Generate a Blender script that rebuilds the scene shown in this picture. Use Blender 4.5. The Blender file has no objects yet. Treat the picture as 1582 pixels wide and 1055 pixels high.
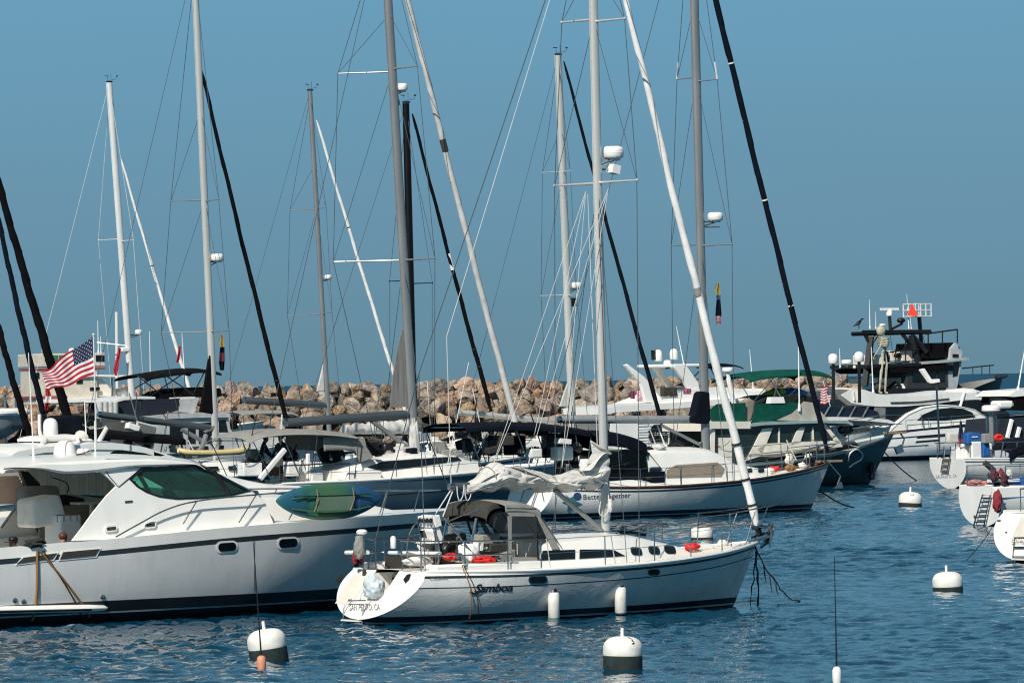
import bpy, bmesh, math, random
import numpy as np
from mathutils import Vector, Matrix, noise
from mathutils.geometry import tessellate_polygon
R = math.radians
random.seed(7)
SC = bpy.context.scene
COL = SC.collection

# ---------------------------------------------------------------- camera
F = 7200.0; CX = 791.0; CY = 527.5; CAMH = 5.0
ROLL = R(1.0)
PITCH = math.atan((576 + 791 * math.tan(ROLL) - CY) / F)
cp, sp, cr, sr = math.cos(PITCH), math.sin(PITCH), math.cos(ROLL), math.sin(ROLL)
FWD = Vector((0, cp, sp)); UP0 = Vector((0, -sp, cp)); RT0 = Vector((1, 0, 0))
RT = RT0 * cr - UP0 * sr
UP = UP0 * cr + RT0 * sr
EYE = Vector((0, 0, CAMH))
cam_d = bpy.data.cameras.new("camera")
cam = bpy.data.objects.new("camera", cam_d)
COL.objects.link(cam)
cam_d.sensor_width = 36.0
cam_d.lens = 36.0 * F / 1582.0
cam_d.clip_start = 1.0
cam_d.clip_end = 200000.0
mw = Matrix(((RT.x, UP.x, -FWD.x, 0), (RT.y, UP.y, -FWD.y, 0), (RT.z, UP.z, -FWD.z, CAMH), (0, 0, 0, 1)))
cam.matrix_world = mw
SC.camera = cam

def ray(px, py):
    d = FWD * F + RT * (px - CX) + UP * (CY - py)
    return d / d.y                      # per metre of depth along +Y
def at(px, py, D):                      # world point at depth D
    return EYE + ray(px, py) * D
def water_at(px, py):                   # world point on the water
    r = ray(px, py)
    return EYE + r * (-CAMH / r.z)
def horizon(px):
    return 576 + (1582 - px) * math.tan(ROLL)

# ---------------------------------------------------------------- materials
MATS = {}
def nodes_of(m):
    m.use_nodes = True
    nt = m.node_tree
    return nt, nt.nodes, nt.links, nt.nodes["Principled BSDF"]
def mat(name, col, rough=0.45, metal=0.0, var=0.10, scale=3.0, bump=0.0, stretch=(1, 1, 1), spec=0.5, coat=0.0, dirt=None, stain=0.0, ripple=0.0):
    if name in MATS: return MATS[name]
    m = bpy.data.materials.new(name); nt, N, Lk, b = nodes_of(m)
    tc = N.new("ShaderNodeTexCoord"); mp = N.new("ShaderNodeMapping"); nz = N.new("ShaderNodeTexNoise")
    mp.inputs["Scale"].default_value = stretch
    nz.inputs["Scale"].default_value = scale; nz.inputs["Detail"].default_value = 5
    Lk.new(tc.outputs["Object"], mp.inputs["Vector"]); Lk.new(mp.outputs["Vector"], nz.inputs["Vector"])
    rp = N.new("ShaderNodeValToRGB")
    rp.color_ramp.elements[0].position = 0.3; rp.color_ramp.elements[1].position = 0.7
    c = Vector(col)
    d = Vector(dirt) if dirt else c * (1 - 2 * var)
    rp.color_ramp.elements[0].color = (*d, 1)
    rp.color_ramp.elements[1].color = (*(c * (1 + var * 0.5)), 1)
    Lk.new(nz.outputs["Fac"], rp.inputs["Fac"])
    if stain:                            # runs below fittings and a grubby band at the waterline
        mp3 = N.new("ShaderNodeMapping"); mp3.inputs["Scale"].default_value = (5, 5, .22); Lk.new(tc.outputs["Object"], mp3.inputs["Vector"])
        n3 = N.new("ShaderNodeTexNoise"); n3.inputs["Scale"].default_value = 1.0; n3.inputs["Detail"].default_value = 6; n3.inputs["Roughness"].default_value = .7
        Lk.new(mp3.outputs["Vector"], n3.inputs["Vector"])
        k1 = N.new("ShaderNodeMapRange"); k1.inputs["From Min"].default_value = .5; k1.inputs["From Max"].default_value = .78; k1.inputs["To Max"].default_value = stain
        Lk.new(n3.outputs["Fac"], k1.inputs["Value"])
        sz = N.new("ShaderNodeSeparateXYZ"); Lk.new(tc.outputs["Object"], sz.inputs[0])
        k2 = N.new("ShaderNodeMapRange"); k2.interpolation_type = 'SMOOTHSTEP'; k2.inputs["From Min"].default_value = .75; k2.inputs["From Max"].default_value = .2; k2.inputs["To Max"].default_value = stain * 1.1
        Lk.new(sz.outputs["Z"], k2.inputs["Value"])
        k3 = N.new("ShaderNodeMath"); k3.operation = 'MULTIPLY'; Lk.new(k2.outputs["Result"], k3.inputs[0]); Lk.new(nz.outputs["Fac"], k3.inputs[1])
        k4 = N.new("ShaderNodeMath"); k4.operation = 'ADD'; k4.use_clamp = True; Lk.new(k1.outputs["Result"], k4.inputs[0]); Lk.new(k3.outputs[0], k4.inputs[1])
        mx = N.new("ShaderNodeMix"); mx.data_type = 'RGBA'; mx.inputs["B"].default_value = (c.x * .42, c.y * .40, c.z * .33, 1)
        Lk.new(k4.outputs[0], mx.inputs["Factor"]); Lk.new(rp.outputs["Color"], mx.inputs["A"]); Lk.new(mx.outputs["Result"], b.inputs["Base Color"])
    else:
        Lk.new(rp.outputs["Color"], b.inputs["Base Color"])
    rr = N.new("ShaderNodeMapRange")
    rr.inputs["To Min"].default_value = max(0.02, rough - 0.08); rr.inputs["To Max"].default_value = min(1, rough + 0.1)
    Lk.new(nz.outputs["Fac"], rr.inputs["Value"]); Lk.new(rr.outputs["Result"], b.inputs["Roughness"])
    b.inputs["Metallic"].default_value = metal
    b.inputs["Specular IOR Level"].default_value = spec
    b.inputs["Coat Weight"].default_value = coat
    if bump:
        bp = N.new("ShaderNodeBump"); bp.inputs["Strength"].default_value = bump; bp.inputs["Distance"].default_value = 0.03
        n2 = N.new("ShaderNodeTexNoise"); n2.inputs["Scale"].default_value = scale * 2.5; n2.inputs["Detail"].default_value = 6
        Lk.new(mp.outputs["Vector"], n2.inputs["Vector"])
        Lk.new(n2.outputs["Fac"], bp.inputs["Height"]); Lk.new(bp.outputs["Normal"], b.inputs["Normal"])
    if ripple:                           # net of shallow ridges standing in for sunlight rippled off the water
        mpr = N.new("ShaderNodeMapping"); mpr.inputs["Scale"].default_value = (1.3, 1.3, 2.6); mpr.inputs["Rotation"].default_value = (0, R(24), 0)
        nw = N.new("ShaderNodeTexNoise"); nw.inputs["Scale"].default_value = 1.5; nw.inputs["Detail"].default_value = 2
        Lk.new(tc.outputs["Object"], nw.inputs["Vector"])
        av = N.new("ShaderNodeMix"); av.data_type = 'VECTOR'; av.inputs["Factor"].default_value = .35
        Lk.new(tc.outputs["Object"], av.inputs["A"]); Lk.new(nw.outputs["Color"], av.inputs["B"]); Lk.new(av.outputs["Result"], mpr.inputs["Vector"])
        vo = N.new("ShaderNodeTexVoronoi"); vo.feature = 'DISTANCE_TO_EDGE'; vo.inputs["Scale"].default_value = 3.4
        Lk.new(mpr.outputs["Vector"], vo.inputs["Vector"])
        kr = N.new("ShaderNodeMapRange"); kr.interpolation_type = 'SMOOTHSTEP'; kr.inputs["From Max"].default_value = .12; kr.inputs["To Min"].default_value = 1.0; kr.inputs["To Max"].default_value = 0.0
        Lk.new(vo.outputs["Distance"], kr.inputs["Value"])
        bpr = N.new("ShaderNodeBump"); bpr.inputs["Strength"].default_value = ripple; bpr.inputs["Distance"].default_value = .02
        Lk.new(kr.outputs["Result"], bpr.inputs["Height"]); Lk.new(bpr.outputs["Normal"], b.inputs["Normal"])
    MATS[name] = m
    return m
def glass(name, tint, opacity=0.25, rough=0.03):
    """thin pane: tinted transparency with a glossy surface"""
    if name in MATS: return MATS[name]
    m = bpy.data.materials.new(name); nt, N, Lk, b = nodes_of(m)
    out = N["Material Output"]
    tr = N.new("ShaderNodeBsdfTransparent"); tr.inputs["Color"].default_value = (*tint, 1)
    mx = N.new("ShaderNodeMixShader")
    b.inputs["Base Color"].default_value = (*(Vector(tint) ** 2 * 0.35 if False else Vector((tint[0] ** 2 * .3, tint[1] ** 2 * .3, tint[2] ** 2 * .3))), 1); b.inputs["Roughness"].default_value = rough
    nz = N.new("ShaderNodeTexNoise"); nz.inputs["Scale"].default_value = 2.0
    bp = N.new("ShaderNodeBump"); bp.inputs["Strength"].default_value = 0.06
    Lk.new(nz.outputs["Fac"], bp.inputs["Height"]); Lk.new(bp.outputs["Normal"], b.inputs["Normal"])
    fr = N.new("ShaderNodeFresnel"); fr.inputs["IOR"].default_value = 1.45
    ad = N.new("ShaderNodeMath"); ad.operation = 'ADD'; ad.use_clamp = True; ad.inputs[1].default_value = opacity
    Lk.new(fr.outputs["Fac"], ad.inputs[0]); Lk.new(ad.outputs[0], mx.inputs["Fac"])
    Lk.new(tr.outputs[0], mx.inputs[1]); Lk.new(b.outputs[0], mx.inputs[2]); Lk.new(mx.outputs[0], out.inputs["Surface"])
    MATS[name] = m
    return m

WHITE = mat("white_gelcoat", (0.84, 0.83, 0.79), 0.35, var=0.05, scale=1.6, stretch=(1, 1, .25), coat=.2)
CREAM = mat("cream_gelcoat", (0.74, 0.69, 0.60), 0.4, var=0.05)
WARM = mat("warm_deck", (0.78, 0.74, 0.67), 0.55, var=0.06)
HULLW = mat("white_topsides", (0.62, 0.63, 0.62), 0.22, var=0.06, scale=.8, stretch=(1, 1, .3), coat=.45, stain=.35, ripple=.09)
PALEBLUE = mat("pale_blue_topsides", (0.22, 0.33, 0.40), 0.25, var=0.06, scale=.8, coat=.3)
NAVYHULL = mat("blue_topsides", (0.065, 0.115, 0.155), 0.15, var=0.08, scale=.8, coat=.5)
DKGREEN = mat("dark_green_hull", (0.03, 0.055, 0.06), 0.3, var=0.1, scale=.8, coat=.3)
BLACKHULL = mat("black_hull", (0.012, 0.014, 0.018), 0.3, var=0.1)
ANTI = mat("dark_antifouling", (0.006, 0.009, 0.014), 0.6, var=0.2)
BOOT = mat("navy_boot_stripe", (0.008, 0.014, 0.028), 0.35, var=0.1)
PALE = mat("pale_stripe", (0.36, 0.38, 0.38), 0.4, var=0.08)
DKSTRIPE = mat("dark_stripe", (0.02, 0.03, 0.035), 0.4, var=0.1)
TEALSTR = mat("teal_stripe", (0.05, 0.16, 0.19), 0.4, var=0.1)
STEEL = mat("stainless_steel", (0.42, 0.42, 0.42), 0.25, 1.0, var=0.1)
ALU = mat("anodised_mast", (0.62, 0.61, 0.57), 0.33, 0.35, var=0.06, scale=1.0, stretch=(1, 1, .15))
ALUW = mat("white_mast", (0.70, 0.70, 0.68), 0.35, 0.1, var=0.05, stretch=(1, 1, .15))
ALUG = mat("grey_mast", (0.27, 0.28, 0.28), 0.35, 0.4, var=0.07, stretch=(1, 1, .15))
CARBON = mat("black_mast", (0.005, 0.005, 0.006), 0.5, var=0.15, spec=.2)
BOOMG = mat("grey_boom", (0.085, 0.105, 0.12), 0.4, 0.3, var=0.08, stretch=(.2, 1, 1))
WIRE = mat("rigging_wire", (0.16, 0.18, 0.19), 0.4, 0.7)
WIREW = mat("white_line", (0.60, 0.60, 0.58), 0.7)
ROPEK = mat("dark_rope", (0.025, 0.028, 0.022), 0.9, bump=.4, scale=40)
ROPEY = mat("tan_rope", (0.27, 0.145, 0.055), 0.9, bump=.4, scale=40)
SAILW = mat("white_sailcloth", (0.84, 0.83, 0.80), 0.75, var=0.09, scale=2.0, bump=.35, stretch=(.6, 1, 1))
SAILG = mat("weathered_sailcloth", (0.55, 0.55, 0.53), 0.75, var=0.12, scale=2.5, bump=.3)
NAVY = mat("navy_canvas", (0.004, 0.007, 0.014), 0.9, var=0.2, scale=3, bump=.25, spec=.12)
BLACKC = mat("black_canvas", (0.004, 0.004, 0.005), 0.9, var=0.25, scale=3, bump=.25, spec=.12)
GREENC = mat("green_canvas", (0.003, 0.075, 0.055), 0.8, var=0.15, scale=3, bump=.25, spec=.15)
GREYC = mat("grey_canvas", (0.27, 0.27, 0.25), 0.85, var=0.09, scale=3, bump=.25)
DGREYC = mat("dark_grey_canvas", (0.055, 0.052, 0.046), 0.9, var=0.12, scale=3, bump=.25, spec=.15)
PEACH = mat("peach_canvas", (0.86, 0.60, 0.47), 0.85, var=0.06, scale=3, bump=.2)
CURT = mat("pale_curtain", (0.92, 0.93, 0.82), 0.9, var=0.16, scale=5, stretch=(6, 6, .1))
BLUEC = mat("blue_canvas", (0.01, 0.10, 0.33), 0.8, var=0.12)
BLACK = mat("black_plastic", (0.008, 0.008, 0.009), 0.4, var=0.2)
DARKGL = mat("dark_window_glass", (0.006, 0.008, 0.010), 0.06, var=0.3, spec=.6)
BEIGEGL = mat("beige_window_cover", (0.26, 0.22, 0.17), 0.75, var=0.06)
DKINT = mat("dark_interior", (0.035, 0.030, 0.026), 0.8, var=0.2)
BROWN = mat("brown_timber", (0.12, 0.05, 0.03), 0.5, var=0.2, scale=8)
TEAK = mat("weathered_teak", (0.30, 0.21, 0.13), 0.7, var=0.15, scale=6)
RED = mat("red_fabric", (0.70, 0.02, 0.015), 0.7, var=0.12)
SIGNRED = mat("signal_red", (0.85, 0.045, 0.02), 0.6, var=0.05)
YELLOW = mat("pale_yellow_plastic", (0.62, 0.50, 0.24), 0.5, var=0.08)
PINKF = mat("faded_coral_plastic", (0.72, 0.30, 0.17), 0.55, var=0.1)
LIME = mat("lime_fabric", (0.36, 0.60, 0.03), 0.6, var=0.1)
BLUEP = mat("blue_plastic", (0.012, 0.17, 0.50), 0.4, var=0.1)
PLASTW = mat("white_plastic", (0.80, 0.79, 0.76), 0.4, var=0.03, scale=2)
FENDW = mat("white_fender", (0.76, 0.75, 0.72), 0.45, var=0.05, scale=4, dirt=(.6, .58, .52))
BUOYD = mat("dark_green_algae", (0.012, 0.028, 0.026), 0.8, var=0.3, scale=6, bump=.3)
BUOYW = mat("white_buoy_paint", (0.84, 0.83, 0.80), 0.6, var=0.03, scale=4, dirt=(.70, .67, .60), bump=.12, stain=.10)
LETTER = mat("black_lettering", (0.012, 0.012, 0.02), 0.5)
LETTERG = mat("faded_grey_lettering", (0.20, 0.20, 0.21), 0.6)
LETTERP = mat("pale_grey_lettering", (0.38, 0.37, 0.37), 0.6)
SKIN = mat("skin", (0.38, 0.19, 0.12), 0.6)
HAIR = mat("dark_brown_hair", (0.04, 0.014, 0.008), 0.6, scale=20)
BONE = mat("weathered_bone_plastic", (0.50, 0.48, 0.36), 0.7, var=0.2)
GREENGL = glass("green_tinted_glass", (0.60, 0.88, 0.80), 0.12)
CLEARGL = glass("clear_vinyl", (0.90, 0.92, 0.92), 0.05, 0.12)
SMOKEGL = glass("smoky_glass", (0.22, 0.27, 0.27), 0.2)

# ---------------------------------------------------------------- objects
def props(o, label=None, cat=None, group=None, kind=None):
    if label: o["label"] = label
    if cat: o["category"] = cat
    if group: o["group"] = group
    if kind: o["kind"] = kind
    return o
def thing(name, label, cat, loc=(0, 0, 0), th=0.0, group=None):
    o = bpy.data.objects.new(name, None); COL.objects.link(o)
    o.empty_display_size = 0.3
    o.location = loc; o.rotation_euler = (0, 0, th)
    return props(o, label, cat, group)

class MB:
    """collects shapes and links them as ONE mesh object"""
    def __init__(s): s.v = []; s.f = []; s.m = []
    def add(s, vs, fs, mi=0):
        n = len(s.v); s.v += [tuple(p) for p in vs]
        s.f += [tuple(i + n for i in f) for f in fs]; s.m += [mi] * len(fs); return s
    def grid(s, rows, closed=False, mi=0, caps=False):
        n = len(rows[0]); vs = [p for r in rows for p in r]; fs = []
        for i in range(len(rows) - 1):
            for j in range(n if closed else n - 1):
                k = (j + 1) % n
                fs.append((i * n + j, i * n + k, (i + 1) * n + k, (i + 1) * n + j))
        if caps and closed:
            fs.append(tuple(range(n - 1, -1, -1))); fs.append(tuple((len(rows) - 1) * n + j for j in range(n)))
        return s.add(vs, fs, mi)
    def box(s, c, size, rot=None, mi=0, taper=1.0):
        x, y, z = (d / 2 for d in size); c = Vector(c)
        vs = [Vector((a * x * (taper if e > 0 else 1), b * y * (taper if e > 0 else 1), e * z)) for e in (-1, 1) for a, b in ((-1, -1), (1, -1), (1, 1), (-1, 1))]
        if rot is not None: vs = [rot @ v for v in vs]
        return s.add([v + c for v in vs], [(3, 2, 1, 0), (4, 5, 6, 7), (0, 1, 5, 4), (1, 2, 6, 5), (2, 3, 7, 6), (3, 0, 4, 7)], mi)
    def tube(s, pts, r, n=8, mi=0, oval=None, cap=True):
        pts = [Vector(p) for p in pts]
        rs = r if isinstance(r, (list, tuple)) else [r] * len(pts)
        rows = []; prev = None
        for i, p in enumerate(pts):
            t = (pts[min(i + 1, len(pts) - 1)] - pts[max(i - 1, 0)])
            t = t.normalized() if t.length > 1e-9 else Vector((0, 0, 1))
            if prev is None:
                ref = Vector((1, 0, 0)) if abs(t.x) < 0.9 else Vector((0, 1, 0))
                a = (ref - t * ref.dot(t)).normalized()
            else:
                a = (prev - t * prev.dot(t)).normalized()
            prev = a; b = t.cross(a)
            ka, kb = oval or (1, 1)
            rows.append([p + (a * math.cos(2 * math.pi * k / n) * ka + b * math.sin(2 * math.pi * k / n) * kb) * rs[i] for k in range(n)])
        return s.grid(rows, True, mi, cap)
    def lathe(s, prof, c=(0, 0, 0), n=24, mi=0, axis=None):
        c = Vector(c); rows = []
        q = Vector((0, 0, 1)).rotation_difference(Vector(axis).normalized()) if axis is not None else None
        for r, z in prof:
            row = [Vector((max(r, 1e-4) * math.cos(2 * math.pi * k / n), max(r, 1e-4) * math.sin(2 * math.pi * k / n), z)) for k in range(n)]
            if q: row = [q @ p for p in row]
            rows.append([p + c for p in row])
        return s.grid(rows, True, mi, True)
    def ball(s, c, r, n=14, mi=0, sc=(1, 1, 1)):
        prof = [(math.sin(math.pi * i / n) , -math.cos(math.pi * i / n)) for i in range(n + 1)]
        rows = [[Vector((max(a, 1e-4) * math.cos(2 * math.pi * k / n) * r * sc[0], max(a, 1e-4) * math.sin(2 * math.pi * k / n) * r * sc[1], z * r * sc[2])) + Vector(c) for k in range(n)] for a, z in prof]
        return s.grid(rows, True, mi)
    def prism(s, loop, off, mi=0, holes=()):
        """flat polygon (list of 3-D points, optional holes) pushed along off"""
        loops = [[Vector(p) for p in loop]] + [[Vector(p) for p in h] for h in holes]
        flat = [p for l in loops for p in l]; n = len(flat); off = Vector(off)
        tris = tessellate_polygon(loops)
        fs = [tuple(t) for t in tris] + [tuple(i + n for i in reversed(t)) for t in tris]
        k = 0
        for l in loops:
            m = len(l)
            for i in range(m):
                a, b = k + i, k + (i + 1) % m
                fs.append((a, b, b + n, a + n))
            k += m
        return s.add(flat + [p + off for p in flat], fs, mi)
    def build(s, name, mats, parent=None, smooth=True, angle=38, fix=True, solid=0.0, bevel=0.0):
        me = bpy.data.meshes.new(name)
        me.from_pydata([tuple(v) for v in s.v], [], s.f)
        if not isinstance(mats, (list, tuple)): mats = [mats]
        for m in mats: me.materials.append(m)
        me.polygons.foreach_set("material_index", s.m)
        if fix:
            bm = bmesh.new(); bm.from_mesh(me)
            bmesh.ops.recalc_face_normals(bm, faces=bm.faces); bm.to_mesh(me); bm.free()
        if smooth:
            me.polygons.foreach_set("use_smooth", [True] * len(me.polygons))
            me.set_sharp_from_angle(angle=R(angle))
        me.update()
        o = bpy.data.objects.new(name, me); COL.objects.link(o)
        if parent is not None: o.parent = parent
        if solid:
            md = o.modifiers.new("thickness", 'SOLIDIFY'); md.thickness = solid; md.offset = 0
        if bevel:
            md = o.modifiers.new("edge", 'BEVEL'); md.width = bevel; md.segments = 2; md.limit_method = 'ANGLE'; md.angle_limit = R(40)
        return o

def catmull(pts, n=8, closed=False):
    P = [Vector(p) for p in pts]; out = []
    N = len(P)
    for i in range(N if closed else N - 1):
        g = (lambda k: P[k % N]) if closed else (lambda k: P[min(max(k, 0), N - 1)])
        p0, p1, p2, p3 = g(i - 1), g(i), g(i + 1), g(i + 2)
        for j in range(n):
            t = j / n
            out.append(0.5 * ((2 * p1) + (p2 - p0) * t + (2 * p0 - 5 * p1 + 4 * p2 - p3) * t * t + (3 * p1 - p0 - 3 * p2 + p3) * t ** 3))
    if not closed: out.append(P[-1])
    return out
def interp(tab, x):
    if x <= tab[0][0]: return tab[0][1]
    for (a, u), (b, v) in zip(tab, tab[1:]):
        if x <= b: return u + (v - u) * (x - a) / (b - a)
    return tab[-1][1]
def interp_s(tab, x):                    # smooth through the table
    xs = [a for a, _ in tab]; n = len(tab)
    if x <= xs[0]: return tab[0][1]
    if x >= xs[-1]: return tab[-1][1]
    i = max(k for k in range(n - 1) if xs[k] <= x)
    def sl(k):
        if k == 0: return (tab[1][1] - tab[0][1]) / (xs[1] - xs[0])
        if k == n - 1: return (tab[-1][1] - tab[-2][1]) / (xs[-1] - xs[-2])
        return (tab[k + 1][1] - tab[k - 1][1]) / (xs[k + 1] - xs[k - 1])
    h = xs[i + 1] - xs[i]; t = (x - xs[i]) / h
    return ((2 * t ** 3 - 3 * t * t + 1) * tab[i][1] + (t ** 3 - 2 * t * t + t) * h * sl(i) + (-2 * t ** 3 + 3 * t * t) * tab[i + 1][1] + (t ** 3 - t * t) * h * sl(i + 1))
def lerp(a, b, t): return a + (b - a) * t
def sag(a, b, drop, n=14):
    a, b = Vector(a), Vector(b)
    return [a.lerp(b, i / n) - Vector((0, 0, 4 * drop * (i / n) * (1 - i / n))) for i in range(n + 1)]

class Boat:
    """a thing with its own axes: +x to the bow, +y to port, z from the water"""
    def __init__(s, name, label, cat, anchor, local=(0, 0), th=31.0, group=None):
        s.th = R(th); s.c, s.s = math.cos(s.th), math.sin(s.th)
        a = Vector(anchor); lx, ly = local
        s.o = Vector((a.x - (lx * s.c - ly * s.s), a.y - (lx * s.s + ly * s.c), 0.0))
        s.root = thing(name, label, cat, s.o, s.th, group)
    def inv(s, p):
        d = Vector(p) - s.o
        return Vector((d.x * s.c + d.y * s.s, -d.x * s.s + d.y * s.c, d.z))
    def w(s, p):
        return Vector((s.o.x + p[0] * s.c - p[1] * s.s, s.o.y + p[0] * s.s + p[1] * s.c, p[2]))
    def lray(s, px, py):
        r = ray(px, py)
        return s.inv(EYE), Vector((r.x * s.c + r.y * s.s, -r.x * s.s + r.y * s.c, r.z))
    def L(s, px, py, y=0.0):             # local point seen at this pixel in the plane local-y = y
        o, d = s.lray(px, py)
        return o + d * ((y - o.y) / d.y)
    def hit(s, px, py, g):               # first crossing of g(p) = 0 from negative
        o, d = s.lray(px, py)
        D0 = s.o.y
        t = D0 - 16; dt = 0.25; prev = g(o + d * t)
        while t < D0 + 26:
            t += dt; cur = g(o + d * t)
            if prev < 0 <= cur:
                a, b = t - dt, t
                for _ in range(24):
                    m = (a + b) / 2
                    if g(o + d * m) < 0: a = m
                    else: b = m
                return o + d * a
            prev = cur
        return s.L(px, py, 0)
    # ---- shorthand part builders
    def tube(s, name, m, pts, r, n=8, parent=None, oval=None):
        return MB().tube(pts, r, n, oval=oval).build(name, m, parent or s.root)
    def box(s, name, m, c, size, parent=None, rot=None, bevel=0.0, taper=1.0):
        return MB().box(c, size, rot, taper=taper).build(name, m, parent or s.root, smooth=bool(bevel), bevel=bevel)
    def panel(s, name, m, loop, t=0.03, holes=(), parent=None):
        return MB().prism(loop, (0, t, 0), 0, holes).build(name, m, parent or s.root, smooth=False)

class Hull:
    def __init__(s, bt, length, beam, sheer, xs=(0.0, 0.0), xb=0.07, stem=None, tm=0.5, r=0.8, p=2.4, ns=2.6, nb=1.25, es=0.55, eb=0.95, zb=-0.45, zst=None, tumble=0.0, flare=.75):
        s.b, s.Lw, s.B, s.sheer, s.xs, s.tm, s.r, s.p = bt, length, beam, sheer, xs, tm, r, p
        s.ns, s.nb, s.es, s.eb, s.zb, s.xbk, s.zst, s.tum, s.flare = ns, nb, es, eb, zb, xb, zst, tumble, flare
    def zs(s, t): return interp_s(s.sheer, t)
    def hb(s, t):
        if t < s.tm: return s.B / 2 * (s.r + (1 - s.r) * math.sin(math.pi / 2 * t / s.tm))
        return s.B / 2 * max(1 - ((t - s.tm) / (1 - s.tm)) ** s.p, 0.0) + 0.02
    def xst(s, z): return s.xs[0] + s.xs[1] * z
    def xbo(s, z): return s.Lw + s.xbk * z + (0.5 * z if z < 0 else 0)
    def kz(s, t):                        # lowest point of the section
        if s.zst is None: return s.zb
        k = min(t / .22, 1); return lerp(s.zst, s.zb, k * (2 - k))
    def S(s, t, u):
        u = min(max(u, 0), 1)
        n = lerp(s.ns, s.nb, t ** 1.6); e = lerp(s.es, s.eb, t ** 1.3)
        f = lambda q: max(1 - (1 - q) ** n, 0) ** e
        v = f(u)
        if u > .3:                       # flared topsides forward of the quarter
            w = min(max((t - .05) / .4, 0), 1); w = s.flare * w * w * (3 - 2 * w)
            v = lerp(v, f(.3) + (1 - f(.3)) * (u - .3) / .7, w)
        return v * (1 - s.tum * max(0, (u - .6) / .4) ** 2 * max(0, 1 - t * 2.5) ** 2)
    def pt(s, t, z, side=-1, out=0.0):
        u = (z - s.kz(t)) / (s.zs(t) - s.kz(t))
        return Vector((lerp(s.xst(z), s.xbo(z), t), side * (s.hb(t) * s.S(t, u) + out), z))
    def tx(s, x, z):
        return (x - s.xst(z)) / (s.xbo(z) - s.xst(z))
    def half(s, x, z):
        t = min(max(s.tx(x, z), 0), 1)
        return s.hb(t) * s.S(t, (z - s.kz(t)) / (s.zs(t) - s.kz(t)))
    def zx(s, x):                        # sheer height at local x
        z = 1.2
        for _ in range(6): z = s.zs(min(max(s.tx(x, z), 0), 1))
        return z
    def hbx(s, x): return s.half(x, s.zx(x))
    def pix(s, px, py, out=0.012):       # local point of the starboard topsides seen at this pixel
        p = s.b.hit(px, py, lambda q: q.y + s.half(q.x, q.z))
        return Vector((p.x, p.y - out, p.z))
    def stern_pix(s, px, py, out=0.012):
        p = s.b.hit(px, py, lambda q: q.x - s.xst(q.z) + 0.0)
        return Vector((p.x - out, p.y, p.z))
    def build(s, bands, mats, cols=44, transom=0, transom_hole=None, deck=True, deckmat=None, deck_drop=0.06, name="hull"):
        """bands: list of (upper edge z: float, or ('s', dz) below the sheer; material index, sub-rows)"""
        ts = [0.5 - 0.5 * math.cos(math.pi * (i / cols)) for i in range(cols + 1)]
        ts = [lerp(a, i / cols, 0.5) for i, a in enumerate(ts)]
        mb = MB()
        for side in (-1, 1):
            lo = lambda t: s.zb
            for top, mi, nr in bands:
                up = (lambda t, v=top: s.zs(t) + v[1]) if isinstance(top, tuple) else (lambda t, v=top: v)
                rows = [[s.pt(t, max(lerp(lo(t), up(t), k / nr), s.kz(t)), side) for t in ts] for k in range(nr + 1)]
                mb.grid(rows, False, mi); lo = up
        n = 22
        zt = s.zs(0)
        zz = [lerp(s.kz(0), zt, (k / n) ** 1.5) for k in range(n + 1)]
        loop = [s.pt(0, z, -1) for z in zz] + [s.pt(0, z, 1) for z in reversed(zz)]
        if transom_hole: loop = transom_hole(loop)
        if transom is not None: mb.prism(loop, (0.02, 0, 0), transom)
        o = mb.build(name, mats, s.b.root, angle=30)
        if deck:
            rows = []
            for t in ts:
                z = s.zs(t) - deck_drop; a = s.pt(t, z, -1); h = max(abs(a.y) - 0.03, 0.005)
                rows.append([Vector((a.x, h * k / 4, z + 0.05 * (1 - (k / 4) ** 2))) for k in range(-4, 5)])
            MB().grid(rows).build("deck", deckmat or WARM, s.b.root)
        return o
    def rail(s, name, m, r=0.035, dz=0.0, t0=0.0, t1=1.0, out=0.0, n=40):
        for side in (-1, 1):
            pts = [s.pt(lerp(t0, t1, k / n), s.zs(lerp(t0, t1, k / n)) , side, out) + Vector((0, 0, dz)) for k in range(n + 1)]
            s.b.tube(name, m, pts, r, 8)

def surf_poly(pixfn, pix, dens=6):
    out = []
    n = len(pix)
    for i in range(n):
        a, b = pix[i], pix[(i + 1) % n]
        for k in range(dens):
            out.append(pixfn(lerp(a[0], b[0], k / dens), lerp(a[1], b[1], k / dens)))
    return out
def sdecal(bt, name, m, pixfn, pix, parent=None, dens=4, out=.014):
    """a pane or patch that follows the curved side it lies on"""
    rim = [(lerp(a[0], b[0], k / dens), lerp(a[1], b[1], k / dens)) for a, b in zip(pix, pix[1:] + pix[:1]) for k in range(dens)]
    cx_ = sum(p[0] for p in rim) / len(rim); cy_ = sum(p[1] for p in rim) / len(rim)
    rows = [[pixfn(cx_ + (x - cx_) * f, cy_ + (y - cy_) * f, out) for x, y in rim] for f in (.02, .35, .7, 1.0)]
    rows.append([p + Vector((0, out + .004, 0)) for p in rows[-1]])
    return MB().grid(rows, True).build(name, m, parent or bt.root, angle=40)
def round_rect(cx, cy, w, h, slope=0.0, r=0.8, n=5, skew=0.0):
    """pixel outline of a rounded oblong port"""
    out = []
    rr = min(w, h) / 2 * r
    for qx, qy, a0 in ((1, 1, 0), (-1, 1, 90), (-1, -1, 180), (1, -1, 270)):
        for k in range(n + 1):
            a = R(a0 + 90 * k / n)
            x = qx * (w / 2 - rr) + rr * math.cos(a); y = qy * (h / 2 - rr) + rr * math.sin(a)
            out.append((cx + x + skew * y, cy + y + slope * x))
    return out
def decal(bt, name, m, pts, parent=None, t=0.01, n=(0, -1, 0)):
    return MB().prism(pts, Vector(n) * t).build(name, m, parent or bt.root, smooth=False)

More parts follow.
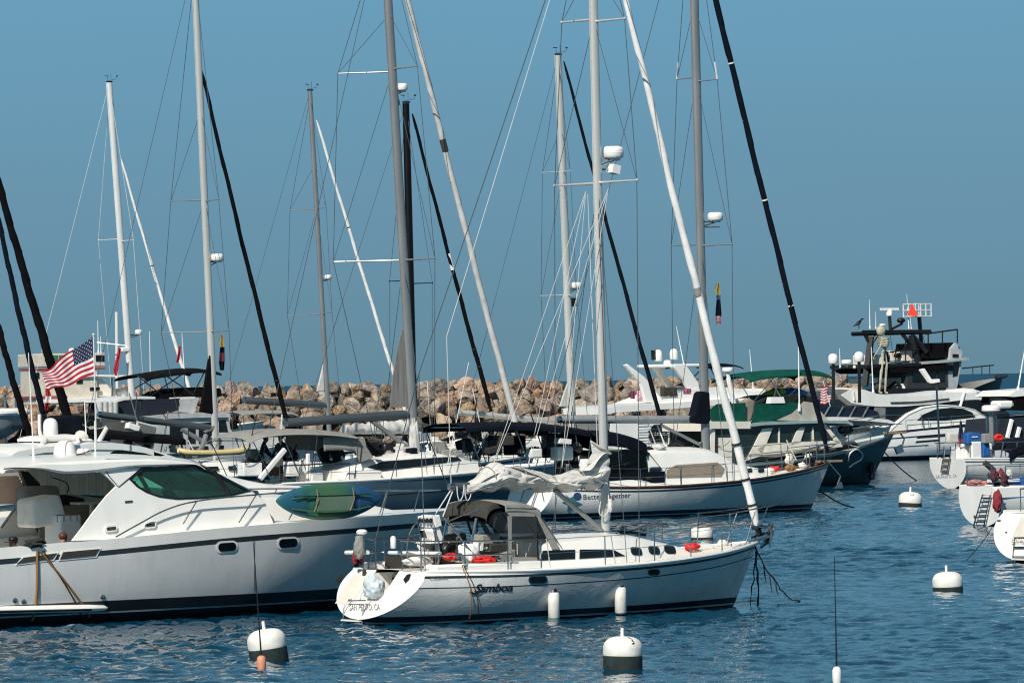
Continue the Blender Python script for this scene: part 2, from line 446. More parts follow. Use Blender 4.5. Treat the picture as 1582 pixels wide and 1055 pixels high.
def text_mesh(body, shear=0.0, offset=0.0):
    cu = bpy.data.curves.new("lettering_curve", 'FONT'); cu.body = body; cu.shear = shear; cu.offset = offset
    cu.resolution_u = 3
    o = bpy.data.objects.new("lettering_curve", cu); COL.objects.link(o)
    bpy.context.view_layer.update()
    me = o.to_mesh(); vs = [v.co.copy() for v in me.vertices]; fs = [tuple(p.vertices) for p in me.polygons]
    o.to_mesh_clear(); bpy.data.objects.remove(o); bpy.data.curves.remove(cu)
    return vs, fs
def lettering(bt, body, pixfn, p0, p1, h, m, shear=0.0, offset=0.0, name="lettering", parent=None, lean=0.0):
    vs, fs = text_mesh(body, shear, offset)
    x0 = min(v.x for v in vs); x1 = max(v.x for v in vs); y1 = max(v.y for v in vs)
    out = []
    for v in vs:
        u = (v.x - x0) / (x1 - x0); w = v.y / y1
        out.append(pixfn(lerp(p0[0], p1[0], u) + lean * w, lerp(p0[1], p1[1], u) - h * w))
    return MB().add(out, fs).build(name, m, parent or bt.root, smooth=False, fix=False)
# ---------------------------------------------------------------- sky and sun
SUN_EL = R(41)
SUNV = Vector((-0.38, -0.925, 0)).normalized() * math.cos(SUN_EL) + Vector((0, 0, math.sin(SUN_EL)))
wd = bpy.data.worlds.new("World"); SC.world = wd; wd.use_nodes = True
wn, wl = wd.node_tree.nodes, wd.node_tree.links
bg = wn["Background"]; bg.inputs["Strength"].default_value = 0.1
sky = wn.new("ShaderNodeTexSky"); sky.sky_type = 'NISHITA'; sky.sun_disc = False
sky.sun_elevation = SUN_EL; sky.sun_rotation = math.atan2(SUNV.x, SUNV.y); sky.altitude = 0; sky.dust_density = 2.0; sky.air_density = 1.2
tc = wn.new("ShaderNodeTexCoord"); sx = wn.new("ShaderNodeSeparateXYZ")
wl.new(tc.outputs["Generated"], sx.inputs[0])
mr = wn.new("ShaderNodeMapRange"); mr.inputs["From Min"].default_value = -0.01; mr.inputs["From Max"].default_value = 0.09
wmp = wn.new("ShaderNodeMapping"); wmp.inputs["Scale"].default_value = (9, 9, 60); wl.new(tc.outputs["Generated"], wmp.inputs["Vector"])
wnz = wn.new("ShaderNodeTexNoise"); wnz.inputs["Scale"].default_value = 1.0; wnz.inputs["Detail"].default_value = 4; wl.new(wmp.outputs["Vector"], wnz.inputs["Vector"])
wma = wn.new("ShaderNodeMath"); wma.operation = 'MULTIPLY_ADD'; wma.inputs[1].default_value = 0.018; wl.new(wnz.outputs["Fac"], wma.inputs[0]); wl.new(sx.outputs["Z"], wma.inputs[2])
wmb = wn.new("ShaderNodeMath"); wmb.operation = 'SUBTRACT'; wmb.inputs[1].default_value = 0.009; wl.new(wma.outputs[0], wmb.inputs[0]); wl.new(wmb.outputs[0], mr.inputs["Value"])
cr_ = wn.new("ShaderNodeValToRGB"); el = cr_.color_ramp.elements
el[0].position = 0.08; el[0].color = (1.32, 2.56, 3.34, 1)
el[1].position = 1.0; el[1].color = (1.46, 3.52, 5.15, 1)
e = el.new(0.5); e.color = (1.42, 2.98, 4.14, 1)
wl.new(mr.outputs["Result"], cr_.inputs["Fac"])
m2 = wn.new("ShaderNodeMapRange"); m2.interpolation_type = 'SMOOTHSTEP'
m2.inputs["From Min"].default_value = 0.15; m2.inputs["From Max"].default_value = 0.75
wl.new(sx.outputs["Z"], m2.inputs["Value"])
mxs = wn.new("ShaderNodeMix"); mxs.data_type = 'RGBA'
wl.new(m2.outputs["Result"], mxs.inputs["Factor"]); wl.new(cr_.outputs["Color"], mxs.inputs["A"]); hsv = wn.new("ShaderNodeHueSaturation"); hsv.inputs["Saturation"].default_value = 0.7; hsv.inputs["Value"].default_value = 0.28
wl.new(sky.outputs["Color"], hsv.inputs["Color"]); wl.new(hsv.outputs["Color"], mxs.inputs["B"])
wl.new(mxs.outputs["Result"], bg.inputs["Color"])
sd = bpy.data.lights.new("sun", 'SUN'); sd.energy = 5.0; sd.angle = R(0.53); sd.color = (1.0, 0.945, 0.86)
so = bpy.data.objects.new("sun", sd); COL.objects.link(so)
so.rotation_euler = (-SUNV).to_track_quat('-Z', 'Y').to_euler()
SC.view_settings.view_transform = 'Standard'; SC.view_settings.look = 'None'; SC.view_settings.exposure = 0
try:
    SC.cycles.use_denoising = True; SC.cycles.sample_clamp_indirect = 5.0; SC.cycles.max_bounces = 9; SC.cycles.filter_width = 1.15; SC.cycles.caustics_reflective = True
    SC.cycles.transparent_max_bounces = 24; SC.cycles.blur_glossy = 0.05
except Exception: pass

# ---------------------------------------------------------------- water: one sheet to the horizon, real waves close by
def water():
    rng = np.random.default_rng(3)
    ys = [12.0]
    while ys[-1] < 60: ys.append(ys[-1] + 1.2)
    while ys[-1] < 72: ys.append(ys[-1] + 0.35)
    while ys[-1] < 135: ys.append(ys[-1] + 0.135)
    while ys[-1] < 215: ys.append(ys[-1] + 0.26)
    while ys[-1] < 340: ys.append(ys[-1] + 0.9)
    while ys[-1] < 90000: ys.append(ys[-1] * 1.12)
    ys = np.array(ys)
    us = np.linspace(-0.235, 0.235, 420)
    side = np.array([0.3, 0.6, 1.5, 4.0])
    us = np.concatenate([-side[::-1], us, side])
    X = ys[:, None] * us[None, :]; Y = np.repeat(ys[:, None], len(us), 1)
    Z = np.zeros_like(X)
    fade = np.clip((330 - Y) / 120, 0, 1) * np.clip((Y - 40) / 25, 0, 1) * np.clip((0.24 - np.abs(us)) / 0.03, 0, 1)[None, :]
    for k in range(64):
        lam = 0.26 * (2.3 / 0.26) ** (rng.random() ** 1.15)
        a = rng.normal(R(250), R(34)); kk = 2 * math.pi / lam
        amp = 0.0098 * lam ** 0.50 * (0.6 + 0.8 * rng.random()) * 0.60
        ph = (X * math.cos(a) + Y * math.sin(a)) * kk + rng.random() * 6.28
        lf = np.clip((lam / (Y * Y / (4660 * 5.0) * 0.22 + 0.05) - 1.0), 0, 1)
        w = np.sin(ph + 0.4 * np.sin(ph * 0.37 + k))
        Z += amp * lf * (w + 0.22 * np.cos(2 * ph))
    patch = 0.72 + 0.28 * np.sin(X * 0.13 + Y * 0.05 + 1.0) * np.sin(Y * 0.11 - X * .06)
    Z *= fade * patch
    nr, nc = X.shape
    me = bpy.data.meshes.new("water")
    co = np.stack([X, Y, Z], -1).reshape(-1, 3).astype(np.float32)
    i = np.arange(nr - 1)[:, None] * nc + np.arange(nc - 1)[None, :]
    q = np.stack([i, i + 1, i + 1 + nc, i + nc], -1).reshape(-1, 4).astype(np.int32)
    me.vertices.add(len(co)); me.vertices.foreach_set("co", co.ravel())
    me.loops.add(q.size); me.loops.foreach_set("vertex_index", q.ravel())
    me.polygons.add(len(q)); me.polygons.foreach_set("loop_start", np.arange(0, q.size, 4, dtype=np.int32))
    me.polygons.foreach_set("use_smooth", np.ones(len(q), dtype=bool))
    me.update(); me.validate()
    o = bpy.data.objects.new("water", me); COL.objects.link(o); o["kind"] = "structure"
    m = bpy.data.materials.new("harbour_water"); nt, N, Lk, b = nodes_of(m)
    tcw = N.new("ShaderNodeTexCoord")
    mp = N.new("ShaderNodeMapping"); mp.inputs["Scale"].default_value = (0.7, 0.25, 1)
    Lk.new(tcw.outputs["Object"], mp.inputs["Vector"])
    nz = N.new("ShaderNodeTexNoise"); nz.inputs["Scale"].default_value = 0.12; nz.inputs["Detail"].default_value = 3
    Lk.new(mp.outputs["Vector"], nz.inputs["Vector"])
    rp = N.new("ShaderNodeValToRGB"); rp.color_ramp.elements[0].position = 0.3; rp.color_ramp.elements[1].position = 0.7
    rp.color_ramp.elements[0].color = (0.0006, 0.028, 0.058, 1); rp.color_ramp.elements[1].color = (0.0010, 0.042, 0.082, 1)
    Lk.new(nz.outputs["Fac"], rp.inputs["Fac"]); Lk.new(rp.outputs["Color"], b.inputs["Base Color"])
    b.inputs["IOR"].default_value = 1.33; b.inputs["Roughness"].default_value = 0.07; b.inputs["Specular IOR Level"].default_value = 0.5; b.inputs["Specular Tint"].default_value = (.55, .87, .98, 1)
    mp2 = N.new("ShaderNodeMapping"); mp2.inputs["Scale"].default_value = (1, 0.45, 1); Lk.new(tcw.outputs["Object"], mp2.inputs["Vector"])
    n2 = N.new("ShaderNodeTexNoise"); n2.inputs["Scale"].default_value = 1.6; n2.inputs["Detail"].default_value = 4; n2.inputs["Roughness"].default_value = 0.6
    Lk.new(mp2.outputs["Vector"], n2.inputs["Vector"])
    bp = N.new("ShaderNodeBump"); bp.inputs["Strength"].default_value = 0.35; bp.inputs["Distance"].default_value = 0.12
    Lk.new(n2.outputs["Fac"], bp.inputs["Height"]); Lk.new(bp.outputs["Normal"], b.inputs["Normal"])
    sy = N.new("ShaderNodeSeparateXYZ"); Lk.new(tcw.outputs["Object"], sy.inputs[0])
    fy = N.new("ShaderNodeMapRange"); fy.interpolation_type = 'SMOOTHSTEP'; fy.inputs["From Min"].default_value = 180; fy.inputs["From Max"].default_value = 520; fy.inputs["To Min"].default_value = .5; fy.inputs["To Max"].default_value = .10
    Lk.new(sy.outputs["Y"], fy.inputs["Value"]); Lk.new(fy.outputs["Result"], b.inputs["Specular IOR Level"])
    fr = N.new("ShaderNodeMapRange"); fr.inputs["From Min"].default_value = 180; fr.inputs["From Max"].default_value = 520; fr.inputs["To Min"].default_value = .06; fr.inputs["To Max"].default_value = .4
    Lk.new(sy.outputs["Y"], fr.inputs["Value"]); Lk.new(fr.outputs["Result"], b.inputs["Roughness"])
    me.materials.append(m)
water()

# ---------------------------------------------------------------- breakwater of boulders
def rockmat(name, c1, c2, c3):
    m = bpy.data.materials.new(name); nt, N, Lk, b = nodes_of(m)
    tcw = N.new("ShaderNodeTexCoord"); oi = N.new("ShaderNodeObjectInfo")
    ad = N.new("ShaderNodeVectorMath"); ad.operation = 'ADD'
    ml = N.new("ShaderNodeVectorMath"); ml.operation = 'SCALE'; ml.inputs[0].default_value = (31, 17, 9)
    Lk.new(oi.outputs["Random"], ml.inputs["Scale"]); Lk.new(tcw.outputs["Object"], ad.inputs[0]); Lk.new(ml.outputs[0], ad.inputs[1])
    nz = N.new("ShaderNodeTexNoise"); nz.inputs["Scale"].default_value = 1.7; nz.inputs["Detail"].default_value = 7; nz.inputs["Roughness"].default_value = .65
    Lk.new(ad.outputs[0], nz.inputs["Vector"])
    rp = N.new("ShaderNodeValToRGB"); e = rp.color_ramp.elements
    e[0].position = .3; e[0].color = (*c1, 1); e[1].position = .72; e[1].color = (*c3, 1)
    k = e.new(.5); k.color = (*c2, 1)
    Lk.new(nz.outputs["Fac"], rp.inputs["Fac"])
    hs = N.new("ShaderNodeHueSaturation")
    mr = N.new("ShaderNodeMapRange"); mr.inputs["To Min"].default_value = .62; mr.inputs["To Max"].default_value = 1.12
    m3 = N.new("ShaderNodeMapRange"); m3.inputs["To Min"].default_value = .6; m3.inputs["To Max"].default_value = 1.25
    f = N.new("ShaderNodeMath"); f.operation = 'FRACT'; g = N.new("ShaderNodeMath"); g.operation = 'MULTIPLY'; g.inputs[1].default_value = 7.3
    Lk.new(oi.outputs["Random"], g.inputs[0]); Lk.new(g.outputs[0], f.inputs[0])
    Lk.new(oi.outputs["Random"], mr.inputs["Value"]); Lk.new(mr.outputs["Result"], hs.inputs["Value"])
    Lk.new(f.outputs[0], m3.inputs["Value"]); Lk.new(m3.outputs["Result"], hs.inputs["Saturation"])
    Lk.new(rp.outputs["Color"], hs.inputs["Color"]); Lk.new(hs.outputs["Color"], b.inputs["Base Color"])
    b.inputs["Roughness"].default_value = .9
    bp = N.new("ShaderNodeBump"); bp.inputs["Strength"].default_value = 1.0; bp.inputs["Distance"].default_value = .22
    n2 = N.new("ShaderNodeTexNoise"); n2.inputs["Scale"].default_value = 4; n2.inputs["Detail"].default_value = 8
    Lk.new(ad.outputs[0], n2.inputs["Vector"]); Lk.new(n2.outputs["Fac"], bp.inputs["Height"]); Lk.new(bp.outputs["Normal"], b.inputs["Normal"])
    return m
ROCK = [rockmat("tan_granite", (.09, .06, .042), (.38, .285, .20), (.56, .45, .34)),
        rockmat("pink_granite", (.10, .06, .042), (.40, .27, .20), (.54, .41, .31)),
        rockmat("grey_granite", (.06, .047, .036), (.30, .24, .18), (.50, .41, .32))]
def bw_depth(x):                       # the breakwater runs slightly away to the right
    return 292 + (x + 33) * 0.42
def breakwater():
    rng = random.Random(11)
    protos = []
    for k in range(12):
        bm = bmesh.new(); bmesh.ops.create_icosphere(bm, subdivisions=4, radius=1.0)
        planes = [(Vector((rng.uniform(-1, 1), rng.uniform(-1, 1), rng.uniform(-1, 1))).normalized(), rng.uniform(.5, .86)) for _ in range(13)]
        off = Vector((rng.uniform(0, 99), rng.uniform(0, 99), rng.uniform(0, 99)))
        for v in bm.verts:
            p = v.co.copy()
            for n, d in planes:
                e = p.dot(n) - d
                if e > 0: p -= n * e * .97
            p += p.normalized() * (noise.noise(p * 1.6 + off) * .16 + noise.noise(p * 4 + off) * .05)
            v.co = p
        for f in bm.faces: f.smooth = True
        me = bpy.data.meshes.new("boulder"); bm.to_mesh(me); bm.free(); me.set_sharp_from_angle(angle=R(22))
        me.materials.append(ROCK[k % 3]); protos.append(me)
    n = 0
    for row, (z, dy, r0, r1, step) in enumerate(((4.6, 5.4, .36, .72, .80), (3.95, 4.2, .38, .78, .80), (3.25, 3.0, .40, .82, .84), (2.4, 1.9, .6, .95, 2.0), (1.2, .6, .8, 1.1, 3.4))):
        x = -38.0 + row * .4
        while x < 24.3:
            r = rng.uniform(r0, r1)
            
            zz = z + rng.uniform(-.16, .16)
            zz = min(zz, 5.06 - r * .66)
            o = bpy.data.objects.new("boulder", protos[rng.randrange(12)]); COL.objects.link(o)
            o.location = (x, bw_depth(x) + dy + rng.uniform(-.4, .4), zz)
            o.rotation_euler = [rng.uniform(0, 6.28) for _ in range(3)]
            sc = (r * rng.uniform(1.0, 1.5), r * rng.uniform(1.0, 1.3), r * rng.uniform(.85, 1.12))
            o.scale = sc
            props(o, "rough tan and pink granite boulder piled in the breakwater behind the boats", "boulder", "boulders of the breakwater")
            n += 1; x += step * rng.uniform(.82, 1.16) * (r / ((r0 + r1) / 2))
    mb = MB(); rows = []
    for i in range(40):
        x = -70 + 94.5 * i / 39; d = bw_depth(x) + (0 if i < 39 else 3)
        rows.append([(x, d + .4, -1), (x, d + 2.4, 1.4), (x, d + 6.0, 4.1), (x, d + 9, 4.6), (x, d + 14, 3.0), (x, d + 22, -1)])
    mb.grid(rows, False).build("breakwater_terrain", mat("gap_shade_rubble", (.07, .055, .045), .95, var=.4, scale=1.5, bump=1.0), None)["kind"] = "structure"  # core coloured dark for the shade in gaps between boulders
    print("boulders", n)
breakwater()

# ---------------------------------------------------------------- mooring buoys
def buoy(px, py, w, label, band=.4, post=True, tilt=(0, 0), num=None, hh=.62):
    """px, py: the waterline under its middle; w: width in pixels"""
    p = water_at(px, py); s = F / p.y; r = w / 2 / s
    t = thing("mooring_buoy", label, "buoy", p, 0, "mooring buoys")
    t.rotation_euler = (tilt[0], tilt[1], 0)
    b0 = band * r
    prof = [(r * .97, b0)] + [(r, b0 + .12 * r)] + [(r * (.985 if k == 0 else math.cos(R(k)) ** .62), b0 + r * (.34 + hh * math.sin(R(k)))) for k in (0, 15, 30, 45, 58, 70, 80, 87)] + [(0, b0 + r * (.345 + hh))]
    d = MB().lathe(prof, n=36)
    d.build("dome", BUOYW, t, angle=60)
    MB().lathe([(r * .9, -.5 * r), (r * .985, -.05), (r * .985, b0 - .01), (r * .94, b0 + .002)], n=36).build("base_band", BUOYD, t)
    if post:
        h = b0 + r * (.3 + hh)
        MB().lathe([(r * .085, h - .03), (r * .085, h + r * .42), (r * .06, h + r * .45), (0, h + r * .455)], (-r * .04, 0, 0), n=12).lathe([(r * .2, h - .02), (r * .19, h + .02), (0, h + .03)], (r * .12, -r * .1, -.02), n=14).build("post", PLASTW, t)
    if num:
        vs, fs = text_mesh(num[0]); hgt = num[2]
        x0 = min(v.x for v in vs); out = []
        zc = b0 + r * .62
        cxo = (min(v.x for v in vs) + max(v.x for v in vs)) / 2
        for v in vs:
            a = (v.x - cxo) * hgt / r * 1.2 + num[1]; z = zc + v.y * hgt
            u = min(max((z - b0 - .34 * r) / (hh * r), 0), 1); rr = r * (1 - u * u) ** .31 + .012
            out.append((rr * math.sin(a), -rr * math.cos(a), z))
        MB().add(out, fs).build("lettering", LETTER, t, smooth=False, fix=False)
    return t
buoy(416, 1019, 61, "white domed mooring buoy with a green band tilting left of the pink float", .62, tilt=(R(2), R(-7)))
buoy(962, 1034, 62, "white domed mooring buoy numbered 3 in front of the middle sailboat", .70, tilt=(R(-1), R(1.5)), num=("3", .55, .16))
buoy(1464.5, 912, 47.5, "white domed mooring buoy alone on open water near the right edge", .27, tilt=(R(1), R(-2)))
buoy(1406, 782, 36.5, "white domed mooring buoy lettered H6, farthest out near the pale cruiser", .27, tilt=(R(-2), R(4)), num=("H6", .05, .13))
buoy(1084, 834, 36, "white domed mooring buoy just behind the bow of the middle sailboat", .24, post=False)

def float_wand(px, py, w, h, top, col, label, rod=.011):
    p = water_at(px, py); s = F / p.y; r = w / 2 / s; hh = h / s
    t = thing("marker_float", label, "float", p, 0)
    MB().lathe([(r * .5, -.12), (r * .8, -.02), (r, hh * .25), (r, hh * .75), (r * .75, hh * .93), (r * .3, hh), (0, hh)], n=20).build("float_body", col, t, angle=60)
    q = at(top[0], top[1], p.y) - p
    MB().tube([(0, 0, hh * .9), (q.x * .3, 0, lerp(hh, q.z, .3)), (q.x * .62, 0, lerp(hh, q.z, .64)), tuple(q)], [rod * 1.5, rod, rod * .8, rod * .5], 6).build("rod", BLACK, t)
    return t
float_wand(404, 1033, 14, 21, (391, 835), PINKF, "small faded coral float with a tall thin black rod")
float_wand(1293, 1056, 14, 27, (1289, 860), PLASTW, "small white float with a tall thin black rod at the bottom edge")
# ---------------------------------------------------------------- sailboat rigs, rails, canvas, people, flags
def scale_at(bt, p): return F / bt.w(p).y
def mast(bt, pb, pt, wpx, m, name="mast", deckz=None, oval=(1.0, .72)):
    b = bt.L(*pb); t = bt.L(*pt); s = scale_at(bt, b)
    if deckz is not None:
        k = (deckz - b.z) / (t.z - b.z); b = b + (t - b) * k
    r = wpx / 2 / s / 0.95
    pts = [b.lerp(t, k / 10) for k in range(11)]
    mb = MB().tube(pts, [r] * 8 + [r * .97, r * .92, r * .86], 16, oval=oval)
    o = mb.build(name, m, bt.root)
    # sail track on the after face
    bt.tube("sail_track", m, [q + Vector((-r * 1.02, 0, 0)) for q in pts[1:]], r * .16, 6, parent=o)
    return b, t, r, o
def mast_head(bt, t, r, m=BLACK, vane=True):
    t = Vector(t)
    mb = MB().box(t + Vector((0, 0, .05)), (.34, .10, .07)).tube([t + Vector((.1, 0, .05)), t + Vector((.1, 0, .5))], .009, 6)
    if vane:
        mb.tube([t + Vector((-.05, 0, .1)), t + Vector((.42, 0, .20)), t + Vector((.46, 0, .34))], .010, 6).box(t + Vector((.46, 0, .36)), (.11, .02, .06))
        mb.tube([t + Vector((-.1, 0, .1)), t + Vector((-.12, 0, .34))], .009, 5).box(t + Vector((-.17, 0, .35)), (.22, .02, .035))
    mb.build("masthead_vane", m, bt.root)
def spreader(bt, lp, rp, hw, b, t, m, r=.026, tipr=.05):
    """left and right tips by pixel, hw: half spread"""
    tips = []
    for (px, py), y in ((lp, hw), (rp, -hw)):
        q = bt.L(px, py, y)
        k = (q.z - b.z) / (t.z - b.z); root = b.lerp(t, k)
        MB().tube([root, root.lerp(q, .6), q], [r * .95, r * .75, r * .6], 8).ball(q, tipr * .7, 8).build("spreader", m, bt.root)
        tips.append((q, root))
    return tips
def shrouds(bt, b, t, tips_list, chx, chy, chz, m=WIRE, r=.010, top=.985, low=True):
    for k, sgn in ((0, 1), (1, -1)):
        ch = Vector((chx, sgn * chy, chz))
        pts = [ch] + [tp[k][0] for tp in tips_list] + [b.lerp(t, top)]
        bt.tube("shroud", m, pts, r, 5)
        if low and tips_list:
            bt.tube("shroud", m, [ch + Vector((-.25, -sgn * .1, 0)), tips_list[0][k][1]], r * .9, 5)
        for i in range(len(tips_list) - 1):
            bt.tube("shroud", m, [tips_list[i][k][0], tips_list[i + 1][k][1]], r * .8, 5)
        if len(tips_list) > 1 or low:
            if tips_list: bt.tube("shroud", m, [tips_list[-1][k][0], b.lerp(t, (top + 1.6 * ((tips_list[-1][k][1].z - b.z) / (t.z - b.z))) / 2.6)], r * .8, 5)
def furled(bt, pt, pb, wt, wb, m, name="furled_jib", drum=True, marks=(), y=0.0, markmat=None, ties=()):
    a = bt.L(*pt, y); b = bt.L(*pb, y); s = scale_at(bt, b)
    n = 46; pts = []; rs = []
    for i in range(n + 1):
        k = i / n
        pts.append(a.lerp(b, k) + Vector((-.05 * math.sin(math.pi * k), 0, 0)))
        w = lerp(wt, wb, min(1, k * 1.15)) / 2 / s
        if k < .03: w *= .45 + k * 18
        if k > .985: w *= .6
        rs.append(w * (1 + .05 * math.sin(i * 1.7)))
    dirv = (b - a).normalized(); ax = dirv.cross(Vector((0, 1, 0))).normalized(); ay = dirv.cross(ax)
    rows = []; M_ = 150
    for i in range(M_ + 1):                # cloth rolled round the stay: the leech winds down it as a spiral step
        k = i / M_; c = a.lerp(b, k) + Vector((-.05 * math.sin(math.pi * k), 0, 0)) + ax * .012 * math.sin(k * 23); j0 = k * n; j1 = min(int(j0), n - 1); rr = lerp(rs[j1], rs[j1 + 1], j0 - j1)
        rows.append([c + (ax * math.cos(t) + ay * math.sin(t)) * rr * (.92 + .16 * (((t / 6.2832) + k * 9) % 1.0)) for t in [2 * math.pi * q / 14 for q in range(14)]])
    o = MB().grid(rows, True, caps=True).build(name, m, bt.root, angle=60)
    for k, h in marks:
        c = a.lerp(b, k) + Vector((-.05 * math.sin(math.pi * k), 0, 0))
        r = lerp(wt, wb, min(1, k * 1.15)) / 2 / s * 1.1
        bt.tube("sail_band", markmat or PLASTW, [c, c + dirv * h], r, 12, parent=o)
    for k in ties:
        c = a.lerp(b, k) + Vector((-.05 * math.sin(math.pi * k), 0, 0))
        r = lerp(wt, wb, min(1, k * 1.15)) / 2 / s * 1.12
        bt.tube("sail_tie", ROPEK, [c, c + dirv * .05], r, 10, parent=o)
    if drum:
        MB().lathe([(.03, -.12), (.13, -.11), (.13, -.07), (.07, -.05), (.07, .05), (.13, .07), (.13, .1), (.03, .11)], b + dirv * .12, 14, axis=dirv).build("furling_drum", BLACK, bt.root)
    return a, b
def boom(bt, pa, pb, hpx, m, y=0.0, name="boom", tip=True, ya=None):
    """pa outer end, pb at the mast"""
    a = bt.L(*pa, y if ya is None else ya); b = bt.L(*pb, y); s = scale_at(bt, b); r = hpx / 2 / s
    o = MB().tube([a, a.lerp(b, .04), b.lerp(a, .03), b], [r * .82, r, r, r * .7], 12).build(name, m, bt.root)
    if tip:
        MB().lathe([(r * .5, -.06), (r * .9, -.05), (r * .95, .05), (r * .4, .06)], a, 10, axis=(b - a)).build("boom_end", STEEL, bt.root)
    return a, b, r, o
def radome(bt, px, py, wpx, hpx, b, t, y=0.0, name="radome", under=None):
    c = bt.L(px, py, y); s = scale_at(bt, c); r = wpx / 2 / s; h = hpx / s
    MB().lathe([(r * .55, -h * .5), (r * .85, -h * .45), (r, -h * .3), (r, h * .15), (r * .93, h * .36), (r * .7, h * .48), (0, h * .5)], c, 26).lathe([(r * 1.01, -h * .06), (r * 1.015, -h * .02), (r * 1.01, 0.02 * h)], c, 26).build(name, PLASTW, bt.root, angle=50)
    if b is not None:
        k = (c.z - h * .55 - b.z) / (t.z - b.z); q = b.lerp(t, k); k2 = (c.z - h * 1.15 - b.z) / (t.z - b.z); q2 = b.lerp(t, k2)
        MB().tube([q, c + Vector((0, 0, -h * .55))], .035, 6).tube([q2, c + Vector((0, 0, -h * .6))], .025, 6).lathe([(r * .7, -h * .62), (r * .7, -h * .5)], c, 16).build("radome_bracket", STEEL, bt.root)
    return c
def stanchions(bt, pts, h, lines=2, m=STEEL, r=.014, lm=WIRE, lr=.007, close=False):
    for p in pts:
        bt.tube("stanchion", m, [p, Vector(p) + Vector((0, 0, h))], r, 6)
    for k in range(lines):
        z = h * (1 - .48 * k)
        bt.tube("lifeline", lm, [Vector(p) + Vector((0, 0, z)) for p in pts], lr, 5)
def canvas_top(bt, name, prof, hw, m, side=.25, droop=.10, ny=18, y0=0.0, edge=.22):
    """prof: (x, z) along the boat; falls by droop to the side edge, then a valance of depth side"""
    P = catmull([(x, 0, z) for x, z in prof], 6)
    rows = []
    for k in range(-ny, ny + 1):
        v = abs(k) / ny; sg = 1 if k >= 0 else -1
        e = 1 - edge
        if v <= e: y = hw * v / e * .985; dz = -droop * (v / e) ** 3
        else: w = (v - e) / edge; y = hw * (.985 + .015 * w); dz = -droop - side * w
        rows.append([Vector((p.x, y0 + sg * y, p.z + dz)) for p in P])
    return MB().grid(rows).build(name, m, bt.root, angle=60, solid=.025)
def frame_bow(bt, x, z, hw, zb, xb, r=.016, m=STEEL, y0=0.0):
    bt.tube("canopy_frame", m, [(xb, y0 - hw * .97, zb), (x, y0 - hw * .97, z - .12), (x, y0 - hw * .85, z - .03), (x, y0 + hw * .85, z - .03), (x, y0 + hw * .97, z - .12), (xb, y0 + hw * .97, zb)], r, 6)
def trunk(bt, name, prof, m, n=10, parent=None, base=None):
    """coachroof: prof rows (x, zbase, ztop, half width at base, half width at top)"""
    rows = []
    cols = []
    xs = [q[0] for q in prof]
    def col(j): return [(q[0], q[j]) for q in prof]
    N = 26
    for i in range(N + 1):
        x = lerp(xs[0], xs[-1], i / N)
        zb, zt, wb, wt = (interp_s(col(j), x) for j in (1, 2, 3, 4))
        wb = max(wb, .02); wt = max(wt, .015)
        h = max(zt - zb, .01)
        ring = [(x, -wb, zb), (x, -lerp(wb, wt, .88), zb + h * .86), (x, -wt * .985, zb + h * .96), (x, -wt * .9, zt)]
        ring += [(x, -wt * .45, zt + h * .10), (x, 0, zt + h * .13), (x, wt * .45, zt + h * .10)]
        ring += [(a, -b, c) for a, b, c in reversed(ring[:4])]
        rows.append([Vector(p) for p in ring])
    mb = MB().grid(rows)
    mb.add(rows[0], [tuple(range(len(rows[0])))]); mb.add(rows[-1], [tuple(range(len(rows[-1])))])
    o = mb.build(name, m, parent or bt.root, angle=32)
    def half(x, z):
        x = min(max(x, xs[0]), xs[-1])
        zb, zt, wb, wt = (interp_s(col(j), x) for j in (1, 2, 3, 4))
        return lerp(wb, wt, min(max((z - zb) / max(zt - zb, .01), -.2), 1.0))
    def pix(px, py, out=.012):
        p = bt.hit(px, py, lambda q: q.y + half(q.x, q.z))
        return Vector((p.x, p.y - out, p.z))
    return o, pix

def blob(name, m, parent, c, size, seed=0, amp=.25, rough=2.2, n=18):
    """soft crumpled bundle"""
    prof = MB(); rows = []
    off = Vector((seed * 3.1, seed * 7.7, seed * 1.3))
    for i in range(n + 1):
        a = math.pi * i / n; row = []
        for k in range(n * 2):
            b = 2 * math.pi * k / (n * 2)
            d = Vector((math.sin(a) * math.cos(b), math.sin(a) * math.sin(b), -math.cos(a)))
            f = 1 + amp * (noise.noise(d * rough + off) * 1.4 + .6 * noise.noise(d * rough * 2.3 + off))
            row.append(Vector((d.x * size[0] / 2 * f, d.y * size[1] / 2 * f, d.z * size[2] / 2 * f)) + Vector(c))
        rows.append(row)
    return MB().grid(rows, True).build(name, m, parent, angle=70)

